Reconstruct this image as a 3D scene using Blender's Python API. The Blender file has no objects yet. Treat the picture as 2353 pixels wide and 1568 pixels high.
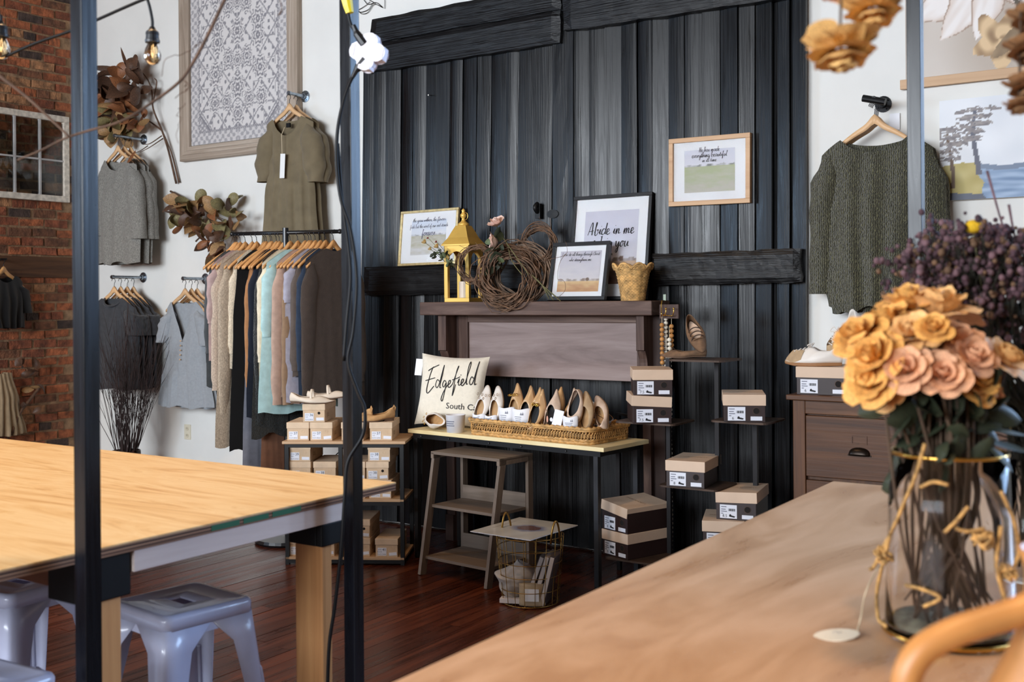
import bpy, math, random
from mathutils import Vector, Matrix, noise, Euler
R = random.Random(7)
PI = math.pi
sc = bpy.context.scene
C = sc.collection

# ------------------------------------------------------------------ camera
FPX, CX, HY = 2516.0, 1176.5, 690.0
YAW, ROLL = math.radians(33.7), -0.008
cd = bpy.data.cameras.new('camera')
cd.sensor_width = 36.0
cd.sensor_fit = 'HORIZONTAL'
cd.lens = 36.0 * FPX / 2353.0
cd.shift_y = -(784.0 - HY) / 2353.0
cd.clip_start = 0.05
cd.dof.use_dof = True
cd.dof.focus_distance = 6.0
cd.dof.aperture_fstop = 4.0
cam = bpy.data.objects.new('camera', cd)
C.objects.link(cam)
cam.location = (0, 0, 1.5)
CAMR = Matrix.Rotation(YAW, 3, 'Z') @ Matrix.Rotation(PI / 2, 3, 'X') @ Matrix.Rotation(ROLL, 3, 'Z')
cam.rotation_euler = CAMR.to_euler()
sc.camera = cam
EYE = Vector((0, 0, 1.5))

# ------------------------------------------------------------------ light
sc.view_settings.view_transform = 'Standard'
sc.view_settings.look = 'None'
sc.view_settings.gamma = 1.0
sc.view_settings.use_curve_mapping = False
sc.view_settings.exposure = 0.86

w = bpy.data.worlds.new('daylight')
sc.world = w
w.use_nodes = True
w.node_tree.nodes['Background'].inputs[0].default_value = (0.62, 0.78, 1.0, 1)
w.node_tree.nodes['Background'].inputs[1].default_value = 0.6


def area(name, loc, rot, sx, sy, watts, col):
    l = bpy.data.lights.new(name, 'AREA')
    l.shape = 'RECTANGLE'
    l.size, l.size_y = sx, sy
    l.energy = watts
    l.color = col
    o = bpy.data.objects.new(name, l)
    C.objects.link(o)
    o.location = loc
    o.rotation_euler = rot
    return o


# daylight through the shop front (behind the camera) and through the side window (right)
area('daylight_shop_front', (-3.4, -5.2, 2.9), (math.radians(90), 0, 0), 6.2, 2.2, 640, (0.87, 0.93, 1.0))
area('daylight_left_window', (-8.7, -0.2, 2.6), (math.radians(90), 0, math.radians(-90)), 2.2, 1.6, 130, (0.50, 0.72, 1.0))
area('daylight_back_window', (1.9, 6.05, 3.0), (math.radians(90), 0, math.radians(180)), 3.6, 2.3, 270, (0.42, 0.64, 1.0))
# warm ceiling lamps of the shop
for i, (x, y, e_, sp_) in enumerate(((-3.3, 2.0, 120, 80), (-0.35, 0.75, 135, 60), (-6.6, 3.4, 70, 100), (-3.0, 3.6, 50, 120), (-6.2, 1.0, 60, 110))):
    l = bpy.data.lights.new('ceiling_lamp', 'SPOT')
    l.energy = e_
    l.color = (1.0, 0.64, 0.34)
    l.shadow_soft_size = 0.10
    l.spot_size = math.radians(sp_)
    l.spot_blend = 0.8
    o = bpy.data.objects.new('ceiling_lamp', l)
    C.objects.link(o)
    o.location = (x, y, 4.3)


# ------------------------------------------------------------------ helpers
def ray(px, py):
    return CAMR @ Vector(((px - CX) / FPX, -(py - HY) / FPX, -1.0))


def wY(px, py, Y):
    d = ray(px, py)
    return EYE + d * (Y / d.y)


def wX(px, py, X):
    d = ray(px, py)
    return EYE + d * (X / d.x)


def wZ(px, py, Z):
    d = ray(px, py)
    return EYE + d * ((Z - 1.5) / d.z)


def wD(px, py, D):
    return EYE + ray(px, py) * D


def lin(c):
    out = []
    for x in c[:3]:
        x = x / 255.0
        out.append(x / 12.92 if x <= 0.04045 else ((x + 0.055) / 1.055) ** 2.4)
    return out + [1.0]


def lerp(a, b, t):
    return a + (b - a) * t


def clamp(x, a=0.0, b=1.0):
    return max(a, min(b, x))


def sstep(a, b, x):
    t = clamp((x - a) / (b - a))
    return t * t * (3 - 2 * t)


def mixc(a, b, t):
    return tuple(lerp(a[i], b[i], t) for i in range(3))


def interp(tab, t):
    for i in range(len(tab) - 1):
        if t <= tab[i + 1][0]:
            a, b = tab[i], tab[i + 1]
            k = (t - a[0]) / (b[0] - a[0]) if b[0] != a[0] else 0
            k = k * k * (3 - 2 * k)
            return lerp(a[1], b[1], clamp(k))
    return tab[-1][1]


def catmull(pts, n=6):
    P = [Vector(p) for p in pts]
    if len(P) < 3:
        return P
    out = []
    for i in range(len(P) - 1):
        p0 = P[i - 1] if i else P[0] * 2 - P[1]
        p1, p2 = P[i], P[i + 1]
        p3 = P[i + 2] if i + 2 < len(P) else P[-1] * 2 - P[-2]
        for k in range(n):
            t = k / n
            out.append(0.5 * ((2 * p1) + (p2 - p0) * t + (2 * p0 - 5 * p1 + 4 * p2 - p3) * t * t
                              + (3 * p1 - p0 - 3 * p2 + p3) * t ** 3))
    out.append(P[-1])
    return out


class MB:
    def __init__(self):
        self.v, self.f = [], []

    def add(self, vs, fs):
        b = len(self.v)
        self.v += [tuple(p) for p in vs]
        self.f += [tuple(b + i for i in q) for q in fs]
        return self

    def box(self, c, s, rot=None):
        hx, hy, hz = s[0] / 2, s[1] / 2, s[2] / 2
        vs = [Vector((x, y, z)) for x in (-hx, hx) for y in (-hy, hy) for z in (-hz, hz)]
        if rot is not None:
            m = rot if isinstance(rot, Matrix) else Euler(rot).to_matrix()
            vs = [m @ p for p in vs]
        c = Vector(c)
        return self.add([p + c for p in vs], [(0, 1, 3, 2), (4, 6, 7, 5), (0, 4, 5, 1), (2, 3, 7, 6), (0, 2, 6, 4), (1, 5, 7, 3)])

    def bb(self, x0, x1, y0, y1, z0, z1):
        return self.box(((x0 + x1) / 2, (y0 + y1) / 2, (z0 + z1) / 2), (abs(x1 - x0), abs(y1 - y0), abs(z1 - z0)))

    def hexa(self, a, b):
        """two quads of 4 points -> solid"""
        return self.add(list(a) + list(b), [(3, 2, 1, 0), (4, 5, 6, 7), (0, 1, 5, 4), (1, 2, 6, 5), (2, 3, 7, 6), (3, 0, 4, 7)])

    def bar(self, a, b, w, d, up=(0, 0, 1)):
        a, b = Vector(a), Vector(b)
        t = (b - a).normalized()
        up = Vector(up)
        if abs(t.dot(up)) > 0.99:
            up = Vector((0, 1, 0))
        s = t.cross(up).normalized() * w / 2
        n = s.cross(t).normalized() * d / 2
        return self.hexa([a - s - n, a + s - n, a + s + n, a - s + n], [b - s - n, b + s - n, b + s + n, b - s + n])

    def tube(self, pts, r, n=6, closed=False, flat=1.0):
        P = [Vector(p) for p in pts]
        m = len(P)
        rs = r if isinstance(r, (list, tuple)) else [r] * m
        vs, fs = [], []
        nrm = None
        for i in range(m):
            if closed:
                t = P[(i + 1) % m] - P[i - 1]
            else:
                t = P[min(i + 1, m - 1)] - P[max(i - 1, 0)]
            if t.length < 1e-9:
                t = Vector((0, 0, 1))
            t.normalize()
            if nrm is None:
                a = Vector((0, 0, 1)) if abs(t.z) < 0.9 else Vector((1, 0, 0))
                nrm = t.cross(a).normalized()
            else:
                nrm = nrm - t * nrm.dot(t)
                if nrm.length < 1e-6:
                    nrm = t.orthogonal()
                nrm.normalize()
            bn = t.cross(nrm)
            for k in range(n):
                a = 2 * PI * k / n
                vs.append(P[i] + (nrm * math.cos(a) + bn * math.sin(a) * flat) * rs[i])
        for i in range(m if closed else m - 1):
            j = (i + 1) % m
            for k in range(n):
                l = (k + 1) % n
                fs.append((i * n + k, i * n + l, j * n + l, j * n + k))
        if not closed:
            fs.append(tuple(range(n - 1, -1, -1)))
            fs.append(tuple((m - 1) * n + k for k in range(n)))
        return self.add(vs, fs)

    def lathe(self, prof, n=24, c=(0, 0, 0), fn=None, caps=True):
        vs, fs = [], []
        for (r, z) in prof:
            for k in range(n):
                a = 2 * PI * k / n
                rr, zz = (r, z) if fn is None else fn(r, z, a)
                vs.append((c[0] + rr * math.cos(a), c[1] + rr * math.sin(a), c[2] + zz))
        for i in range(len(prof) - 1):
            for k in range(n):
                l = (k + 1) % n
                fs.append((i * n + k, i * n + l, (i + 1) * n + l, (i + 1) * n + k))
        if caps:
            if prof[0][0] > 1e-5:
                fs.append(tuple(range(n - 1, -1, -1)))
            if prof[-1][0] > 1e-5:
                fs.append(tuple((len(prof) - 1) * n + k for k in range(n)))
        return self.add(vs, fs)

    def prism(self, poly, y0, y1, axis='y'):
        n = len(poly)
        if axis == 'y':
            vs = [(x, y0, z) for x, z in poly] + [(x, y1, z) for x, z in poly]
        elif axis == 'x':
            vs = [(y0, x, z) for x, z in poly] + [(y1, x, z) for x, z in poly]
        else:
            vs = [(x, z, y0) for x, z in poly] + [(x, z, y1) for x, z in poly]
        fs = [tuple(range(n)), tuple(range(2 * n - 1, n - 1, -1))]
        fs += [(i, (i + 1) % n + 0, n + (i + 1) % n, n + i) for i in range(n)]
        return self.add(vs, fs)

    def grid(self, fn, nu, nv, cu=False):
        b = []
        mu = nu if cu else nu + 1
        for j in range(nv + 1):
            for i in range(mu):
                b.append(fn(i / nu, j / nv))
        fs = []
        for j in range(nv):
            for i in range(nu):
                k = (i + 1) % mu
                fs.append((j * mu + i, j * mu + k, (j + 1) * mu + k, (j + 1) * mu + i))
        return self.add(b, fs)

    def ball(self, c, r, nu=8, nv=5, sq=(1, 1, 1)):
        c = Vector(c)
        prof = [(math.sin(PI * j / nv), -math.cos(PI * j / nv)) for j in range(nv + 1)]
        vs, fs = [], []
        vs.append(c + Vector((0, 0, -r * sq[2])))
        for j in range(1, nv):
            for k in range(nu):
                a = 2 * PI * k / nu
                vs.append(c + Vector((prof[j][0] * math.cos(a) * r * sq[0], prof[j][0] * math.sin(a) * r * sq[1], prof[j][1] * r * sq[2])))
        vs.append(c + Vector((0, 0, r * sq[2])))
        for k in range(nu):
            l = (k + 1) % nu
            fs.append((0, 1 + l, 1 + k))
            for j in range(nv - 2):
                a = 1 + j * nu
                fs.append((a + k, a + l, a + nu + l, a + nu + k))
            fs.append((1 + (nv - 2) * nu + k, 1 + (nv - 2) * nu + l, len(vs) - 1))
        return self.add(vs, fs)

    def mesh(self, name, smooth=True):
        me = bpy.data.meshes.new(name)
        me.from_pydata([tuple(p) for p in self.v], [], self.f)
        if smooth:
            me.polygons.foreach_set('use_smooth', [True] * len(me.polygons))
        return me

    def build(self, name, mat, parent=None, loc=None, rz=0.0, smooth=False, bevel=0.0, solid=0.0, sub=0, auto=True):
        me = self.mesh(name, smooth)
        if mat is not None:
            me.materials.append(mat)
        o = bpy.data.objects.new(name, me)
        C.objects.link(o)
        if loc is not None:
            o.location = loc
        o.rotation_euler.z = rz
        o.parent = parent
        finish(o, bevel, solid, sub)
        return o


def finish(o, bevel=0.0, solid=0.0, sub=0):
    if solid:
        m = o.modifiers.new('thick', 'SOLIDIFY')
        m.thickness = solid
        m.offset = 0
    if bevel:
        m = o.modifiers.new('bevel', 'BEVEL')
        m.width = bevel
        m.segments = 2
        m.limit_method = 'ANGLE'
        m.angle_limit = math.radians(40)
    if sub:
        m = o.modifiers.new('sub', 'SUBSURF')
        m.levels = m.render_levels = sub


def tag(o, label=None, cat=None, group=None, kind=None):
    if label: o['label'] = label
    if cat: o['category'] = cat
    if group: o['group'] = group
    if kind: o['kind'] = kind
    return o


def thing(name, label, cat, loc=(0, 0, 0), rz=0.0, group=None):
    o = bpy.data.objects.new(name, None)
    o.empty_display_size = 0.05
    C.objects.link(o)
    o.location = loc
    o.rotation_euler.z = rz
    return tag(o, label, cat, group)


def inst(name, me, parent=None, loc=(0, 0, 0), rot=(0, 0, 0), scl=(1, 1, 1)):
    o = bpy.data.objects.new(name, me)
    C.objects.link(o)
    o.parent = parent
    o.location = loc
    o.rotation_euler = rot
    o.scale = scl
    return o


KIDS = {}


def copytree(o, parent=None):
    c = o.copy()
    C.objects.link(c)
    c.parent = parent
    for ch in list(o.children):
        copytree(ch, c)
    return c


def facing(normal, up=(0, 0, 1)):
    """matrix whose local -Y points along normal, Z ~ up"""
    y = -Vector(normal).normalized()
    z = Vector(up)
    x = y.cross(z).normalized()
    z = x.cross(y)
    return Matrix((x, y, z)).transposed()


# ------------------------------------------------------------------ materials
def newmat(name):
    m = bpy.data.materials.new(name)
    m.use_nodes = True
    nt = m.node_tree
    return m, nt, nt.nodes['Principled BSDF']


def nd(nt, kind, **kw):
    n = nt.nodes.new(kind)
    for k, v in kw.items():
        if k in n.inputs:
            n.inputs[k].default_value = v
        else:
            setattr(n, k, v)
    return n


def coords(nt, scale=(1, 1, 1), rand=True, kind='Object'):
    tc = nd(nt, 'ShaderNodeTexCoord')
    mp = nd(nt, 'ShaderNodeMapping')
    mp.inputs['Scale'].default_value = scale
    nt.links.new(tc.outputs[kind], mp.inputs['Vector'])
    if rand:
        oi = nd(nt, 'ShaderNodeObjectInfo')
        mu = nd(nt, 'ShaderNodeMath', operation='MULTIPLY')
        mu.inputs[1].default_value = 37.0
        nt.links.new(oi.outputs['Random'], mu.inputs[0])
        nt.links.new(mu.outputs[0], mp.inputs['Location'])
    return mp.outputs[0]


def bumpnode(nt, fac, strength, dist, bsdf):
    b = nd(nt, 'ShaderNodeBump')
    b.inputs['Strength'].default_value = strength
    b.inputs['Distance'].default_value = dist
    nt.links.new(fac, b.inputs['Height'])
    nt.links.new(b.outputs[0], bsdf.inputs['Normal'])


def ramp(nt, fac, cols):
    r = nd(nt, 'ShaderNodeValToRGB')
    el = r.color_ramp.elements
    while len(el) < len(cols):
        el.new(0.5)
    for e, (p, c) in zip(el, cols):
        e.position = p
        e.color = lin(c)
    nt.links.new(fac, r.inputs[0])
    return r.outputs[0]


def plain(name, col, rough=0.6, metal=0.0, spec=0.5, var=0.0, vscale=8.0, bump=0.0, bscale=200.0, bdist=0.002, orand=0.0, coat=0.0, sheen=0.0):
    m, nt, b = newmat(name)
    b.inputs['Roughness'].default_value = rough
    b.inputs['Metallic'].default_value = metal
    b.inputs['Specular IOR Level'].default_value = spec
    b.inputs['Coat Weight'].default_value = coat
    b.inputs['Sheen Weight'].default_value = sheen
    b.inputs['Base Color'].default_value = lin(col)
    if var or bump:
        co = coords(nt)
    if var:
        n = nd(nt, 'ShaderNodeTexNoise')
        n.inputs['Scale'].default_value = vscale
        n.inputs['Detail'].default_value = 4
        nt.links.new(co, n.inputs['Vector'])
        c1 = [clamp(x * (1 - var), 0, 255) for x in col]
        c2 = [clamp(x * (1 + var), 0, 255) for x in col]
        out = ramp(nt, n.outputs['Fac'], [(0.3, c1), (0.7, c2)])
        if orand:
            oi = nd(nt, 'ShaderNodeObjectInfo')
            mr = nd(nt, 'ShaderNodeMapRange')
            mr.inputs['To Min'].default_value = 1 - orand
            mr.inputs['To Max'].default_value = 1 + orand
            nt.links.new(oi.outputs['Random'], mr.inputs['Value'])
            hv = nd(nt, 'ShaderNodeHueSaturation')
            nt.links.new(mr.outputs[0], hv.inputs['Value'])
            nt.links.new(out, hv.inputs['Color'])
            out = hv.outputs[0]
        nt.links.new(out, b.inputs['Base Color'])
    if bump:
        n2 = nd(nt, 'ShaderNodeTexNoise')
        n2.inputs['Scale'].default_value = bscale
        n2.inputs['Detail'].default_value = 3
        nt.links.new(co, n2.inputs['Vector'])
        bumpnode(nt, n2.outputs['Fac'], bump, bdist, b)
    return m


def wood(name, cols, axis='z', scale=6.0, rough=0.5, spec=0.4, stretch=14.0, bump=0.25, bdist=0.002, orand=0.12, dist=1.5, rvar=0.0, coat=0.0):
    """cols: list of (pos, colour); grain runs along axis"""
    m, nt, b = newmat(name)
    b.inputs['Roughness'].default_value = rough
    b.inputs['Specular IOR Level'].default_value = spec
    b.inputs['Coat Weight'].default_value = coat
    s = [scale * 3] * 3
    s['xyz'.index(axis)] = scale * 3 / stretch
    co = coords(nt, tuple(s))
    n = nd(nt, 'ShaderNodeTexNoise')
    n.inputs['Scale'].default_value = 1.0
    n.inputs['Detail'].default_value = 6
    n.inputs['Roughness'].default_value = 0.62
    n.inputs['Distortion'].default_value = dist
    nt.links.new(co, n.inputs['Vector'])
    out = ramp(nt, n.outputs['Fac'], cols)
    if orand:
        oi = nd(nt, 'ShaderNodeObjectInfo')
        mr = nd(nt, 'ShaderNodeMapRange')
        mr.inputs['To Min'].default_value = 1 - orand
        mr.inputs['To Max'].default_value = 1 + orand
        nt.links.new(oi.outputs['Random'], mr.inputs['Value'])
        hv = nd(nt, 'ShaderNodeHueSaturation')
        nt.links.new(mr.outputs[0], hv.inputs['Value'])
        nt.links.new(out, hv.inputs['Color'])
        out = hv.outputs[0]
    nt.links.new(out, b.inputs['Base Color'])
    s2 = [scale * 14] * 3
    s2['xyz'.index(axis)] = scale * 14 / (stretch * 2)
    co2 = coords(nt, tuple(s2))
    n2 = nd(nt, 'ShaderNodeTexNoise')
    n2.inputs['Scale'].default_value = 1.0
    n2.inputs['Detail'].default_value = 5
    nt.links.new(co2, n2.inputs['Vector'])
    if bump:
        bumpnode(nt, n2.outputs['Fac'], bump, bdist, b)
    if rvar:
        mr = nd(nt, 'ShaderNodeMapRange')
        mr.inputs['From Min'].default_value = 0.3
        mr.inputs['From Max'].default_value = 0.7
        mr.inputs['To Min'].default_value = rough - rvar
        mr.inputs['To Max'].default_value = rough + rvar
        nt.links.new(n.outputs['Fac'], mr.inputs['Value'])
        nt.links.new(mr.outputs[0], b.inputs['Roughness'])
    return m


def fabric(name, col, var=0.05, vscale=30, wscale=900.0, bump=0.25, rough=0.9, heather=0.0, knit=0.0):
    m, nt, b = newmat(name)
    b.inputs['Roughness'].default_value = rough
    b.inputs['Specular IOR Level'].default_value = 0.15
    b.inputs['Sheen Weight'].default_value = 0.25
    b.inputs['Sheen Roughness'].default_value = 0.5
    co = coords(nt, (1, 1, 0.35 if heather else 1))
    n = nd(nt, 'ShaderNodeTexNoise')
    n.inputs['Scale'].default_value = 260.0 if heather else vscale
    n.inputs['Detail'].default_value = 4
    nt.links.new(co, n.inputs['Vector'])
    v = heather or var
    nt.links.new(ramp(nt, n.outputs['Fac'], [(0.3, [x * (1 - v) for x in col]), (0.7, [min(255, x * (1 + v)) for x in col])]), b.inputs['Base Color'])
    if knit:
        wv = nd(nt, 'ShaderNodeTexWave', wave_type='BANDS', bands_direction='X')
        wv.inputs['Scale'].default_value = knit
        wv.inputs['Distortion'].default_value = 6.0
        wv.inputs['Detail'].default_value = 2.0
        wv.inputs['Detail Scale'].default_value = 4.0
        co2 = coords(nt, (1, 1, 0.6))
        nt.links.new(co2, wv.inputs['Vector'])
        bumpnode(nt, wv.outputs['Fac'], 1.0, 0.009, b)
        mx = nd(nt, 'ShaderNodeMix', data_type='RGBA')
        nt.links.new(wv.outputs['Fac'], mx.inputs[0])
        src = b.inputs['Base Color'].links[0].from_socket
        dk = nd(nt, 'ShaderNodeHueSaturation')
        dk.inputs['Value'].default_value = 0.4
        nt.links.new(src, dk.inputs['Color'])
        nt.links.new(dk.outputs[0], mx.inputs[6])
        nt.links.new(src, mx.inputs[7])
        nt.links.new(mx.outputs[2], b.inputs['Base Color'])
    elif bump:
        n2 = nd(nt, 'ShaderNodeTexNoise')
        n2.inputs['Scale'].default_value = wscale * 0.4
        n2.inputs['Detail'].default_value = 2
        nt.links.new(co, n2.inputs['Vector'])
        bumpnode(nt, n2.outputs['Fac'], bump, 0.002, b)
    return m


def printmat(name, rough=0.6, coat=0.0, bump=0.0):
    m, nt, b = newmat(name)
    b.inputs['Roughness'].default_value = rough
    b.inputs['Coat Weight'].default_value = coat
    b.inputs['Coat Roughness'].default_value = 0.05
    ca = nd(nt, 'ShaderNodeVertexColor')
    ca.layer_name = 'col'
    nt.links.new(ca.outputs[0], b.inputs['Base Color'])
    return m


def glassmat(name, col=(255, 255, 255), rough=0.0, ior=1.45):
    m, nt, b = newmat(name)
    b.inputs['Base Color'].default_value = lin(col)
    b.inputs['Roughness'].default_value = rough
    b.inputs['Transmission Weight'].default_value = 1.0
    b.inputs['IOR'].default_value = ior
    return m


def picture(name, wd, ht, nx, ny, fn, mat, parent=None):
    """flat print in local XZ plane (front is -Y), centre at origin; fn(u,v)->sRGB"""
    mb = MB()
    mb.grid(lambda u, v: ((u - 0.5) * wd, 0, (v - 0.5) * ht), nx, ny)
    me = mb.mesh(name, False)
    me.materials.append(mat)
    at = me.color_attributes.new('col', 'FLOAT_COLOR', 'POINT')
    flat = []
    for j in range(ny + 1):
        for i in range(nx + 1):
            flat += lin([clamp(c, 0, 255) for c in fn(i / nx, j / ny)])
    at.data.foreach_set('color', flat)
    o = bpy.data.objects.new(name, me)
    C.objects.link(o)
    o.parent = parent
    return o


TXT = {}


def text_mesh(s, size, mat, shear=0.0, space=1.0, extrude=0.0):
    """text as a flat mesh in local XZ, front -Y, centred"""
    key = (s, size, mat.name, shear, space)
    if key in TXT:
        return TXT[key]
    cu = bpy.data.curves.new('lettering', 'FONT')
    cu.body = s
    cu.size = size
    cu.shear = shear
    cu.space_character = space
    cu.align_x = 'CENTER'
    cu.align_y = 'CENTER'
    cu.resolution_u = 2
    cu.extrude = extrude
    o = bpy.data.objects.new('lettering_source', cu)
    C.objects.link(o)
    dg = bpy.context.evaluated_depsgraph_get()
    me = bpy.data.meshes.new_from_object(o.evaluated_get(dg))
    bpy.data.objects.remove(o)
    bpy.data.curves.remove(cu)
    me.transform(Matrix.Rotation(PI / 2, 4, 'X'))
    me.materials.clear()
    me.materials.append(mat)
    TXT[key] = me
    return me


def nz(x, y=0.0, z=0.0):
    return noise.noise(Vector((x, y, z)))

# ================================================================== the setting
YW = 5.72           # front of the white back wall
XB = -8.25          # face of the brick wall on the left
m_white = plain('white_plaster', (232, 231, 226), 0.75, var=0.015, vscale=3, bump=0.08, bscale=40, bdist=0.004)
m_ceil = wood('dark_board_ceiling', [(0.3, (70, 52, 40)), (0.7, (104, 80, 62))], 'y', 2, 0.8, orand=0)
m_shop = plain('tan_plaster', (150, 124, 100), 0.85, var=0.05)
m_mortar = plain('mortar', (132, 104, 78), 0.95, var=0.2, vscale=14, bump=0.8, bscale=40, bdist=0.01)
m_black_iron = plain('black_iron', (15, 15, 16), 0.5, spec=0.35)

mb = MB()
mb.bb(-9.2, 5.2, -6.0, 6.2, -0.25, -0.022)
floor = tag(mb.build('floor', plain('floor_base', (30, 15, 10), 0.6)), 'dark red-brown polished plank floor running towards the barn doors', 'floor', kind='structure')
mb = MB(); mb.bb(-9.2, 0.1, YW, YW + 0.3, 0, 4.7).bb(3.75, 5.2, YW, YW + 0.3, 0, 4.7).bb(0.1, 3.75, YW, YW + 0.3, 0, 1.85).bb(0.1, 3.75, YW, YW + 0.3, 4.15, 4.7)
tag(mb.build('wall_back', m_white), 'white plaster wall behind the clothes and the black doors', 'wall', kind='structure')
mb = MB(); mb.bb(-9.2, 5.2, -6.0, 6.2, 4.7, 4.9)
tag(mb.build('ceiling', m_ceil), 'dark boarded ceiling high above the shop', 'ceiling', kind='structure')
mb = MB(); mb.bb(XB - 0.3, XB - 0.012, -6.0, -1.3, 0, 4.7).bb(XB - 0.3, XB - 0.012, 0.9, YW, 0, 4.7).bb(XB - 0.3, XB - 0.012, -1.3, 0.9, 0, 1.8).bb(XB - 0.3, XB - 0.012, -1.3, 0.9, 3.4, 4.7)
wall_left = tag(mb.build('wall_left', m_mortar), 'old brick side wall with rough mortar', 'wall', kind='structure')
# shop front behind the camera, side wall on the right: walls with window openings
mb = MB()
mb.bb(XB - 0.3, -6.6, -5.1, -4.9, 0, 4.7).bb(-0.2, 4.2, -5.1, -4.9, 0, 4.7).bb(-6.6, -0.2, -5.1, -4.9, 0, 1.5).bb(-6.6, -0.2, -5.1, -4.9, 4.0, 4.7)
tag(mb.build('wall_front', m_shop), 'tan shop front wall with a wide window', 'wall', kind='structure')
mb = MB()
mb.bb(4.2, 4.4, -5.1, YW, 0, 4.7)
tag(mb.build('wall_right', m_shop), 'plain tan side wall on the right', 'wall', kind='structure')
m_frame_white = plain('window_paint', (220, 218, 210), 0.5)
mb = MB()
for x in (-6.57, -4.55, -2.45, -0.23): mb.bb(x - 0.03, x + 0.03, -5.06, -4.94, 1.5, 4.0)
for z in (1.53, 3.1, 3.97): mb.bb(-6.6, -0.2, -5.06, -4.94, z - 0.03, z + 0.03)
tag(mb.build('window_1', m_frame_white), 'wide shop front window frame', 'window', kind='structure')
mb = MB()
for x in (0.13, 1.9, 3.72): mb.bb(x - 0.03, x + 0.03, YW + 0.08, YW + 0.2, 1.85, 4.15)
for z in (1.88, 3.0, 4.12): mb.bb(0.1, 3.75, YW + 0.08, YW + 0.2, z - 0.03, z + 0.03)
tag(mb.build('window_2', m_frame_white), 'tall window frame in the back wall', 'window', kind='structure')
mb = MB()
for y in (-1.27, -0.2, 0.87): mb.bb(XB - 0.2, XB - 0.08, y - 0.03, y + 0.03, 1.8, 3.4)
for z in (1.83, 3.37): mb.bb(XB - 0.2, XB - 0.08, -1.3, 0.9, z - 0.03, z + 0.03)
tag(mb.build('window_3', m_frame_white), 'window frame in the brick wall', 'window', kind='structure')

# floor planks (children of the floor), grain along Y
m_floor = wood('floor_varnish', [(0.25, (40, 16, 8)), (0.5, (72, 32, 17)), (0.75, (104, 53, 29))], 'y', 5.0, 0.30, 0.28, 16, 0.3, 0.002, 0.28, rvar=0.09)
pw = 0.088
pl_me = []
for L in (1.9, 2.6, 3.3):
    b_ = MB().bb(-pw / 2 + 0.0012, pw / 2 - 0.0012, 0.0015, L - 0.0015, -0.024, 0.0)
    me = b_.mesh('floor_plank', False)
    me.materials.append(m_floor)
    pl_me.append((L, me))
x = -7.6
while x < -0.9:
    y = R.uniform(-0.6, 0.9)
    while y < YW - 0.05:
        L, me = R.choice(pl_me)
        if y + L > YW:
            L2 = YW - 0.01 - y
            o = inst('floor_plank', me, floor, (x, y, R.uniform(-0.0012, 0)), (0, 0, 0), (1, L2 / L, 1))
        else:
            o = inst('floor_plank', me, floor, (x, y, R.uniform(-0.0012, 0)))
        y += L
    x += pw
# the rest of the floor, out of sight, as one mesh
b_ = MB()
for k in range(60):
    xx = -0.9 + 0.044 + k * pw
    if xx < 4.2: b_.bb(xx - pw / 2 + 0.0012, xx + pw / 2 - 0.0012, -4.9, YW, -0.024, 0)
xx = -7.7
while xx > -8.2:
    b_.bb(xx - pw / 2 + 0.0012, xx + pw / 2 - 0.0012, -4.9, YW, -0.024, 0); xx -= pw
b_.bb(-7.65, -0.9, -4.9, -0.6, -0.024, 0)
tag(b_.build('floor_planks', m_floor, floor), kind='stuff')

# bricks of the left wall
m_brick = []
for nme, c in (('brick_orange', (140, 80, 50)), ('brick_red', (118, 66, 44)), ('brick_brown', (102, 66, 46)), ('brick_dark', (62, 48, 42)), ('brick_pale', (146, 104, 72))):
    m_brick.append(plain(nme, c, 0.92, var=0.28, vscale=16, bump=0.9, bscale=45, bdist=0.012, orand=0.2))
bvar = []
for k in range(10):
    L, H = 0.205, 0.062
    b_ = MB()
    q = lambda s=0.004: R.uniform(-s, s)
    a = [(0 + q(), -L / 2 + q(), -H / 2 + q()), (0 + q(), L / 2 + q(), -H / 2 + q()), (0 + q(), L / 2 + q(), H / 2 + q()), (0 + q(), -L / 2 + q(), H / 2 + q())]
    c = [(-0.06, p[1], p[2]) for p in a]
    b_.hexa(a, c)
    me = b_.mesh('brick', False)
    me.materials.append(m_brick[0])
    bvar.append(me)
bm = {}
for mi, m in enumerate(m_brick):
    for vi, me in enumerate(bvar):
        c = me.copy(); c.materials.clear(); c.materials.append(m); bm[mi, vi] = c
z, row = 0.10, 0
while z < 4.6:
    y = YW - 0.10 - (0.11 if row % 2 else 0)
    header = row % 6 == 5
    while y > 4.62:
        t = R.random()
        mi = 0 if t < 0.3 else 1 if t < 0.56 else 2 if t < 0.76 else 3 if t < 0.91 else 4
        o = inst('brick', bm[mi, R.randrange(10)], wall_left, (XB + R.uniform(-0.008, 0.004), y, z + R.uniform(-0.004, 0.004)), (R.uniform(-0.02, 0.02), 0, 0), (1, 0.5 if header else R.uniform(0.9, 1.03), R.uniform(0.88, 1.05)))
        y -= 0.112 if header else 0.219
    z += 0.0765
    row += 1
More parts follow.
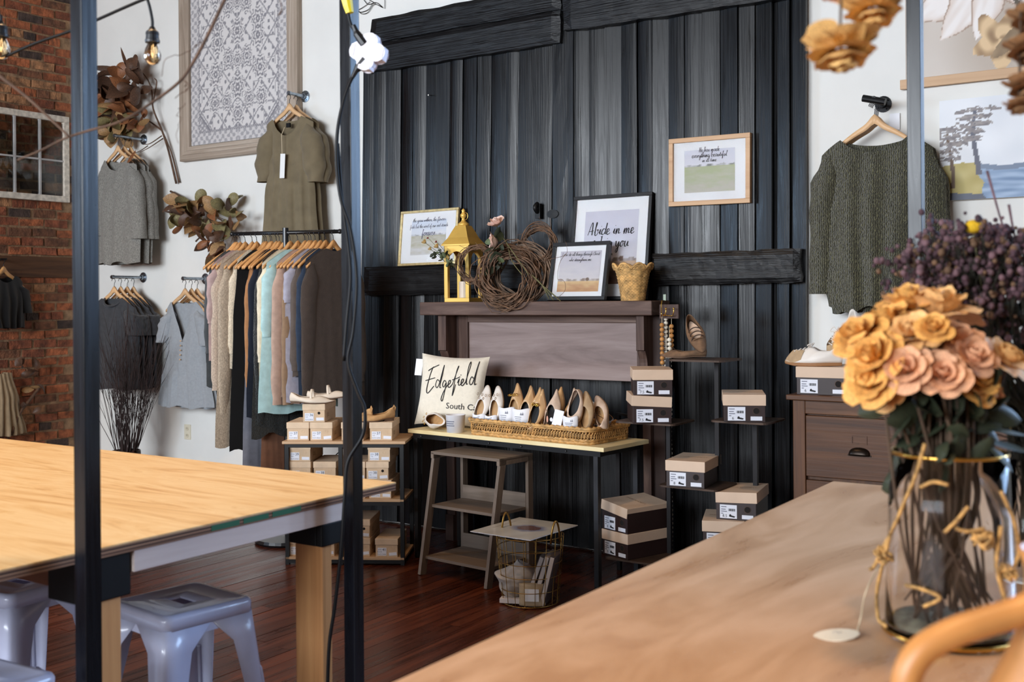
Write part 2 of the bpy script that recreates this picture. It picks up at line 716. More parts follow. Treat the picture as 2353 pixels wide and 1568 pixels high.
# bricks out of sight, one mesh
b_ = MB(); z, row = 0.1, 0
while z < 4.6:
    y = 4.5 - (0.11 if row % 2 else 0)
    while y > 3.2:
        b_.bb(XB - 0.06, XB, y - 0.1, y + 0.1, z - 0.031, z + 0.031); y -= 0.219
    z += 0.0765; row += 1
tag(b_.build('bricks', m_brick[1], wall_left), kind='stuff')
m_oldbeam = wood('old_beam', [(0.3, (58, 36, 22)), (0.7, (92, 60, 36))], 'y', 5, 0.8)
zb = wX(80, 590, XB).z; zb2 = wX(80, 638, XB).z
tag(MB().bb(XB - 0.01, XB + 0.025, 3.0, YW - 0.02, zb2, zb).build('trim_1', m_oldbeam, bevel=0.004), 'dark timber rail fixed across the brick wall', 'rail', kind='structure')
tag(MB().bb(XB - 0.01, XB + 0.03, 3.0, YW - 0.02, 0.0, 0.16).build('baseboard_left', plain('baseboard_paint', (206, 196, 178), 0.6), bevel=0.004), 'cream baseboard below the brick wall', 'baseboard', kind='structure')
tag(MB().bb(XB + 0.03, -5.05, YW - 0.02, YW + 0.01, 0.0, 0.16).build('baseboard_back', plain('baseboard_white', (222, 220, 214), 0.6), bevel=0.004), 'white baseboard below the plaster wall', 'baseboard', kind='structure')

# ------------------------------------------------------------------ barn doors
m_door = wood('black_stained_boards', [(0.2, (6, 7, 8)), (0.5, (12, 13, 15)), (0.72, (22, 23, 26)), (0.85, (36, 34, 31))], 'z', 7.0, 0.34, 0.34, 22, 0.55, 0.003, 0.30, rvar=0.10)
m_beam = wood('black_rough_beam', [(0.2, (7, 7, 8)), (0.55, (13, 13, 15)), (0.8, (26, 26, 28))], 'x', 7.0, 0.42, 0.35, 16, 0.9, 0.006, 0.15, rvar=0.08)
YD = YW - 0.03


def planks(door, xs, ytop, lean, yb):
    """xs: pixel columns of the seams at y=400; boards of slightly cupped section"""
    for i in range(len(xs) - 1):
        p0, p1 = wY(xs[i], 400, yb), wY(xs[i + 1], 400, yb)
        x0, x1 = p0.x + 0.002, p1.x - 0.002
        zt = ytop + R.uniform(-0.02, 0.02)
        zo = p0.z
        off = R.uniform(-0.006, 0.006)
        tl = R.uniform(-0.0105, 0.0105)
        cup = R.uniform(0.000, 0.007)
        n, mz = 5, 8
        seed = R.uniform(0, 99)

        def pt(u, v, back=0):
            z = 0.015 + (zt - 0.015) * v
            xx = x0 + (x1 - x0) * u + lean * (z - zo)
            e = 0.0035 * nz(seed, z * 3.0) * (1 if u in (0.0, 1.0) else 0)
            yy = yb + off + tl * (u - 0.5) * 2 - cup * (1 - (2 * u - 1) ** 2) + 0.003 * nz(seed + 5, z * 1.2, u)
            return (xx + e, yy + (0.03 if back else 0), z)
        b_ = MB()
        b_.grid(lambda u, v: pt(u, v), n, mz)
        k = len(b_.v)
        b_.grid(lambda u, v: pt(u, v, 1), 1, mz)
        # close the sides
        for j in range(mz):
            a, c = j * (n + 1), k + j * 2
            b_.f.append((a, c, c + 2, a + n + 1))
            b_.f.append((a + n, a + 2 * n + 1, c + 3, c + 1))
        b_.f.append(tuple(mz * (n + 1) + i_ for i_ in range(n + 1)) + (k + mz * 2 + 1, k + mz * 2))
        b_.build('plank', m_door, door)


def rough_beam(door, corners, Y, th=0.055, name='cross_beam', mat=None):
    """corners: pixels of tl,tr,br,bl ; beam face at depth Y"""
    tl, tr, br, bl = [wY(px, py, Y) for px, py in corners]
    sd = R.uniform(0, 50)
    n = 26

    def pt(u, v):
        p = (tl.lerp(tr, u)).lerp(bl.lerp(br, u), v)
        e = 0.008 * nz(sd + u * 9, v * 2) * (1 if v in (0.0, 1.0) else 0)
        ex = 0.012 * nz(sd + 30 + v * 4, u * 3) * (1 if u in (0.0, 1.0) else 0)
        rnd = 0.012 if (v in (0.0, 1.0) or u in (0.0, 1.0)) else 0
        return (p.x + ex, Y + rnd + 0.004 * nz(sd + u * 14, v * 4), p.z + e)
    b_ = MB()
    m = 6
    b_.grid(pt, n, m)
    k = len(b_.v)
    ring = [i for i in range(n + 1)] + [(j + 1) * (n + 1) + n for j in range(m)] + [m * (n + 1) + n - 1 - i for i in range(n)] + [(m - 1 - j) * (n + 1) for j in range(m - 1)]
    for i in ring:
        p = b_.v[i]
        b_.v.append((p[0], Y + th, p[2]))
    q = len(ring)
    for i in range(q):
        b_.f.append((ring[i], k + i, k + (i + 1) % q, ring[(i + 1) % q]))
    b_.f.append(tuple(k + i for i in range(q)))
    return b_.build(name, mat or m_beam, door, smooth=False)


lx = [833, 860, 888, 919, 949, 976, 1005, 1033, 1062, 1095, 1126, 1162, 1190, 1226, 1268]
rx = [1318, 1354, 1390, 1426, 1464, 1500, 1535, 1573, 1614, 1654, 1697, 1735, 1776, 1816, 1854]
d1 = tag(thing('door_1', 'left black-stained barn door of narrow upright boards', 'barn door'), kind='structure')
planks(d1, lx, 3.28, 0.022, YD - 0.01)
rough_beam(d1, [(852, 44), (1288, -40), (1286, 20), (845, 100)], YD - 0.06, 0.05, 'top_board')
rough_beam(d1, [(845, 102), (1286, 22), (1284, 97), (838, 166)], YD - 0.075, 0.065)
rough_beam(d1, [(834, 613), (1262, 606), (1262, 672), (832, 680)], YD - 0.075, 0.06)
d2 = tag(thing('door_2', 'right black-stained barn door of wider upright boards', 'barn door'), kind='structure')
planks(d2, rx, 3.9, 0.008, YD - 0.01)
rough_beam(d2, [(1290, -60), (1856, -190), (1846, -14), (1293, 70)], YD - 0.085, 0.075, 'top_board')
rough_beam(d2, [(1490, 584), (1835, 570), (1838, 649), (1494, 657)], YD - 0.08, 0.07)
# meeting stile between the doors
b_ = MB()
pa, pb = wY(1270, 400, YD - 0.03), wY(1317, 400, YD - 0.03)
b_.grid(lambda u, v: (lerp(pa.x, pb.x, u) + 0.012 * (v * 3.4 - pa.z) + 0.004 * nz(u * 2, v * 12), YD - 0.03 + 0.004 * nz(v * 9, u * 5), 0.02 + v * 3.5), 4, 24)
b_.build('stile', m_door, d2, solid=0.0)
b_ = MB().bb(pa.x, pb.x, YD - 0.024, YD + 0.02, 0.02, 3.5).build('stile_core', m_door, d2)
# near-black sheet behind the boards, standing in for shade in the gaps
MB().bb(wY(833, 400, YD).x + 0.03, wY(1850, 400, YD).x - 0.02, YD + 0.02, YW + 0.002, 0.01, 3.3).build('gap_shade_sheet', plain('door_shadow_gap', (8, 8, 9), 0.9), d1)
# latch, keyhole and nails
p = wY(1236, 480, YD - 0.05)
l_ = MB().bb(p.x - 0.018, p.x + 0.018, p.y - 0.006, p.y + 0.02, p.z - 0.06, p.z + 0.03).build('latch', m_black_iron, d1)
pts = [(p.x, p.y - 0.004 - 0.028 * math.sin(t * PI), p.z + 0.03 - 0.05 * t) for t in [i / 8 for i in range(9)]]
MB().tube(pts, 0.014, 8).build('hasp', m_black_iron, l_, smooth=True)
p = wY(1270, 492, YD - 0.035)
MB().lathe([(0.0, 0.0), (0.024, 0.002), (0.026, 0.008), (0.0, 0.010)], 16).build('lock_case', m_black_iron, d2).matrix_world = Matrix.Translation(p + Vector((0, 0.004, 0))) @ Matrix.Rotation(PI / 2, 4, 'X') @ Matrix.Scale(1.6, 4, (1, 0, 0))
m_nail = plain('bare_nail', (190, 185, 175), 0.35, 1.0)
for px, py in ((985, 218), (1734, 577)):
    p = wY(px, py, YD - 0.02)
    MB().tube([p + Vector((0, 0.02, 0)), p + Vector((0.02, -0.03, -0.008))], 0.003, 6).build('nail', m_nail, d1 if px < 1280 else d2)

# old window sash leaning on the brick wall
m_sash = plain('chipped_white_paint', (206, 196, 182), 0.7, var=0.12, vscale=30, bump=0.5, bscale=60, bdist=0.004)
XS = XB + 0.035
tr = wX(156, 270, XS); br = wX(154, 466, XS)
y1, zt, zbm = tr.y, tr.z, br.z
s = thing('window_sash', 'old white-painted six-pane window sash hung on the brick wall', 'window sash', (XS, y1 - 0.5, zbm))
b_ = MB()
W_, H_ = 1.05, zt - zbm
y0l = 0.5 - W_


def sashbar(a, b, wd): MB().bb(0 - 0.02, 0.02, a[0], b[0], a[1], b[1]).build('frame_rail', m_sash, s, bevel=0.003)


fw = 0.05
sashbar((y0l, 0), (0.5, fw), 0); sashbar((y0l, H_ - fw), (0.5, H_), 0)
sashbar((y0l, fw), (y0l + fw, H_ - fw), 0); sashbar((0.5 - fw, fw), (0.5, H_ - fw), 0)
m_mull = plain('grey_muntin', (175, 172, 170), 0.5, var=0.1)
ys_ = [wX(x_, 400, XS).y - (y1 - 0.5) for x_ in (33, 91)]
for yy in ys_ + [ys_[0] * 2 - ys_[1]]:
    MB().bb(-0.012, 0.014, yy - 0.008, yy + 0.008, fw, H_ - fw).build('muntin', m_mull, s)
zm = wX(60, 362, XS).z - zbm
MB().bb(-0.012, 0.012, y0l + fw, 0.5 - fw, zm - 0.007, zm + 0.007).build('muntin', m_mull, s)
m_pane = glassmat('old_pane', (225, 230, 228), 0.02)
edges = [y0l + fw] + sorted(ys_ + [ys_[0] * 2 - ys_[1]]) + [0.5 - fw]
for i in range(len(edges) - 1):
    for (za, zc) in ((fw, zm), (zm, H_ - fw)):
        MB().bb(-0.002, 0.001, edges[i] + 0.009, edges[i + 1] - 0.009, za + 0.008, zc - 0.008).build('pane', m_pane, s)

# ------------------------------------------------------------------ plywood table (left)
m_ply = wood('plywood_face', [(0.30, (206, 158, 98)), (0.45, (232, 190, 130)), (0.60, (240, 204, 148)), (0.70, (222, 176, 112))], 'x', 2.2, 0.45, 0.4, 7, 0.1, 0.001, 0.0, dist=3.0)
m_plyedge = wood('plywood_edge', [(0.3, (96, 66, 48)), (0.5, (150, 112, 86)), (0.7, (190, 156, 126))], 'y', 3, 0.7, stretch=40, orand=0)
m_plydark = wood('plywood_edge_dark', [(0.3, (52, 34, 26)), (0.6, (96, 66, 50))], 'y', 3, 0.75, stretch=40, orand=0)
m_pine = wood('pine_board', [(0.3, (176, 120, 70)), (0.6, (206, 152, 98)), (0.8, (222, 172, 120))], 'z', 4, 0.6, orand=0.08)
m_pinew = wood('whitewashed_board', [(0.3, (196, 176, 168)), (0.7, (222, 206, 198))], 'y', 3, 0.6, orand=0.0)
m_apron_br = wood('brown_board', [(0.3, (104, 62, 40)), (0.7, (146, 92, 60))], 'x', 3, 0.6, orand=0.0)
m_bracket = plain('black_plastic', (9, 9, 10), 0.6, spec=0.25)
TX1, TX0, TY0, TY1 = -2.335, -4.85, 0.75, 2.80
t = thing('plywood_table', 'long honey-coloured plywood table on pine legs with black corner brackets', 'table', ((TX0 + TX1) / 2, (TY0 + TY1) / 2, 0))
ox, oy = (TX0 + TX1) / 2, (TY0 + TY1) / 2


def tp(b_, name, mat, bevel=0.0, par=None):
    b_.v = [(x - ox, y - oy, z) for x, y, z in b_.v]
    return b_.build(name, mat, par or t, bevel=bevel)


top = tp(MB().bb(TX0, TX1, TY0, TY1, 0.896, 0.900), 'tabletop', m_ply)
for i in range(5):
    tp(MB().bb(TX0 + 0.001, TX1 - 0.0005 - 0.0008 * (i % 2), TY0 + 0.001, TY1 - 0.0005 - 0.0008 * (i % 2), 0.896 - 0.0045 * (i + 1), 0.896 - 0.0045 * i), 'ply_layer', m_plyedge if i % 2 == 0 else m_plydark, par=top)
m_green = plain('green_paint_mark', (38, 96, 66), 0.7)
for ya, yb in ((2.02, 2.12), (2.135, 2.23), (2.245, 2.36)):
    tp(MB().bb(TX1 - 0.0005, TX1 + 0.0006, ya, yb, 0.878, 0.893), 'paint_mark', m_green, par=top)
tp(MB().bb(TX1 - 0.045, TX1 - 0.004, 1.773, 2.60, 0.818, 0.8735), 'apron', m_pinew, 0.002)
tp(MB().bb(TX0 + 0.2, TX1 - 0.156, 1.64, 1.68, 0.79, 0.873), 'apron', m_apron_br, 0.002)
tp(MB().bb(TX0 + 0.2, TX1 - 0.05, 2.52, 2.56, 0.79, 0.873), 'apron', m_apron_br, 0.002)
for (lx0, ly) in ((TX1 - 0.02, 2.47), (TX0 + 0.3, 2.47)):
    tp(MB().bb(lx0 - 0.115, lx0, ly, ly + 0.042, 0.0, 0.86), 'leg', m_pine, 0.003)
    tp(MB().bb(lx0 - 0.13, lx0 - 0.012, ly - 0.014, ly + 0.20, 0.748, 0.872), 'bracket', m_bracket, 0.004)
    tp(MB().bb(lx0 - 0.012, lx0 + 0.012, ly - 0.014, ly + 0.12, 0.748, 0.818), 'bracket', m_bracket, 0.004)
for lx0 in (TX1 - 0.02, TX0 + 0.3):
    tp(MB().bb(lx0 - 0.042, lx0, 1.655, 1.745, 0.0, 0.86), 'leg', m_pine, 0.003)
    tp(MB().bb(lx0 - 0.135, lx0 + 0.008, 1.63, 1.77, 0.762, 0.874), 'bracket', m_bracket, 0.004)

# ------------------------------------------------------------------ display table (right, foreground)
m_table2 = wood('waxed_maple_top', [(0.28, (172, 126, 88)), (0.5, (196, 154, 116)), (0.66, (208, 168, 132)), (0.78, (182, 138, 98))], 'y', 1.3, 0.33, 0.5, 5, 0.05, 0.001, 0.0, dist=2.5, rvar=0.1)
t2 = thing('display_table', 'broad pale wooden display table in the right foreground', 'table', (-0.5, 2.2, 0))
MB().bb(-0.62, 0.65, -1.55, 1.36, 0.858, 0.90).build('tabletop', m_table2, t2, bevel=0.006)
for x_ in (-0.55, 0.58):
    for y_ in (-1.45, 1.25):
        MB().bb(x_ - 0.045, x_ + 0.045, y_ - 0.045, y_ + 0.045, 0, 0.858).build('leg', m_pine, t2, bevel=0.004)
for x_ in (-0.55, 0.58):
    MB().bb(x_ - 0.018, x_ + 0.018, -1.4, 1.2, 0.76, 0.858).build('apron', m_pine, t2)

# ------------------------------------------------------------------ black timber posts
m_post = wood('black_paint_blue_sheen', [(0.3, (3, 4, 7)), (0.6, (6, 8, 15)), (0.8, (12, 17, 32))], 'z', 6, 0.28, 0.30, 14, 0.3, 0.002, 0.0, rvar=0.08)  # black paint tinted blue to carry the window's blue sheen in its colour
PS = 0.043
for (px, X_, lab) in ((192, -2.24, 'black painted timber post nearest the stools, at the left end of the plywood table'),
                      (809, -2.24, 'black painted timber post with a cable, at the far corner of the plywood table')):
    p = wX(px, 700, X_)
    tag(MB().bb(-PS, 0, 0, PS, -p.z, 4.69 - p.z).build('timber_post', m_post, loc=p, bevel=0.002), lab, 'post', 'timber posts of the stall frame')
p = wY(2119, 600, 3.575)
tag(MB().bb(-PS, 0, 0, PS, -p.z, 4.69 - p.z).build('timber_post', m_post, loc=p, bevel=0.002), 'black painted timber post in front of the green jumper', 'post', 'timber posts of the stall frame')
P2 = wX(809, 700, -2.24)

# ------------------------------------------------------------------ metal stools
m_stool = plain('pale_lilac_enamel', (186, 190, 214), 0.28, spec=0.5, var=0.03, vscale=10, coat=0.3)


def make_stool(label):
    s = thing('metal_stool', label, 'stool', group='pale metal stools at the plywood table')
    hs = 0.152
    H = 0.61

    def rr(h, r, n=6, z=0.0):
        out = []
        for (cx, cy, a0) in ((h - r, h - r, 0), (-h + r, h - r, 90), (-h + r, -h + r, 180), (h - r, -h + r, 270)):
            for k in range(n + 1):
                a = math.radians(a0 + 90 * k / n)
                out.append((cx + r * math.cos(a), cy + r * math.sin(a), z))
        return out
    b_ = MB()
    # hand hole (stadium along x+y diagonal direction -> local x)
    N = 28
    rings = [rr(hs, 0.03, 6, H - 0.042), rr(hs, 0.03, 6, H - 0.012), rr(hs - 0.004, 0.028, 6, H - 0.004), rr(hs - 0.012, 0.026, 6, H), rr(hs - 0.022, 0.024, 6, H - 0.002), rr(hs - 0.03, 0.02, 6, H - 0.0045)]
    hole = []
    for (x, y, z) in rings[-1]:
        a = math.atan2(y, x)
        hx, hy = 0.052, 0.030
        cx_ = clamp(math.cos(a) * 1.4, -1, 1) * (hx - hy)
        hole.append((cx_ + hy * math.cos(a), hy * math.sin(a), H - 0.006))
    rings.append([tuple(lerp(p[i], q[i], 0.5) for i in range(3)) for p, q in zip(rings[-1], hole)])
    rings.append(hole)
    n = len(rings[0])
    for ring in rings: b_.v += ring
    for j in range(len(rings) - 1):
        for i in range(n):
            k = (i + 1) % n
            b_.f.append((j * n + i, j * n + k, (j + 1) * n + k, (j + 1) * n + i))
    b_.build('seat', m_stool, s, smooth=True, solid=0.0025)
    lip = MB()
    for z_, k_ in ((H - 0.0055, 1.0), (H - 0.008, 1.0), (H - 0.011, 1.0)):
        lip.v += [(p[0] * k_, p[1] * k_, z_) for p in hole]
    for j in range(2):
        for i in range(n):
            k = (i + 1) % n
            lip.f.append((j * n + i, j * n + k, (j + 1) * n + k, (j + 1) * n + i))
    lip.build('hand_hole_lip', m_stool, s)
    # legs: folded channels that splay outward
    for sx in (-1, 1):
        for sy in (-1, 1):
            m_ = MB()
            rows = []
            for j in range(9):
                t = j / 8
                z = lerp(H - 0.04, 0.0, t)
                e = hs - 0.001 + 0.058 * t
                wd = lerp(0.095, 0.034, min(1, t * 1.05)) if t > 0.06 else lerp(0.15, 0.10, t / 0.06)
                rr_ = 0.022
                row = [(e, e - wd, z), (e, e - rr_ * 1.3, z)]
                for k in range(1, 4):
                    a = PI / 2 * k / 4
                    row.append((e - rr_ + rr_ * math.cos(a) * 1, e - rr_ + rr_ * math.sin(a), z))
                row += [(e - rr_ * 1.3, e, z), (e - wd, e, z)]
                rows.append(row)
            m_.v = [(x * sx, y * sy, z) for row in rows for x, y, z in row]
            q = len(rows[0])
            for j in range(8):
                for i in range(q - 1):
                    f = (j * q + i, j * q + i + 1, (j + 1) * q + i + 1, (j + 1) * q + i)
                    m_.f.append(f if sx * sy > 0 else f[::-1])
            lg = m_.build('leg', m_stool, s, smooth=True, solid=0.0025)
            # pressed rib on the corner
            a = Vector((sx * (hs + 0.012), sy * (hs + 0.012), 0.40)); b2 = Vector((sx * (hs + 0.046), sy * (hs + 0.046), 0.04))
            dv = Vector((sx, sy, 0)).normalized() * -0.008
            MB().tube(catmull([a + dv, a.lerp(b2, 0.1) + dv * 0.4, a.lerp(b2, 0.9) + dv * 0.4, b2 + dv], 3), 0.007, 8).build('rib', m_stool, lg, smooth=True)
    # apron under the seat
    for k in range(4):
        ap = MB()
        a = k * PI / 2
        c, s_ = math.cos(a), math.sin(a)
        ring = [(-0.075, H - 0.04), (0.075, H - 0.04), (0.06, H - 0.066), (-0.06, H - 0.066)]
        ap.add([(c * (hs - 0.001) - s_ * x, s_ * (hs - 0.001) + c * x, z) for x, z in ring], [(0, 1, 2, 3)])
        ap.build('apron', m_stool, s, solid=0.0025)
    # cross brace
    br = MB()
    for sx in (1, -1):
        br.bar((0.168 * sx, 0.168, 0.25), (-0.168 * sx, -0.168, 0.25 + 0.006 * sx), 0.018, 0.004)
    br.build('cross_brace', m_stool, s)
    return s


st = make_stool('pale lilac metal stool under the table, fully in view')
p = wZ(419, 1376, 0.61)
st.location = (p.x, p.y, 0); st.rotation_euler.z = math.radians(-7)
s2 = copytree(st); s2['label'] = 'pale lilac metal stool half hidden behind the left post bracket'
p = wZ(48, 1332, 0.61)
s2.location = (p.x, p.y, 0); s2.rotation_euler.z = math.radians(4)
s3 = copytree(st); s3['label'] = 'pale lilac metal stool at the bottom left corner, only its seat showing'
s3.location = (-2.525, 1.43, 0); s3.rotation_euler.z = math.radians(3)

# ================================================================== clothes on the wall and on the rail
m_hanger = wood('beech_hanger', [(0.3, (214, 170, 122)), (0.7, (232, 192, 148))], 'x', 4, 0.45, orand=0.1, bump=0.05)
m_hanger2 = wood('golden_hanger', [(0.3, (196, 140, 84)), (0.7, (222, 170, 112))], 'x', 4, 0.4, orand=0.1, bump=0.05)
m_hook = plain('dark_hook_wire', (52, 52, 56), 0.3, 1.0)
m_galv = plain('galvanised_pipe', (150, 160, 170), 0.32, 1.0, var=0.15, vscale=40)
m_blackpipe = plain('black_pipe', (26, 27, 29), 0.4, 0.6)


def hanger_meshes(drop=0.135, half=0.205, th=0.013):
    b_ = MB()
    n = 14

    def mid(t):      # t -1..1
        a = abs(t)
        return (t * half, -drop * (0.60 * a + 0.40 * a ** 2.0) + 0.03 * math.exp(-(a * 7) ** 2))
    rows = []
    for i in range(n * 2 + 1):
        t = -1 + i / n
        x, z = mid(t)
        h = lerp(0.036, 0.017, abs(t)) + 0.012 * math.exp(-(t * 7) ** 2)
        rows.append([(x, -th / 2, z), (x, th / 2, z), (x, th / 2, z - h), (x, -th / 2, z - h)])
    for r_ in rows: b_.v += r_
    for i in range(len(rows) - 1):
        for k in range(4):
            l = (k + 1) % 4
            b_.f.append((i * 4 + k, i * 4 + l, i * 4 + 4 + l, i * 4 + 4 + k))
    b_.f += [(3, 2, 1, 0), tuple(len(b_.v) - 4 + k for k in range(4))]
    hk = MB()
    pts = [(0, 0, -0.01), (0, 0, 0.035), (0.002, 0, 0.045)]
    for k in range(9):
        a = math.radians(-60 + k * 30)
        pts.append((0.020 * math.cos(a) - 0.008, 0, 0.072 + 0.020 * math.sin(a)))
    hk.tube(pts, 0.0022, 5)
    return b_.mesh('hanger', True), hk.mesh('hook', True)


HANG_ME, HOOK_ME = hanger_meshes()
HANG_ME.materials.append(m_hanger); HOOK_ME.materials.append(m_hook)
HANG2_ME = HANG_ME.copy(); HANG2_ME.materials.clear(); HANG2_ME.materials.append(m_hanger2)


def hanger(loc, rz, label, group, gold=False, tilt=0.0):
    """origin at top of the wood; the hook eye is 7 cm above"""
    h = inst('clothes_hanger', HANG2_ME if gold else HANG_ME, None, loc, (0, tilt, rz))
    tag(h, label, 'hanger', group)
    inst('hook', HOOK_ME, h)
    return h


def ztop(x, nw, ndrop, sw, sd):
    a = abs(x)
    if a < nw:
        return -ndrop * max(0.0, 1 - (a / nw) ** 2) ** 0.75
    return -sd * ((a - nw) / max(0.01, sw - nw)) ** 1.25


def garment(name, mat, label, cat, W, L, nw=0.085, nf=0.09, nb=0.025, sd=0.06, D=0.06, nfold=5, fold=0.012, seam=None, sleeves=None,
            seed=0.0, group=None, hem=0.006, vneck=False, nu=26, nv=24, band=None, cowl=0.0):
    sw = W[0][1]

    def panel(front):
        nd_ = nf if front else nb

        def fn(uu, v):
            u = uu * 2 - 1
            w_ = interp(W, v)
            x0 = u * sw
            if vneck and front and abs(x0) < nw:
                zt = -nd_ * (1 - abs(x0) / nw)
            else:
                zt = ztop(x0, nw, nd_, sw, sd)
            hw = hem * (math.sin(u * 7 + seed) + 1.2 * nz(u * 3, seed))
            z = zt * (1 - v) + (-L + hw) * v
            e = max(0.0, 1 - u * u)
            base = D * e ** 0.55 * (0.55 + 0.45 * math.sin(min(1, v * 1.6) * PI / 2))
            a = fold * (0.25 + 0.75 * v)
            fs = a * math.sin(nfold * PI * u * (1 + 0.15 * v) + seed + 2.2 * nz(u * 1.5 + seed, v * 1.4)) + 0.55 * a * nz(u * 4 + seed, v * 2.5, 3.0)
            if seam and v > seam:
                k = sstep(seam, seam + 0.08, v)
                fs += k * fold * 1.1 * math.sin(nfold * 2.3 * PI * u + seed * 2 + nz(u * 4, seed) * 2)
            if seam and abs(v - seam) < 0.03:
                fs -= 0.006
            if cowl and front:
                d = v * L
                k = math.exp(-(u * 2.2) ** 2) * math.exp(-((d - 0.06) / 0.10) ** 2)
                fs += cowl * k * math.sin((d - 0.25 * abs(u)) * 70)
                fs += fold * 0.8 * math.sin((u * 1.0 + v * 1.6) * 9) * math.exp(-((v - 0.4) / 0.35) ** 2)
            edge = e ** 0.35
            y = (-base - fs * edge) if front else (base * 0.8 + fs * 0.6 * edge)
            return (u * w_ + 0.004 * nz(v * 6 + seed, u), y, z)
        return fn
    b_ = MB()
    b_.grid(panel(True), nu, nv)
    b_.grid(lambda u, v: panel(False)(1 - u, v), nu, nv)
    o = b_.build(name, mat, smooth=True)
    tag(o, label, cat, group)
    if sleeves:
        S = dict(L=0.3, r0=0.085, r1=0.07, dx=0.06, dy=0.0, puff=0.0, both=(-1, 1), cuff=0.0, flat=0.62)
        S.update(sleeves)
        for s in S['both']:
            Lq = S['L'] * (1 + 0.04 * s)
            sb = MB()

            def fs(uu, v, s=s, Lq=Lq):
                a = uu * 2 * PI
                r = lerp(S['r0'], S['r1'], v ** 0.8)
                r *= 1 + S['puff'] * math.sin(v * PI) ** 1.0
                if S['cuff'] and v > 0.9:
                    r *= 1 - S['cuff'] * sstep(0.9, 0.94, v)
                cx = s * (sw - 0.035 + S['dx'] * (v ** 0.8))
                cy = S['dy'] * v
                cz = -sd - 0.035 - Lq * v
                wr = 0.012 * nz(v * 6 + seed, a * 0.8, s * 5.0) * (1 if S['L'] > 0.2 else 0.6) + S['puff'] * 0.02 * math.sin(v * 17 + a * 2 + seed) * sstep(0.35, 0.8, v)
                rad = r + wr
                tz = rad * math.cos(a) * s * 0.55 * (1 - sstep(0.0, 0.45, v)) * -1.0
                rad *= 0.45 + 0.55 * sstep(0.0, 0.16, v)
                return (cx + rad * math.cos(a) * 0.9, cy + rad * math.sin(a) * S['flat'], cz + tz * 0.5 + 0.02 * (1 - v))
            sb.grid(fs, 18, 20, True)
            sl = sb.build('sleeve', mat, o, smooth=True)
    if band:
        pass
    return o


def put(o, loc, rz=0.0, tilt=0.0):
    o.location = loc
    o.rotation_euler = (0, tilt, rz)
    return o


def wall_bracket(px, py, label, length=0.22, mat=None, r=0.0115, cap=True, tee=False):
    m = mat or m_galv
    p = wY(px, py, YW)
    t = thing('pipe_bracket', label, 'wall hook', p, group='pipe wall brackets')
    fl = MB().lathe([(0.0, 0.0), (0.042, 0.0), (0.042, 0.006), (0.022, 0.010), (0.020, 0.028), (0.0, 0.028)], 20).build('flange', m, t, smooth=False)
    fl.rotation_euler = (PI / 2, 0, 0)
    for k in range(4):
        a = k * PI / 2 + 0.6
        MB().ball((0.031 * math.cos(a), 0.031 * math.sin(a), 0.007), 0.005, 6, 4).build('screw', m_hook, fl)
    pr = [(0.0, 0.0), (r, 0.0)]
    for k in range(5):
        z = length * (0.15 + 0.16 * k)
        pr += [(r, z), (r * 1.0, z + 0.002)]
    pr += [(r, length), (r * 1.35, length + 0.001), (r * 1.35, length + 0.022), (r * 1.1, length + 0.026), (0.0, length + 0.026)]
    pi_ = MB().lathe(pr, 14).build('pipe', m, t, smooth=False)
    pi_.rotation_euler = (PI / 2, 0, 0)
    if tee:
        MB().tube([(-0.055, -length - 0.012, 0.012), (0.055, -length - 0.012, -0.018)], r * 1.5, 14).build('tee_fitting', m, t, smooth=False)
    return p


HP = 0.072      # hook eye above wood

# grey draped tops
m_grey = fabric('heather_grey_jersey', (128, 126, 120), heather=0.22)
p = wall_bracket(331, 321, 'galvanised pipe bracket holding the heather grey tops', 0.26)
words_ = ('front', 'second', 'third', 'last')
for k, off in enumerate((0.25, 0.19, 0.13)):
    loc = Vector((p.x + 0.005, YW - off, p.z - 0.011 - 0.092 + HP - 0.072))
    rz = (-0.03, 0.05, -0.06)[k]
    hanger(loc, rz, 'pale wooden hanger inside the %s heather grey top' % words_[k], 'hangers on the wall brackets')
    g = garment('grey_top', m_grey, 'heather grey cowl-neck top, %s of the three on the upper left bracket' % words_[k], 'top',
                [(0, 0.235), (0.25, 0.265), (0.6, 0.285), (1, 0.27)], 0.83, nw=0.13, nf=0.10, nb=0.03, sd=0.07, D=0.05, nfold=3, fold=0.014, seed=k * 3.1,
                group='heather grey tops', cowl=0.012, sleeves=dict(L=0.52, r0=0.10, r1=0.085, dx=0.055), hem=0.008)
    put(g, loc + Vector((0.0, 0, -0.075)), rz)

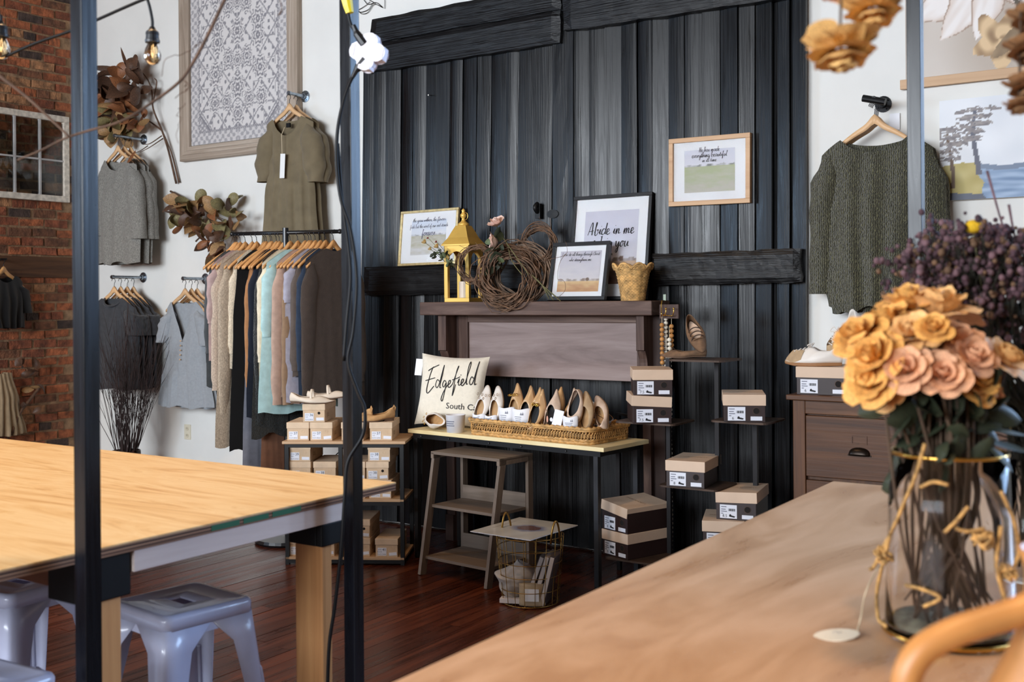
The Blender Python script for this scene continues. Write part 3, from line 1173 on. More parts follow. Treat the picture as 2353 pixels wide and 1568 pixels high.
# charcoal tees
m_char = fabric('charcoal_cotton', (62, 64, 68), var=0.08)
p = wall_bracket(330, 638, 'galvanised pipe bracket holding the charcoal tees', 0.28)
for k, off in enumerate((0.28, 0.22, 0.16, 0.10)):
    loc = Vector((p.x + 0.003, YW - off, p.z - 0.103))
    rz = (0.06, 0.0, 0.05, -0.03)[k]
    hanger(loc, rz, 'pale wooden hanger inside the %s charcoal tee' % words_[k], 'hangers on the wall brackets')
    g = garment('charcoal_tee', m_char, 'charcoal cap-sleeve tee, %s of the four above the twig vase' % words_[k], 'tee shirt',
                [(0, 0.245), (0.12, 0.30), (0.3, 0.285), (1, 0.285)], 0.72, nw=0.10, nf=0.075, nb=0.02, sd=0.085, D=0.055, nfold=3, fold=0.010, seed=k * 2.3 + 1,
                group='charcoal tees', sleeves=dict(L=0.17, r0=0.10, r1=0.10, dx=0.05))
    put(g, loc + Vector((0, 0, -0.058)), rz)
    cb = MB()
    cb.tube([(0.10 * math.cos(a), -0.035 * math.sin(a) - 0.01, -0.006 - 0.062 * max(0, math.sin(a)) ** 0.8 - 0.01 * max(0, -math.sin(a))) for a in [i * PI / 12 for i in range(24)]], 0.009, 6, True, 0.6)
    cb.build('neck_band', m_char, g, smooth=True)

# pale blue-grey peplum blouses
m_blouse = fabric('pale_blue_grey_gauze', (150, 156, 162), var=0.03, vscale=60)
p = wall_bracket(473, 641, 'galvanised pipe bracket holding the pale blue-grey blouses', 0.20)
for k, off in enumerate((0.20, 0.14, 0.085)):
    loc = Vector((p.x + 0.0, YW - off, p.z - 0.103))
    rz = (0.05, -0.04, 0.03)[k]
    hanger(loc, rz, 'pale wooden hanger inside the %s pale blue-grey blouse' % words_[k], 'hangers on the wall brackets')
    g = garment('peplum_blouse', m_blouse, 'pale blue-grey peplum blouse with a v-neck, %s of three beside the clothes rail' % words_[k], 'blouse',
                [(0, 0.20), (0.2, 0.21), (0.52, 0.215), (0.7, 0.26), (1, 0.30)], 0.80, nw=0.125, nf=0.30, nb=0.02, sd=0.07, D=0.05, nfold=4, fold=0.011, seam=0.56, seed=k * 4 + 2,
                group='pale blue-grey blouses', vneck=True, sleeves=dict(L=0.22, r0=0.085, r1=0.08, dx=0.07), hem=0.012)
    put(g, loc + Vector((0, 0, -0.068)), rz)
    if k == 0:
        for q in range(5):
            MB().ball((0.004, -0.052 - 0.002 * q, -0.30 - 0.035 * q), 0.006, 6, 4).build('button', m_hanger, g)

# olive dresses with puff sleeves
m_olive = fabric('olive_jersey', (116, 104, 82), var=0.06, vscale=12)
m_tagw = plain('white_card', (236, 236, 234), 0.6)
m_string = plain('cream_string', (206, 190, 160), 0.8)
p = wall_bracket(702, 222, 'galvanised pipe bracket holding the olive dresses', 0.15)
for k, off in enumerate((0.17, 0.10)):
    loc = Vector((p.x + 0.01, YW - off, p.z - 0.103))
    rz = (0.04, -0.03)[k]
    hanger(loc, rz, 'pale wooden hanger inside the %s olive dress' % words_[k], 'hangers on the wall brackets')
    g = garment('olive_dress', m_olive, 'olive puff-sleeve dress with a gathered waist, %s of two above the clothes rail' % ('front', 'back')[k], 'dress',
                [(0, 0.22), (0.25, 0.215), (0.38, 0.235), (0.7, 0.27), (1, 0.30)], 1.42, nw=0.125, nf=0.13, nb=0.02, sd=0.05, D=0.07, nfold=4, fold=0.017, seam=0.27, seed=k * 5 + 0.7,
                group='olive dresses', sleeves=dict(L=0.37, r0=0.075, r1=0.068, dx=0.055, puff=0.45), hem=0.01)
    put(g, loc + Vector((0, 0, -0.072)), rz)
    if k == 0:
        tg = MB().box((0.012, -0.088, -0.35), (0.044, 0.002, 0.17), (0, 0.06, 0)).build('swing_tag', m_tagw, g)
        MB().tube([(0.0, -0.05, -0.075), (0.004, -0.085, -0.13), (0.01, -0.088, -0.265)], 0.003, 5).build('tag_string', m_string, tg)
        MB().box((0.0, -0.012, -0.055), (0.035, 0.012, 0.03)).build('neck_label', m_bracket, g)

# dark green chunky jumpers (right)
m_green_knit = fabric('moss_green_knit', (90, 88, 66), heather=0.35, knit=30.0)
p = wall_bracket(2030, 240, 'black pipe bracket holding the moss green jumpers', 0.16, m_blackpipe, 0.012, tee=True)
for k, off in enumerate((0.165, 0.145, 0.125, 0.105)):
    loc = Vector((p.x + 0.0, YW - off, p.z - 0.103 + 0.0))
    hanger(loc, 0.03 - 0.02 * k, 'pale wooden hanger, %s in the row under the black pipe bracket' % words_[k], 'hangers on the wall brackets')
    if k in (0, 3):
        g = garment('knit_jumper', m_green_knit, 'moss green chunky knit jumper, %s one on the black bracket' % ('front', 'back')[k // 3], 'jumper',
                    [(0, 0.27), (0.15, 0.30), (0.5, 0.285), (0.85, 0.26), (1, 0.24)], 0.86, nw=0.16, nf=0.075, nb=0.035, sd=0.07, D=0.075, nfold=4, fold=0.016, seed=2 + k,
                    group='moss green jumpers', sleeves=dict(L=0.70, r0=0.10, r1=0.07, dx=0.045, dy=0.01), hem=0.02)
        put(g, loc + Vector((0.005, 0, -0.088)), 0.03)

# dark garment on the brick wall (far left)
pb = wX(8, 612, XB + 0.12)
m_blackcloth = fabric('black_cotton', (18, 18, 20), var=0.05)
hanger(pb + Vector((0, 0, -0.03)), PI / 2 + 0.2, 'golden wooden hanger on the brick wall', 'hangers on the brick wall', True)
g = garment('black_shirt', m_blackcloth, 'black top hanging on the brick wall at the left edge', 'top', [(0, 0.19), (0.3, 0.2), (1, 0.2)], 0.42, nw=0.09, nf=0.06, sd=0.06, seed=3, sleeves=dict(L=0.2))
put(g, pb + Vector((0, 0, -0.07)), PI / 2 + 0.2)
tag(MB().tube([Vector((XB, pb.y, pb.z + 0.055)), Vector((XB + 0.16, pb.y, pb.z + 0.055))], 0.008, 8).build('wall_peg', m_black_iron), 'black peg in the brick wall holding the black top', 'wall hook')
m_paleskirt = fabric('pale_linen', (160, 140, 112))
pk = wX(-4, 880, XB + 0.1)
g = garment('linen_skirt', m_paleskirt, 'pale linen skirt hanging low on the brick wall at the left edge', 'skirt', [(0, 0.12), (0.5, 0.18), (1, 0.24)], 0.5, nw=0.05, nf=0.01, sd=0.01, nfold=7, fold=0.02, seed=9)
put(g, pk + Vector((0, 0, 0.08)), PI / 2)

# ------------------------------------------------------------------ clothes rail
rail_dir = Vector((math.cos(math.radians(20.3)), math.sin(math.radians(20.3)), 0))
RD = 6.87
rp = wD(656, 535, RD)
RZ = rp.z
m_rail = plain('black_rail', (20, 21, 23), 0.3, spec=0.5)
rk = thing('clothes_rail', 'black T-shaped clothes rail on a round base, packed with clothes', 'clothes rail', (rp.x, rp.y, 0))
MB().tube([rail_dir * -0.36 + Vector((0, 0, RZ)), rail_dir * 0.365 + Vector((0, 0, RZ))], 0.0125, 12).build('rail', m_rail, rk, smooth=True)
for s in (-1, 1):
    MB().ball(rail_dir * 0.365 * s + Vector((0, 0, RZ)), 0.016, 10, 6).build('end_cap', m_rail, rk, smooth=True)
MB().lathe([(0.0, 0.03), (0.019, 0.03), (0.019, RZ + 0.03), (0.0, RZ + 0.032)], 14).build('pole', m_rail, rk, smooth=False)
MB().lathe([(0.0, 0.0), (0.20, 0.0), (0.205, 0.012), (0.20, 0.03), (0.06, 0.042), (0.0, 0.042)], 32).build('base', m_rail, rk, smooth=False)

FAB = dict(
    charcoal=fabric('rail_charcoal', (72, 76, 78)), mauve=fabric('rail_mauve', (176, 152, 148)), oat=fabric('rail_oatmeal', (184, 166, 148), heather=0.15),
    beige=fabric('rail_beige_heather', (168, 152, 132), heather=0.18), cream=fabric('rail_cream_print', (214, 200, 176), heather=0.12), black=fabric('rail_black', (14, 14, 15), var=0.05),
    camel=fabric('rail_camel', (166, 118, 78)), navy=fabric('rail_denim_dark', (28, 34, 46)), knit=fabric('rail_charcoal_knit', (58, 62, 62), knit=46.0), fluffy=fabric('rail_cream_fluffy', (224, 212, 186), bump=0.8, wscale=300),
    mint=fabric('rail_mint', (176, 210, 210)), tanpink=fabric('rail_dusty_pink', (180, 152, 136)), tan=fabric('rail_tan', (142, 116, 92)), lav=fabric('rail_lavender_grey', (164, 162, 176)),
    brown=fabric('rail_grey_brown', (92, 82, 76)), teddy=fabric('rail_brown_teddy', (70, 60, 54), bump=1.0, wscale=350), denim=fabric('rail_denim', (44, 56, 74)), rust=fabric('rail_rust_brown', (112, 76, 56)),
    grey=fabric('rail_steel_grey', (120, 122, 132)))
LAB = dict(charcoal='charcoal shirt at the far left end', mauve='mauve tee with a short turned-up sleeve', oat='oatmeal shirt jacket with long sleeves', beige='long beige heather coat', cream='cream printed blouse',
           black='long black dress', camel='camel pleated-sleeve blouse', navy='dark denim jacket', knit='charcoal chunky cardigan', fluffy='cream fluffy cardigan', mint='mint green shirt', tanpink='dusty pink knit jumper',
           tan='tan brown shirt', lav='lavender grey tee', brown='grey-brown jersey top', teddy='dark brown teddy jacket by the post', denim='blue denim shirt near the right end', rust='rust brown trousers reaching lowest', grey='steel grey skirt showing below the coats')
# (key, position on rail -1..1, length, sleeve length, half width, extra)
SEQ = [('charcoal', -0.97, 0.86, 0.5, 0.22), ('mauve', -0.90, 0.70, 0.32, 0.23), ('oat', -0.80, 0.80, 0.72, 0.23), ('beige', -0.66, 1.22, 0.86, 0.24), ('cream', -0.57, 0.75, 0.5, 0.20), ('black', -0.42, 1.26, 0.0, 0.22),
       ('grey', -0.38, 1.42, 0.0, 0.16), ('camel', -0.27, 0.66, 0.70, 0.19), ('navy', -0.18, 1.05, 0.6, 0.20), ('rust', -0.12, 1.62, 0.0, 0.13), ('knit', -0.02, 1.16, 0.92, 0.22), ('fluffy', 0.09, 0.84, 0.55, 0.235), ('mint', 0.24, 1.02, 0.40, 0.25),
       ('tanpink', 0.38, 0.92, 0.80, 0.235), ('tan', 0.50, 0.92, 0.80, 0.21), ('lav', 0.58, 0.95, 0.2, 0.22), ('brown', 0.68, 0.80, 0.6, 0.21), ('denim', 0.78, 0.92, 0.6, 0.21), ('teddy', 0.93, 0.92, 0.74, 0.235)]
hr = math.radians(20.3 - 90 - 32)       # hanger axis: local +X points at the camera side
for i, (k, s, L, sl, hw) in enumerate(SEQ):
    base = Vector((rp.x, rp.y, RZ)) + rail_dir * 0.345 * s
    rz = hr + R.uniform(-0.04, 0.04)
    ztop_ = RZ + 0.0125 - 0.092
    loc = Vector((base.x, base.y, ztop_))
    hanger(loc, rz, 'golden wooden hanger carrying the ' + LAB[k].split(' at ')[0].split(' with ')[0].split(' by ')[0].split(' near ')[0].split(' reach')[0].split(' show')[0] + ' on the rail', 'hangers on the clothes rail', True)
    low = k in ('rust', 'grey')
    g = garment('hanging_' + {'rust': 'trousers', 'grey': 'skirt'}.get(k, 'garment'), FAB[k], LAB[k] + (' of the packed clothes rail' if k in ('charcoal',) else ' on the clothes rail'), 'clothing',
                [(0, 0.10 if low else hw - 0.03), (0.3, hw), (1, hw * (1.15 if L > 1 else 1.0))], L - (0.12 if low else 0), nw=0.055, nf=0.05, nb=0.02, sd=0.095, D=0.030, nfold=6, fold=0.007, seed=i * 1.7,
                group='clothes on the rail', sleeves=dict(L=sl, r0=0.075, r1=0.048, dx=0.035, dy=0.0, cuff=0.18, flat=0.42) if sl else None, nu=18, nv=18, hem=0.012)
    put(g, loc + Vector((0, 0, -0.12 if low else -0.022)), rz)
for j in (0, 3, 6):
    s = -0.98 + j * 0.235 + R.uniform(-0.04, 0.04)
    base = Vector((rp.x, rp.y, RZ)) + rail_dir * 0.345 * s
    hanger(Vector((base.x, base.y, RZ + 0.0125 - 0.092)), hr + R.uniform(-0.2, 0.2), 'spare golden wooden hanger on the rail, ' + ('by its left end cap', 'beside the mauve tee', 'beside the cream blouse', 'beside the camel blouse', 'just left of the pole', 'just right of the pole', 'beside the mint shirt', 'beside the lavender tee', 'by the timber post')[j], 'spare hangers on the clothes rail', True)

# ------------------------------------------------------------------ framed rug print
m_barn = wood('weathered_oak_frame', [(0.3, (148, 132, 116)), (0.55, (176, 160, 144)), (0.75, (196, 184, 170))], 'z', 6, 0.7, orand=0.05, stretch=18)
m_barnx = wood('weathered_oak_rail', [(0.3, (148, 132, 116)), (0.55, (176, 160, 144)), (0.75, (196, 184, 170))], 'x', 6, 0.7, orand=0.05, stretch=18)
m_print = printmat('printed_cloth', 0.8)
YF = YW - 0.055
pl, pr_ = wY(413, 372, YF), wY(684, 340, YF)
FW, FH = pr_.x - pl.x, 1.75
fz = (pl.z + pr_.z) / 2
fr = thing('framed_rug', 'grey and cream persian-patterned rug panel in a weathered wooden frame', 'wall art', (pl.x + FW / 2, YF, fz))
fb = 0.115


def moulding(pts_out, pts_in, name, mat):
    # stepped profile between outer and inner edge
    b_ = MB()
    prof = [(0.0, 0.05), (0.0, 0.0), (0.12, -0.012), (0.35, -0.014), (0.42, -0.004), (0.62, -0.006), (0.70, 0.004), (0.92, 0.004), (0.95, 0.03), (1.0, 0.03), (1.0, 0.05)]
    rows = []
    for k in (0, 1):
        rows.append([(lerp(pts_out[k][0], pts_in[k][0], t), y, lerp(pts_out[k][1], pts_in[k][1], t)) for t, y in prof])
    n = len(prof)
    b_.v = rows[0] + rows[1]
    b_.f = [(i, (i + 1) % n, n + (i + 1) % n, n + i) for i in range(n)] + [tuple(range(n)), tuple(range(2 * n - 1, n - 1, -1))]
    return b_.build(name, mat, fr)


o_ = [(-FW / 2, 0), (FW / 2, 0), (FW / 2, FH), (-FW / 2, FH)]
i_ = [(-FW / 2 + fb, fb), (FW / 2 - fb, fb), (FW / 2 - fb, FH - fb), (-FW / 2 + fb, FH - fb)]
for k in range(4):
    l = (k + 1) % 4
    moulding((o_[k], o_[l]), (i_[k], i_[l]), 'frame_side', m_barnx if k % 2 == 0 else m_barn)


def rugcol(u, v):
    cream, ink = (214, 210, 208), (122, 120, 126)
    w_, h_ = FW - 2 * fb, FH - 2 * fb
    x, z = abs(u - 0.5) * w_, v * h_
    zc = abs(z - 0.82)
    hw = w_ / 2
    d = 0.0
    rings_ = lambda cx, cz, s: abs(math.sin(math.hypot(x - cx, zc - cz) * PI * 2 / s))
    # border with dense small motif
    edge = min(hw - x, z)
    if edge < 0.085:
        d = 0.62 if (math.sin(x * 105) * math.sin(z * 105) + 0.6 * nz(x * 50, z * 50)) > 0.05 else 0.12
    elif edge < 0.10:
        d = 1.0 if int(z * 90 + x * 90) % 2 else 0.45
    else:
        # octagon corners
        if x + (0.30 - z) * 0.9 > hw - 0.02 and z < 0.4:
            d = 0.75 if (math.sin(x * 140) * math.sin(z * 140)) > -0.1 else 0.15
        elif abs(x + (0.30 - z) * 0.9 - (hw - 0.035)) < 0.012 and z < 0.4:
            d = 1.0
        else:
            for (cx, cz, s) in ((0.0, 0.0, 0.07), (0.10, 0.20, 0.06), (0.0, 0.42, 0.075), (0.22, 0.06, 0.07), (0.24, 0.30, 0.07), (0.12, 0.52, 0.055), (0.25, 0.52, 0.06), (0.0, 0.22, 0.05), (0.0, 0.62, 0.06)):
                q = math.hypot(x - cx, (zc - cz) * 0.72)
                if q < s:
                    a = math.atan2(zc - cz, x - cx)
                    rr = q / s * (1 + 0.16 * math.cos(8 * a))
                    d = max(d, 0.95 if (0.1 < rr < 0.32 or 0.5 < rr < 0.68 or 0.86 < rr < 1.0) else 0.0)
                    return mixc(cream, ink, d * 0.92)
            # lattice
            l1 = abs(((x * 1.2 + zc) * 5.2) % 1.0 - 0.5)
            l2 = abs(((x * 1.2 - zc) * 5.2) % 1.0 - 0.5)
            if min(l1, l2) < 0.045: d = 0.8
            f = math.sin(x * 78 + 0.6) * math.sin(zc * 64)
            if f > 0.62: d = 0.95
            if abs(x % 0.115 - 0.05) < 0.004 and math.sin(zc * 31) > 0.2: d = 0.75
            if abs(zc % 0.16 - 0.08) < 0.0045 and math.sin(x * 40) > 0.1: d = 0.75
    return mixc(cream, ink, d * 0.9)


pc = picture('rug_panel', FW - 2 * fb, FH - 2 * fb, 150, 260, rugcol, m_print, fr)
pc.location = (0, 0.02, FH / 2)

# ------------------------------------------------------------------ dried magnolia branches on the white wall
m_bark = plain('brown_twig', (92, 68, 52), 0.8, var=0.2, vscale=30)
m_leaf = [plain('dry_leaf_rust', (132, 84, 52), 0.55, var=0.2, vscale=25), plain('dry_leaf_tan', (150, 116, 76), 0.6, var=0.2, vscale=25), plain('dry_leaf_brown', (84, 58, 42), 0.55, var=0.25, vscale=25), plain('dry_leaf_sage', (128, 118, 80), 0.6, var=0.2, vscale=25)]


def leaf_mesh(curl, fold_, L=1.0, W_=0.42):
    b_ = MB()

    def fn(u, v):
        t = v
        w_ = W_ * math.sin(PI * min(1, t * 0.97 + 0.02)) ** 0.75 * (1 - 0.25 * t)
        s = (u - 0.5) * 2
        x = s * w_ * math.cos(fold_ * abs(s))
        y = abs(s) * w_ * math.sin(fold_) * 0.9
        a = curl * t
        r = L / max(0.05, abs(curl)) if abs(curl) > 0.05 else 0
        if r:
            zz, yy = r * math.sin(a) * (1 if curl > 0 else 1), r * (1 - math.cos(a)) * (1 if curl > 0 else -1)
        else:
            zz, yy = L * t, 0
        return (x, y + yy, abs(zz))
    b_.grid(fn, 4, 7)
    return b_.mesh('leaf', True)


LEAF_ME = []
for mi, m in enumerate(m_leaf):
    for (cu, fo) in ((0.5, 0.3), (1.2, 0.55), (-0.9, 0.5), (1.7, 0.8)):
        me = leaf_mesh(cu, fo)
        me.materials.append(m)
        LEAF_ME.append((mi, me))


def put_leaf(parent, p, direction, size, kinds, spin=None, rel=Vector((0, 0, 0)), name='leaf'):
    mi = R.choice(kinds)
    me = R.choice([m for i, m in LEAF_ME if i == mi])
    d = Vector(direction).normalized()
    q = d.to_track_quat('Z', 'Y') @ Euler((0, 0, spin if spin is not None else R.uniform(0, 6.28))).to_quaternion()
    o = inst(name, me, parent)
    o.rotation_mode = 'QUATERNION'
    o.rotation_quaternion = q
    o.location = p - rel
    o.scale = (size, size, size)
    return o


def branch(name, label, pts_px, r, leaves, twigs=(), cat='dried branch'):
    """pts_px: (px,py,off) from the wall; leaves: (px,py,off,size_px,kinds)"""
    P = [wY(a, b, YW - c) for a, b, c in pts_px]
    root = P[0]
    t = thing(name, label, cat, root)
    pp = catmull(P, 5)
    n = len(pp)
    MB().tube([q - root for q in pp], [lerp(r, r * 0.45, i / (n - 1)) for i in range(n)], 7).build('stem', m_bark, t, smooth=True)
    for tw in twigs:
        Q = catmull([wY(a, b, YW - c) for a, b, c in tw[0]], 5)
        MB().tube([q - root for q in Q], [lerp(tw[1], tw[1] * 0.5, i / (len(Q) - 1)) for i in range(len(Q))], 6).build('twig', m_bark, t, smooth=True)
    for (a, b, c, s, k, d) in leaves:
        p = wY(a, b, YW - c)
        put_leaf(t, p, d, s, k, rel=root)
    return t


def leafset(cx, cy, sx, sy, n, off, size, kinds):
    out = []
    for _ in range(n):
        a = R.uniform(0, 6.28); q = math.sqrt(R.random())
        dx, dy = math.cos(a) * q, math.sin(a) * q
        d = (dx + R.uniform(-.6, .6), -0.6 + R.uniform(-.5, .4), -dy * 0.8 + R.uniform(-.7, .5))
        out.append((cx + dx * sx, cy + dy * sy, off + R.uniform(-0.05, 0.06), size * R.uniform(0.75, 1.25), kinds, d))
    return out


lv = leafset(282, 200, 50, 42, 40, 0.16, 0.18, (2, 2, 0, 2)) + leafset(268, 262, 50, 34, 40, 0.15, 0.17, (1, 0, 2, 3)) + leafset(252, 305, 36, 16, 20, 0.14, 0.15, (1, 0, 3)) + leafset(318, 268, 18, 20, 8, 0.12, 0.11, (0, 1))
branch('magnolia_branch', 'forked dried branch with a big rust and brown leaf cluster on the white wall', [(405, 422, 0.03), (388, 350, 0.04), (372, 300, 0.06), (352, 250, 0.08), (348, 205, 0.09), (330, 170, 0.1), (300, 158, 0.1), (225, 168, 0.14)], 0.009, lv,
       [([(412, 420, 0.02), (395, 355, 0.03), (374, 302, 0.06)], 0.008), ([(372, 300, 0.06), (345, 280, 0.1), (330, 275, 0.1)], 0.008), ([(353, 232, 0.08), (360, 190, 0.07), (355, 180, 0.07)], 0.007), ([(375, 318, 0.05), (345, 338, 0.12), (322, 350, 0.16)], 0.005), ([(372, 312, 0.05), (345, 330, 0.1), (330, 332, 0.12)], 0.005)])
lv = leafset(440, 475, 44, 30, 26, 0.15, 0.15, (1, 2, 3)) + leafset(495, 492, 44, 32, 30, 0.15, 0.15, (3, 1, 0, 2)) + leafset(500, 550, 30, 32, 20, 0.15, 0.15, (1, 0, 2)) + leafset(548, 498, 18, 14, 6, 0.13, 0.12, (3, 1)) + leafset(415, 505, 16, 16, 5, 0.15, 0.10, (1, 0))
branch('magnolia_garland', 'dried magnolia leaf spray on the wall above the clothes rail', [(392, 440, 0.04), (430, 460, 0.06), (480, 490, 0.07), (520, 520, 0.07), (505, 575, 0.09)], 0.009, lv, [([(450, 555, 0.08), (470, 535, 0.08), (490, 515, 0.08)], 0.007)])
# one single big leaf lying over the grey tops
branch('dried_leaf_sprig', 'single rust leaf on a thin sprig in front of the grey tops', [(340, 335, 0.22), (320, 348, 0.28), (305, 352, 0.31)], 0.004, [(312, 346, 0.30, 0.14, (0,), (-0.9, -0.2, -0.5))])

# long bare vine crossing in front of the rug frame and the post
vp = [(530, -30, 3.6), (478, 80, 3.55), (440, 150, 3.45), (410, 190, 3.4), (350, 235, 3.3), (280, 278, 3.0), (205, 300, 2.75), (150, 318, 2.68), (95, 345, 2.66), (40, 368, 2.66)]
P = catmull([wD(a, b, 2.42 if i > 4 else 2.44) for i, (a, b, c) in enumerate(vp)], 6)
vn = thing('bare_vine', 'long bare curling vine stretched across the left post and the rug frame', 'dried vine', P[0])
MB().tube([q - P[0] for q in P], [lerp(0.0042, 0.002, i / (len(P) - 1)) for i in range(len(P))], 7).build('stem', m_bark, vn, smooth=True)


def tendril(pts, d=2.44, r=0.0009, coil=True, name='tendril'):
    Q = catmull([wD(a, b, d) for a, b in pts], 8)
    out = []
    for i, q in enumerate(Q):
        t = i / (len(Q) - 1)
        a = t * 34
        k = 0.0045 * sstep(0.35, 0.6, t) if coil else 0
        out.append(q - P[0] + Vector((math.cos(a) * k, math.sin(a) * k, math.sin(a) * k)))
    MB().tube(out, r, 4).build(name, m_bark, vn, smooth=True)


tendril([(372, 175), (378, 140), (398, 128), (425, 122), (450, 105), (460, 98)])
tendril([(420, 182), (432, 192), (442, 202)], coil=False)
tendril([(402, 226), (415, 215), (430, 205), (424, 190)])
tendril([(410, 330), (405, 310), (412, 285), (410, 255), (424, 240)], r=0.0007)
tendril([(640, -10), (648, 20), (640, 36)], r=0.0012)
# thin branch in front of the bricks
P2_ = catmull([wD(a, b, 2.40) for a, b in ((-20, 155), (0, 175), (60, 222), (110, 268), (160, 315))], 6)
tag(MB().tube([q - P2_[0] for q in P2_], [lerp(0.0036, 0.0026, i / (len(P2_) - 1)) for i in range(len(P2_))], 7).build('bare_stick', m_bark, loc=P2_[0], smooth=True), 'straight bare stick slanting down in front of the brick wall', 'dried branch')

# leafy branch in front of the lower bricks
t = thing('dark_leaf_branch', 'dark dried leaf branch leaning against the lower brick wall', 'dried branch', wX(25, 1000, XB + 0.15))
root = t.location.copy()
bp = catmull([wX(25, 1000, XB + 0.15), wX(45, 950, XB + 0.13), wX(72, 915, XB + 0.1), wX(95, 885, XB + 0.08)], 5)
MB().tube([q - root for q in bp], 0.012, 6).build('stem', m_bark, t, smooth=True)
for (a, b, s) in ((40, 830, .12), (60, 845, .13), (80, 855, .12), (35, 842, .1), (75, 820, .12), (85, 885, .1), (95, 890, .1), (78, 895, .1), (60, 930, .09), (75, 950, .09), (50, 960, .09)):
    put_leaf(t, wX(a, b, XB + 0.1), (R.uniform(-.3, .6), R.uniform(-1, 1), R.uniform(-.5, .7)), s, (2, 2, 1), rel=root)

# ------------------------------------------------------------------ string light
m_cord = plain('black_rubber_cord', (14, 13, 14), 0.5, spec=0.25)
m_socket = plain('black_socket', (20, 20, 22), 0.45)
m_bulb = glassmat('amber_bulb_glass', (255, 226, 178), 0.0, 1.3)
m_fil, nt_, b__ = newmat('glowing_filament')
b__.inputs['Emission Color'].default_value = (1.0, 0.62, 0.22, 1); b__.inputs['Emission Strength'].default_value = 1.2
SD = 2.9
cp = [wD(a, b, SD) for a, b in ((-40, 150), (10, 131), (80, 100), (160, 72), (217, 48), (280, 20), (322, 2), (345, -6), (380, -14))]
sl_ = thing('string_light', 'black festoon cord with clear amber bulbs at the top left', 'string light', cp[6])
root = cp[6].copy()
MB().tube([q - root for q in catmull(cp, 5)], 0.0042, 7).build('cord', m_cord, sl_, smooth=True)
for (bx, by, cx_, cy_) in ((350, 95, 338, -4), (2, 82, -6, 20)):
    top_ = wD(bx, by - 30, SD); cpt = wD(cx_, cy_, SD); sc_ = SD / FPX
    MB().tube([q - root for q in catmull([cpt, wD(cx_ + 6, cy_ + 20, SD), wD(bx, by - 48, SD), top_], 5)], 0.004, 7).build('drop_cord', m_cord, sl_, smooth=True)
    sk = MB().lathe([(0.0, 0.0), (0.006, 0.0), (0.010, -0.008), (0.0165, -0.014), (0.0175, -0.020), (0.0165, -0.022), (0.0175, -0.034), (0.0195, -0.036), (0.019, -0.042), (0.0, -0.042)], 18, top_ + Vector((0, 0, 0.004)) - root).build('socket', m_socket, sl_, smooth=False)
    bo = top_ + Vector((0, 0, -0.036)) - root
    bl = MB().lathe([(0.010, 0.0), (0.0125, -0.006), (0.018, -0.018), (0.0222, -0.034), (0.0212, -0.046), (0.015, -0.056), (0.007, -0.0605), (0.0, -0.0615)], 20, bo).build('bulb', m_bulb, sl_, smooth=True)
    MB().tube([bo + Vector(q) for q in ((-0.004, 0, -0.004), (-0.008, 0, -0.03), (-0.003, 0.004, -0.042), (0.0, 0, -0.026), (0.003, -0.004, -0.042), (0.008, 0, -0.03), (0.004, 0, -0.004))], 0.0007, 4).build('filament', m_fil, bl)

# power cable, plugs and white splitter on the far post
PD = P2.copy()
dpt = (PD - EYE).dot(CAMR @ Vector((0, 0, -1)))
cb = thing('power_cable', 'black power cable with plugs and a white star splitter on the timber post', 'power cable', wD(800, 60, dpt - 0.03))
root = cb.location.copy()
m_yel = plain('yellow_plug', (238, 214, 40), 0.4)
m_wpl = plain('white_plastic', (240, 238, 248), 0.4)
D_ = dpt - 0.03
q0 = catmull([wD(790, -20, D_), wD(800, 30, D_), wD(806, 55, D_), wD(815, 72, D_)], 4)
MB().tube([q - root for q in q0], 0.005, 7).build('cord', m_cord, cb, smooth=True)
ye = [wD(795, -12, D_) - root, wD(800, 14, D_) - root, wD(804, 30, D_) - root]
MB().tube(ye, [0.018, 0.015, 0.012], 10).build('yellow_end', m_yel, cb)
c_ = wD(848, 122, D_)
pa = [wD(812, 58, D_) - root, wD(818, 72, D_) - root, wD(820, 78, D_) - root, wD(838, 102, D_) - root]
MB().tube(pa, [0.007, 0.009, 0.012, 0.016], 10).build('plug', m_socket, cb)
pb_ = [wD(810, 178, D_) - root, wD(818, 163, D_) - root, wD(824, 155, D_) - root, wD(840, 138, D_) - root]
MB().tube(pb_, [0.006, 0.008, 0.013, 0.017], 10).build('plug', m_socket, cb)
# splitter: four-lobed star body with flared ends
b_ = MB()
poly = []
for k in range(48):
    a = 2 * PI * k / 48
    r_ = 0.030 + 0.024 * abs(math.cos(2 * a)) ** 0.7
    poly.append((r_ * math.cos(a), r_ * math.sin(a)))
b_.prism(poly, -0.016, 0.016)
sp = b_.build('splitter', m_wpl, cb, bevel=0.004)
spm = Matrix.Translation(c_ - root) @ (facing(Vector((0.3, -0.9, 0.1))).to_4x4()) @ Matrix.Rotation(math.radians(10), 4, 'Y')
sp.matrix_local = spm
for k in range(4):
    a = k * PI / 2
    e = MB().box((0.047 * math.cos(a), 0, 0.047 * math.sin(a)), (0.014, 0.036, 0.040), (0, -a, 0)).build('outlet_face', m_wpl, cb, bevel=0.003)
    e.matrix_local = spm
cz = catmull([wD(a, b, D_ - 0.0) for a, b in ((812, 175), (804, 190), (790, 230), (776, 300), (774, 380), (784, 460), (806, 530), (820, 640), (812, 760), (800, 830), (822, 900), (838, 940), (834, 1000), (800, 1060), (793, 1130), (785, 1250), (770, 1390), (757, 1480), (752, 1600))], 6)
MB().tube([q - root for q in cz], 0.0056, 7).build('cord', m_cord, cb, smooth=True)
cz = catmull([wD(a, b, D_ + 0.012) for a, b in ((776, 330), (786, 460), (800, 560), (806, 640), (797, 740), (790, 830))], 6)
MB().tube([q - root for q in cz], 0.006, 7).build('cord', m_cord, cb, smooth=True)

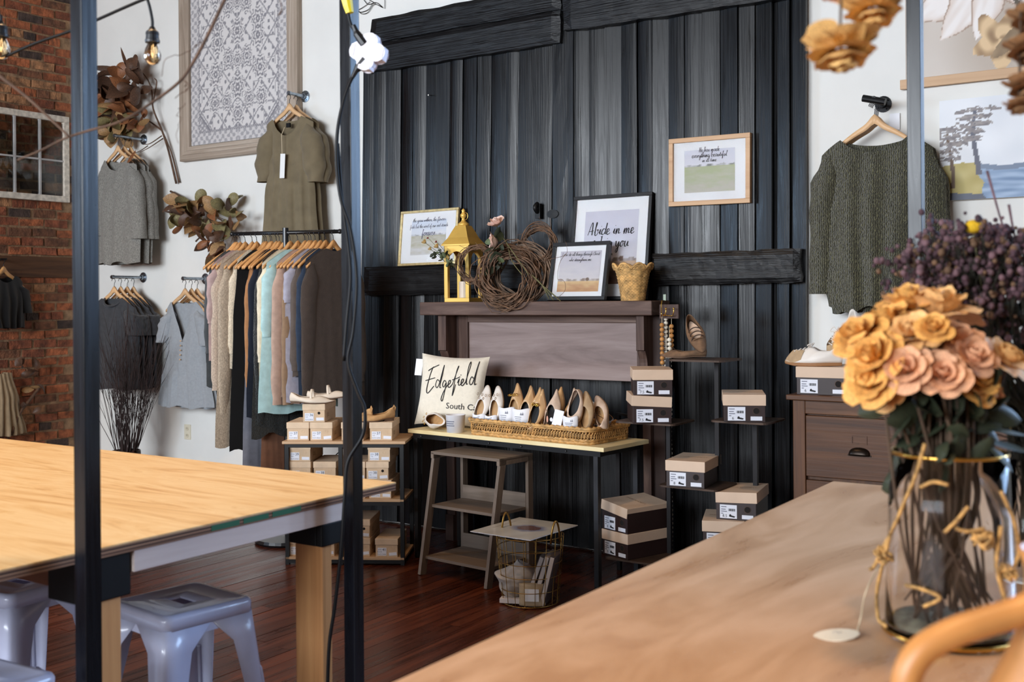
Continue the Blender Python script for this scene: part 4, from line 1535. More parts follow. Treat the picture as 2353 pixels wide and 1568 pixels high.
# wall outlet, small hook, wall scribble
p = wY(432, 993, YW)
ot = thing('wall_outlet', 'cream double wall outlet low on the white wall', 'outlet', p)
MB().box((0, -0.004, 0), (0.072, 0.008, 0.118)).build('plate', plain('ivory_plastic', (226, 218, 196), 0.4), ot, bevel=0.002)
for s in (-1, 1):
    f = MB().lathe([(0, 0), (0.016, 0), (0.016, 0.003), (0, 0.003)], 14).build('socket_face', plain('ivory_face', (214, 204, 180), 0.4), ot)
    f.location = (0, -0.008, s * 0.027); f.rotation_euler = (PI / 2, 0, 0)
    for sx in (-1, 1):
        MB().box((sx * 0.006, -0.0112, s * 0.027 + 0.003), (0.0022, 0.001, 0.008)).build('slot', m_bracket, f).matrix_parent_inverse = f.matrix_basis.inverted()
p = wY(818, 324, YW)
tag(MB().tube([p + Vector(q) for q in ((0, 0, 0), (0, -0.03, 0), (0.012, -0.045, 0.01), (0.02, -0.05, -0.008), (0.012, -0.05, -0.02))], 0.003, 6).build('cup_hook', m_black_iron, smooth=True), 'tiny black cup hook on the white strip of wall beside the door', 'hook')
p0 = wY(830, 20, YW - 0.01)
wr = thing('wire_flower', 'thin black wire flower outline on the wall above the left door', 'wall art', p0)
for (pts) in ([(808, 5), (820, 22), (838, 14), (850, 4)], [(812, 18), (826, 28), (846, 22), (856, 8)], [(822, 24), (832, 32), (846, 28), (860, 10), (880, 18)], [(836, 0), (846, 10), (864, 6), (878, 16)], [(884, -5), (884, 20)], [(840, -8), (846, -2), (862, 8)]):
    MB().tube([wY(a, b, YW - 0.01) - p0 for a, b in [(q.x, q.y) for q in catmull([(x, y, 0) for x, y in pts], 5)]], 0.0022, 4).build('wire', m_black_iron, wr)

# ------------------------------------------------------------------ twig vase behind the plywood table
pv = wY(290, 1035, 5.30)
tv = thing('glass_vase', 'clear glass vase of bare twigs behind the plywood table', 'vase', (pv.x, pv.y, 0))
zv = pv.z
m_clear = glassmat('clear_glass', (235, 240, 240), 0.0, 1.4)
m_stand = wood('dark_stand', [(0.3, (54, 36, 26)), (0.7, (84, 58, 42))], 'z', 4, 0.5)
MB().lathe([(0.0, 0.0), (0.085, 0.0), (0.095, 0.25), (0.115, zv - 0.15), (0.105, zv), (0.10, zv), (0.11, zv - 0.15), (0.09, 0.25), (0.08, 0.012), (0.0, 0.012)], 24).build('vessel', m_clear, tv, smooth=True)
m_twig = plain('dark_bare_twig', (52, 38, 36), 0.8, var=0.2)
tw = thing('twig_bundle', 'bundle of fine dark bare twigs rising in front of the charcoal tees', 'twigs', (pv.x, pv.y, 0.05))
big = MB(); fine = MB()
for k in range(95):
    a = R.uniform(0, 2 * PI)
    sp_ = R.uniform(0.02, 0.50)
    H_ = zv + R.uniform(0.5, 1.12) * (1 - 0.45 * sp_)
    ex, ey = math.cos(a) * sp_, math.sin(a) * sp_ * 0.5
    r0 = 0.08
    b0 = Vector((math.cos(a + 2.8) * 0.05, math.sin(a + 2.8) * 0.05, 0.0))
    nk = Vector((math.cos(a) * r0 * min(1, sp_ * 3), math.sin(a) * r0 * min(1, sp_ * 3), zv - 0.05))
    e = Vector((ex, ey, H_))
    mid = nk.lerp(e, 0.5) + Vector((R.uniform(-.03, .03), R.uniform(-.02, .02), 0.03))
    pp = catmull([b0, nk, mid, e], 5)
    big.tube(pp, [lerp(0.004, 0.0013, i / (len(pp) - 1)) for i in range(len(pp))], 4)
    for q in range(4):
        s_ = pp[R.randrange(8, len(pp) - 1)]
        d = (e - nk).normalized() + Vector((R.uniform(-.6, .6), R.uniform(-.4, .4), 0))
        L = R.uniform(0.08, 0.25)
        fine.tube([s_, s_ + d * L * 0.5 + Vector((0, 0, 0.01)), s_ + d * L + Vector((R.uniform(-.02, .02), 0, 0.03))], [0.0018, 0.0012, 0.0007], 3)
tag(big.build('stems', m_twig, tw, smooth=True), kind='stuff')
tag(fine.build('twig_ends', m_twig, tw, smooth=True), kind='stuff')

# ================================================================== shoe rack, shoe table, mantel
m_kraft = plain('pale_kraft_card', (206, 178, 146), 0.75, var=0.04, vscale=20)
m_kraft2 = plain('kraft_lid_card', (216, 190, 160), 0.75, var=0.04, vscale=20)
m_label = plain('label_paper', (224, 226, 234), 0.6)
m_ink = plain('black_ink', (20, 20, 24), 0.7)
m_greyink = plain('grey_ink', (120, 122, 134), 0.7)
m_brownink = plain('brown_ink', (150, 118, 84), 0.7)
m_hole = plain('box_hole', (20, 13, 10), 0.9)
m_espresso = plain('espresso_card', (44, 27, 25), 0.5, var=0.06, vscale=10)
m_blush = plain('blush_lid_card', (214, 186, 160), 0.6, var=0.02, vscale=10)


def flat_text(s, size, mat, parent, loc, rz=0.0, shear=0.0, space=1.0, rot=None, name='lettering'):
    o = inst(name, text_mesh(s, size, mat, shear, space), parent, loc, rot or (0, 0, rz))
    return o


def disc(r, y, cx, cz, n=18):
    return [(cx + r * math.cos(2 * PI * k / n), y, cz + r * math.sin(2 * PI * k / n)) for k in range(n)]


def ring_mb(r0, r1, cx, cz, y0, y1, n=20):
    b_ = MB()
    for r, y in ((r0, y0), (r1, y0), (r1, y1), (r0, y1)):
        b_.v += disc(r, y, cx, cz, n)
    for j in range(4):
        k = (j + 1) % 4
        for i in range(n):
            l = (i + 1) % n
            b_.f.append((j * n + i, j * n + l, k * n + l, k * n + i))
    return b_


def kraft_box(loc, rz, number, size2, label, colour='BEIGE', hole=False):
    W_, H_, D_ = 0.132, 0.104, 0.285
    t = thing('shoe_box', label, 'shoe box', loc, rz, 'kraft shoe boxes on the shoe rack')
    MB().bb(-W_ / 2 + 0.003, W_ / 2 - 0.003, 0.003, D_ - 0.003, 0, H_ - 0.004).build('body', m_kraft, t, bevel=0.0012)
    MB().bb(-W_ / 2, W_ / 2, 0, D_, H_ - 0.036, H_).build('lid', m_kraft2, t, bevel=0.0025)
    lb = MB().bb(-0.052, -0.001, 0.0016, 0.003, 0.008, 0.052).build('size_label', m_label, t)
    flat_text(number, 0.021, m_ink, lb, (-0.014, 0.0012, 0.041), name='size_number')
    flat_text('JOLI', 0.011, m_greyink, lb, (-0.038, 0.0012, 0.042))
    flat_text(size2, 0.010, m_ink, lb, (-0.041, 0.0012, 0.029))
    flat_text('PLATO ' + colour, 0.0075, m_ink, lb, (-0.027, 0.0012, 0.015))
    MB().box((0.036, 0.0022, 0.018), (0.044, 0.0012, 0.017), (0, R.uniform(-0.12, 0.08), 0)).build('price_sticker', m_label, t)
    hr_ = 0.0095
    h = ring_mb(hr_ - 0.0016, hr_, 0.030, 0.052, 0.0018, 0.003).build('finger_hole', m_kraft, t)
    if hole:
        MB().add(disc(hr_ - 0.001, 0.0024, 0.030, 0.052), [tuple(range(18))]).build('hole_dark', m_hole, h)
    flat_text('JOLI', 0.034, m_brownink, t, (W_ / 2 - 0.0022, 0.085, 0.036), rot=(0, 0, PI / 2), name='side_print')
    return t


rr_ = math.radians(30)
rdir = Vector((math.cos(rr_), math.sin(rr_), 0)); ddir = Vector((-math.sin(rr_), math.cos(rr_), 0))
RF = wZ(656, 1298, 0.0)
m_shelf = wood('light_oak_board', [(0.3, (176, 140, 104)), (0.7, (200, 166, 130))], 'x', 4, 0.55, orand=0.05)
sr = thing('shoe_rack', 'black steel shoe rack with pale wooden shelves full of shoe boxes', 'shoe rack', RF, rr_)
RW, RDp = 0.685, 0.36
LV = (0.045, 0.375, 0.705)
for x in (0.0, 0.31, RW - 0.022):
    for y in (0.0, RDp - 0.022):
        MB().bb(x, x + 0.022, y, y + 0.022, 0, 0.70).build('upright', m_black_iron, sr)
for i, z in enumerate(LV):
    e = 0.012 if i == 2 else -0.0
    MB().bb(-e, RW + e, -e, RDp + e, z - 0.016, z).build('shelf', m_shelf, sr, bevel=0.002)
    for y in (0.001, RDp - 0.021):
        MB().bb(0.02, RW - 0.02, y, y + 0.02, z - 0.036, z - 0.0165).build('shelf_rail', m_black_iron, sr)
MB().bar((0.02, RDp - 0.005, 0.40), (0.33, RDp - 0.005, 0.68), 0.006, 0.006).build('diagonal_brace', m_black_iron, sr)


def rl(x, y, z):
    return RF + rdir * x + ddir * y + Vector((0, 0, z))


BX = [(0.072, 0.02, LV[2], '37', '5.5', 'kraft box size 37 at the left end of the shoe rack top', 0.0, False),
      (0.207, 0.02, LV[2], '37', '6.0', 'kraft box size 37, second from the left on the shoe rack top', 0.0, False),
      (0.165, 0.02, LV[2] + 0.105, '36', '5.5', 'kraft box size 36 stacked under the beige strap shoes', 0.0, True),
      (0.388, 0.02, LV[2], '37', '6.5', 'kraft box half hidden by the timber post on the shoe rack top', 0.0, False),
      (0.552, 0.02, LV[2], '37', '6.5', 'kraft box size 37 at the right end of the rack top, below the camel flats', 0.0, False),
      (0.080, 0.02, LV[1] + 0.21, '39', '8.0', 'kraft box size 39 just below the left end of the rack top', 0.0, False),
      (0.080, 0.02, LV[1] + 0.105, '39', '8.5', 'kraft box under the size 39 box, cut by the plywood table', 0.0, False),
      (0.080, 0.02, LV[1], '39', '8.5', 'kraft box lowest in the left stack of the middle shelf', 0.0, False),
      (0.226, 0.02, LV[1] + 0.105, '38', '7.5', 'kraft box with a bare lid beside the size 39 stack', 0.0, False),
      (0.226, 0.02, LV[1], '38', '7.5', 'kraft box under the bare-lidded box of the middle shelf', 0.0, False),
      (0.395, 0.02, LV[1] + 0.105, '38', '7.0', 'kraft box behind the timber post on the middle shelf', 0.0, False),
      (0.395, 0.02, LV[1], '38', '7.0', 'kraft box lower behind the timber post on the middle shelf', 0.0, False),
      (0.540, 0.02, LV[1] + 0.21, '38', '7.5', 'kraft box size 38 topmost in the right stack of the middle shelf', 0.0, False),
      (0.530, 0.02, LV[1] + 0.105, '38', '7.5', 'kraft box size 38 with a dark finger hole, mid stack on the right', 0.0, True),
      (0.545, 0.02, LV[1], '38', '7.5', 'kraft box size 38 lowest in the right stack of the middle shelf', 0.0, False),
      (0.075, 0.02, LV[0] + 0.105, '40', '9-9.5', 'kraft box size 40 with a dark finger hole on the bottom shelf', 0.0, True),
      (0.075, 0.02, LV[0], '40', '9.5', 'kraft box size 40 at the bottom left of the rack', 0.0, False),
      (0.215, 0.02, LV[0], '40', '9.5', 'kraft box behind the pine table leg on the bottom shelf', 0.0, False),
      (0.42, 0.02, LV[0] + 0.105, '41', '10', 'kraft box on top of the pair behind the timber post, bottom shelf', 0.0, True),
      (0.42, 0.02, LV[0], '41', '10', 'kraft box lowest behind the timber post, bottom shelf', 0.0, False),
      (0.582, 0.005, LV[0], '41', '9.5-10', 'kraft box size 41 at the bottom right of the rack', 0.0, False)]
for i, (x, y, z, n, s2_, lab, tw_, ho) in enumerate(BX):
    kraft_box(rl(x, y, z + 0.0005), rr_ + R.uniform(-0.03, 0.03), n, s2_, lab, 'BEIGE' if x < 0.35 else 'CAMEL', ho)


# ------------------------------------------------------------------ shoes
def shoe(name, mats, label, cat='shoe', L=0.25, W_=0.078, toe=0.55, wall=0.035, heel_wall=0.062, open0=0.60, heel=0.012, rise=0.0, sole_t=0.006, group=None, inner=None, strap=None):
    """local: toe at +X, heel at -X, z up. mats=(upper, sole, lining). toe: 0 round .. 1 pointed; open0: throat position from heel (fraction)"""
    up, so, li = mats
    N = 36

    def outline(a, k=1.0, L0=L, dx=0.0):
        c, s = math.cos(a), math.sin(a)
        x = c * L0 / 2
        t = (c + 1) / 2
        wv = W_ / 2 * (0.72 + 0.42 * t - 0.14 * math.cos(t * PI * 2 + 0.4))
        if t > 0.6:
            wv *= 1 - toe * sstep(0.6, 1.0, t) * 0.62
        return (x + dx, s * wv * k)

    def zb(x):          # sole curve: heel lift and toe spring
        t = (x + L / 2) / L
        return heel * (1 - sstep(0.15, 0.55, t)) + 0.008 * sstep(0.8, 1.0, t) + rise * t
    b_ = MB()
    rings = []
    thr = -L / 2 + L * open0
    cxo, lo = (-L / 2 + 0.006 + thr) / 2, (thr + L / 2 - 0.006)
    for j in range(7):
        t = j / 6
        ring = []
        for i in range(N):
            a = 2 * PI * i / N
            x0, y0 = outline(a)
            co, so_ = math.cos(a), math.sin(a)
            x1 = cxo + co * lo / 2
            t1 = (x1 + L / 2) / L
            y1 = so_ * W_ / 2 * 0.78 * (0.86 + 0.2 * t1)
            f = (co + 1) / 2
            ztop_ = lerp(heel_wall, wall * 0.85, sstep(0.0, 0.35, f))
            ztop_ = lerp(ztop_, wall * 1.12, sstep(0.7, 1.0, f))
            bulge = math.sin(t * PI) * 0.006
            e = t ** (1.0 if f < 0.6 else 0.75)
            x = lerp(x0, x1, e); y = lerp(y0, y1, t ** 1.3)
            z = zb(x) + sole_t + ztop_ * (math.sin(t * PI / 2) if f > 0.55 else t)
            nrm = Vector((co, so_))
            ring.append((x + nrm.x * bulge * (1 if f < 0.7 else 0.3), y + nrm.y * bulge, z))
        rings.append(ring)
    for r_ in rings: b_.v += r_
    for j in range(6):
        for i in range(N):
            k = (i + 1) % N
            b_.f.append((j * N + i, j * N + k, (j + 1) * N + k, (j + 1) * N + i))
    o = b_.build(name, up, smooth=True, solid=0.0022)
    tag(o, label, cat, group)
    # insole
    ins = MB()
    rin = []
    for kk in (0.96, 0.6, 0.2):
        for i in range(N):
            a = 2 * PI * i / N
            x0, y0 = outline(a, kk * 0.94, L * kk * 0.97)
            ins.v.append((x0, y0, zb(x0) + sole_t + 0.003))
    for j in range(2):
        for i in range(N):
            k = (i + 1) % N
            ins.f.append((j * N + i, j * N + k, (j + 1) * N + k, (j + 1) * N + i))
    ins.f.append(tuple(2 * N + i for i in range(N)))
    ins.build('insole', li, o, smooth=True)
    sl = MB()
    for (kk, dz) in ((0.98, 0.0), (1.01, 0.15), (1.01, 1.0), (0.98, 1.0)):
        for i in range(N):
            a = 2 * PI * i / N
            x0, y0 = outline(a, kk, L * (1 + (kk - 1) * 0.6))
            sl.v.append((x0, y0, zb(x0) + dz * sole_t))
    for j in range(3):
        for i in range(N):
            k = (i + 1) % N
            sl.f.append((j * N + i, j * N + k, (j + 1) * N + k, (j + 1) * N + i))
    sl.f.append(tuple(range(N - 1, -1, -1)))
    sl.build('sole', so, o, smooth=False)
    if heel > 0.006:
        hb = MB()
        for zf in (0.0, 1.0):
            for i in range(12):
                a = PI / 2 + PI * i / 11
                x0, y0 = outline(a, 0.92)
                hb.v.append((max(x0 * 1.0, -L / 2 + 0.004) if x0 < -L * 0.25 else -L * 0.25, y0, 0.0 if zf == 0 else zb(x0) + 0.001))
        for i in range(11):
            hb.f.append((i, i + 1, 13 + i, 12 + i))
        hb.f += [(11, 0, 12, 23), tuple(range(11, -1, -1)), tuple(range(12, 24))]
        hb.build('heel', so, o)
    return o


def strap_arc(o, x, W_, h, mat, wd=0.012, name='strap', lift=0.0):
    b_ = MB()
    rows = []
    for i in range(13):
        a = PI * i / 12
        rows.append((math.cos(a) * W_ / 2, 0.02 + math.sin(a) * h))
    b_.grid(lambda u, v: (x + (v - 0.5) * wd + lift * math.sin(u * PI), interp([(k / 12, rows[k][0]) for k in range(13)], u), interp([(k / 12, rows[k][1]) for k in range(13)], u)), 24, 1)
    return b_.build(name, mat, o, smooth=True, solid=0.002)


m_cream_l = plain('cream_leather', (222, 206, 186), 0.5, var=0.03)
m_camel_l = plain('camel_suede', (190, 146, 96), 0.8, var=0.08, vscale=30)
m_tan_in = plain('tan_lining', (186, 148, 104), 0.6)
m_sole_b = plain('brown_sole', (96, 70, 50), 0.7)
m_sole_t = plain('tan_sole', (176, 140, 100), 0.6)
m_blush_l = plain('blush_suede', (206, 180, 158), 0.85, var=0.05, vscale=40)
m_white_l = plain('white_leather', (232, 224, 214), 0.45)
m_nude_l = plain('nude_patent', (206, 166, 120), 0.22, coat=0.5)
m_black_l = plain('black_lining', (18, 17, 18), 0.6)
m_gold = plain('gold_metal', (212, 168, 84), 0.22, 1.0)
m_brown_s = plain('taupe_suede', (112, 84, 60), 0.85, var=0.15, vscale=30)
m_sand_s = plain('sand_suede', (178, 150, 116), 0.85, var=0.06, vscale=30)
m_gum = plain('gum_sole', (150, 104, 62), 0.6)

# beige mary janes on the size 36 box
for k in range(2):
    o = shoe('strap_shoe', (m_cream_l, m_sole_b, m_tan_in), ('cream mary jane flat lying in front on the size 36 box', 'cream mary jane flat half hidden behind its pair on the size 36 box')[k], L=0.255, toe=0.45, open0=0.66, heel=0.008, group='cream strap shoes', wall=0.032, heel_wall=0.05)
    p = rl(0.165 + (-0.015 if k == 0 else 0.07), 0.05 + 0.075 * k, LV[2] + 0.2105)
    o.location = p
    o.rotation_euler = (0, (0, -0.13)[k], rr_ + (0.03, 0.05)[k])
    if k: o.location.z += 0.018
    strap_arc(o, 0.0, 0.072, 0.062, m_cream_l, 0.014)
# camel flats
for k in range(2):
    o = shoe('camel_flat', (m_camel_l, m_sole_b, m_tan_in), ('camel suede flat with a heel tab, on the right kraft box', 'camel suede flat standing behind its pair by the post')[k], L=0.245, toe=0.1, open0=0.66, heel=0.012, group='camel suede flats', heel_wall=0.058, wall=0.034)
    p = rl((0.50, 0.40)[k], (0.07, 0.13)[k], LV[2] + 0.105)
    o.location = p
    o.rotation_euler = (0, 0, rr_ + PI - (-0.35, 0.7)[k])
    MB().tube([(-0.122, 0, 0.05), (-0.128, 0, 0.075), (-0.120, 0, 0.088), (-0.114, 0, 0.074), (-0.116, 0, 0.06)], 0.0045, 6).build('heel_tab', m_camel_l, o, smooth=True)

# ------------------------------------------------------------------ shoe table
m_tt = wood('pale_yellow_board', [(0.3, (226, 204, 150)), (0.7, (240, 222, 176))], 'x', 3, 0.5, orand=0.0)
m_steel = plain('dark_steel_angle', (62, 62, 64), 0.45, 0.7, var=0.1)
TA = wZ(937, 986, 0.75); TB = wZ(1387, 1030, 0.75)
tdir = (TB - TA); TL = tdir.length; tdir.normalize()
tang = math.atan2(tdir.y, tdir.x)
tperp = Vector((-tdir.y, tdir.x, 0))
TDp = 0.42
stb = thing('shoe_table', 'narrow pale-topped table on dark steel legs against the barn door', 'table', (TA.x, TA.y, 0), tang)
MB().bb(0, TL, 0, TDp, 0.728, 0.75).build('tabletop', m_tt, stb, bevel=0.002)
for y in (0.012, TDp - 0.036):
    MB().bb(0.03, TL - 0.03, y, y + 0.024, 0.700, 0.7275).build('frame_rail', m_black_iron, stb)
for x in (0.03, TL - 0.06):
    MB().bb(x, x + 0.024, 0.036, TDp - 0.036, 0.700, 0.7275).build('frame_rail', m_black_iron, stb)
for x in (0.035, TL - 0.075):
    for y in (0.015, TDp - 0.042):
        lg = MB().bb(x, x + 0.027, y, y + 0.027, 0.035, 0.70).build('leg', m_steel, stb)
        MB().lathe([(0, 0), (0.016, 0), (0.020, 0.006), (0.018, 0.035), (0, 0.035)], 12, (x + 0.0135, y + 0.0135, 0)).build('foot', m_black_iron, lg)
for x in (0.10, 0.32, 0.62, 0.85, 1.15):
    MB().ball((x, 0.010, 0.714), 0.007, 8, 5).build('bolt', m_steel, stb)


def tl(x, y, z=0.75):
    return Vector((TA.x, TA.y, z)) + tdir * x + tperp * y


# ladder shelf tucked under the table
m_lad = wood('grey_brown_laminate', [(0.3, (96, 82, 70)), (0.6, (122, 106, 92)), (0.8, (138, 122, 108))], 'x', 4, 0.6, orand=0.06)
m_ladz = wood('grey_brown_laminate_upright', [(0.3, (96, 82, 70)), (0.6, (122, 106, 92)), (0.8, (138, 122, 108))], 'z', 4, 0.6, orand=0.06)
LF = wZ(963, 1321, 0.0)
la = thing('ladder_shelf', 'grey-brown wooden ladder shelf with three shelves standing under the shoe table', 'shelf', LF, tang)
LW, LDp = 0.50, 0.38
for x in (0.0, LW - 0.02):
    MB().bar((x + 0.01, 0.012, 0.0), (x + 0.01, 0.135, 0.66), 0.02, 0.045, (0, 1, 0)).build('front_leg', m_ladz, la)
    MB().bar((x + 0.01, LDp - 0.02, 0.0), (x + 0.01, LDp - 0.02, 0.655), 0.02, 0.04, (0, 1, 0)).build('rear_leg', m_ladz, la)
    MB().bar((x + 0.01, 0.10, 0.642), (x + 0.01, LDp, 0.642), 0.02, 0.03).build('top_bar', m_ladz, la)
for (z, y0) in ((0.10, 0.03), (0.375, 0.085), (0.665, 0.10)):
    MB().bb(0.02 if z < 0.6 else 0, LW - 0.02 if z < 0.6 else LW, y0, LDp - 0.042 if z < 0.6 else LDp, z - 0.016, z).build('shelf', m_lad, la, bevel=0.001)
    if z < 0.6:
        MB().bb(0.02, LW - 0.02, LDp - 0.042, LDp - 0.03, z - 0.01, z + 0.075).build('back_lip', m_lad, la)

# ------------------------------------------------------------------ mantel
m_man = wood('worn_plum_brown_paint', [(0.25, (60, 42, 35)), (0.5, (86, 65, 56)), (0.7, (114, 92, 81)), (0.82, (136, 115, 102))], 'x', 4, 0.6, orand=0.06, bump=0.5)
m_manz = wood('worn_plum_brown_upright', [(0.25, (50, 33, 26)), (0.5, (74, 52, 43)), (0.75, (106, 84, 72))], 'z', 4, 0.6, orand=0.06, bump=0.5)
m_mand = wood('dark_brown_board', [(0.3, (36, 22, 17)), (0.7, (64, 42, 34))], 'z', 4, 0.6, orand=0.0)
m_manp = wood('washed_mauve_panel', [(0.25, (104, 84, 78)), (0.5, (136, 116, 110)), (0.68, (154, 135, 129)), (0.8, (118, 96, 90))], 'x', 2.0, 0.5, orand=0.0, bump=0.3, stretch=9, dist=2.2)
MY = 5.36
ml, mr = wY(964, 710, MY), wY(1497, 708, MY)
mz1 = (wY(964, 695, MY).z + wY(1497, 691, MY).z) / 2
mz0 = (wY(964, 725, MY).z + wY(1497, 725, MY).z) / 2
MX0, MX1 = ml.x, mr.x
YB = YD - 0.10
mt = thing('mantel', 'worn plum-brown fireplace mantel standing in front of the barn doors', 'mantel', ((MX0 + MX1) / 2, MY, 0))
mox, moy = (MX0 + MX1) / 2, MY


def mp_(b_, name, mat, bevel=0.003):
    b_.v = [(x - mox, y - moy, z) for x, y, z in b_.v]
    return b_.build(name, mat, mt, bevel=bevel)


mp_(MB().bb(MX0, MX1, MY, YB, mz0, mz1), 'shelf_board', m_man, 0.006)
pzb = wY(1290, 871, 5.53).z
px0, px1 = wY(1078, 800, 5.53).x, wY(1466, 800, 5.53).x
mp_(MB().bb(px0, px1, 5.53, 5.55, pzb, mz0 - 0.001), 'panel', m_manp)
mp_(MB().bb(px0 - 0.07, px0, 5.515, 5.555, pzb, mz0 - 0.001), 'panel_stile', m_manz)
mp_(MB().bb(px1, px1 + 0.04, 5.515, 5.555, pzb, mz0 - 0.001), 'panel_stile', m_manz)
mp_(MB().bb(px0, px1, 5.515, 5.53, mz0 - 0.045, mz0 - 0.001), 'panel_rail', m_man)
for (pxl, pxr) in ((1007, 1025), (1462, 1480)):
    xa, xb = wY(pxl, 770, 5.41).x, wY(pxr, 770, 5.41).x
    za = wY((pxl + pxr) / 2, 806, 5.41).z
    prof = [(5.41, mz0 - 0.002), (5.41, za), (5.438, za)]
    for k in range(9):
        a = k / 8
        prof.append((5.425 + 0.055 * sstep(0, 1, a) + 0.012 * math.sin(a * PI * 2), za - 0.005 - 0.17 * a))
    prof += [(5.49, 0.16), (5.47, 0.16), (5.47, 0.0), (5.585, 0.0), (5.585, mz0 - 0.002)]
    mp_(MB().prism(prof, xa, xb, 'x'), 'pilaster', m_manz, 0.002)
    sg = 1 if pxl < 1200 else 1
    mp_(MB().bb(xa + (xb - xa) * 0.2, xb + 0.07, 5.52, 5.585, 0.0, mz0 - 0.002), 'leg_board', m_mand)

# ------------------------------------------------------------------ picture frames
m_pic = printmat('art_print', 0.5)
m_mat_board = plain('white_mat_board', (236, 238, 240), 0.6)
m_fr_black = plain('black_frame_paint', (22, 23, 25), 0.4)
m_fr_gold = plain('gilt_frame', (206, 182, 130), 0.35, 0.6, var=0.1, vscale=40)
m_fr_tan = wood('light_oak_frame', [(0.3, (190, 150, 112)), (0.7, (210, 174, 136))], 'x', 4, 0.5, orand=0.0)
m_glaze = glassmat('picture_glass', (255, 255, 255), 0.0, 1.12)


def field(u, v, sky1, sky2, hz, land1, land2, tree, seed):
    n = nz(u * 3 + seed, v * 9, 1) * 0.5 + nz(u * 9 + seed, v * 22, 2) * 0.3
    if v > hz:
        c = mixc(sky2, sky1, clamp((v - hz) / (1 - hz) + n * 0.6))
        if v < hz + 0.05 + 0.03 * nz(u * 7, seed):
            c = mixc(c, tree, 0.75 * clamp(0.5 + nz(u * 9, seed * 2) * 1.6))
        d = math.hypot((u - 0.72) * 1.0, (v - hz - 0.04) * 1.2)
        if seed == 2 and d < 0.045: c = tree
        return c
    t = clamp((hz - v) / hz + n)
    return mixc(land1, land2, t)


def strokes(lines, parent, mat, r, y=-0.001, name='handwriting'):
    """lines: list of polylines in local XZ"""
    b_ = MB()
    for ln in lines:
        pts = catmull([(x, y, z) for x, z in ln], 5)
        # flat ribbon
        n = len(pts)
        vs, fs = [], []
        for i, p in enumerate(pts):
            t = pts[min(i + 1, n - 1)] - pts[max(i - 1, 0)]
            t = t.normalized() if t.length > 1e-8 else Vector((1, 0, 0))
            s = Vector((-t.z, 0, t.x)) * r * (1.0 + 0.8 * max(0, -t.z))
            vs += [p - s, p + s]
        for i in range(n - 1):
            fs.append((2 * i, 2 * i + 1, 2 * i + 3, 2 * i + 2))
        b_.add(vs, fs)
    return b_.build(name, mat, parent)


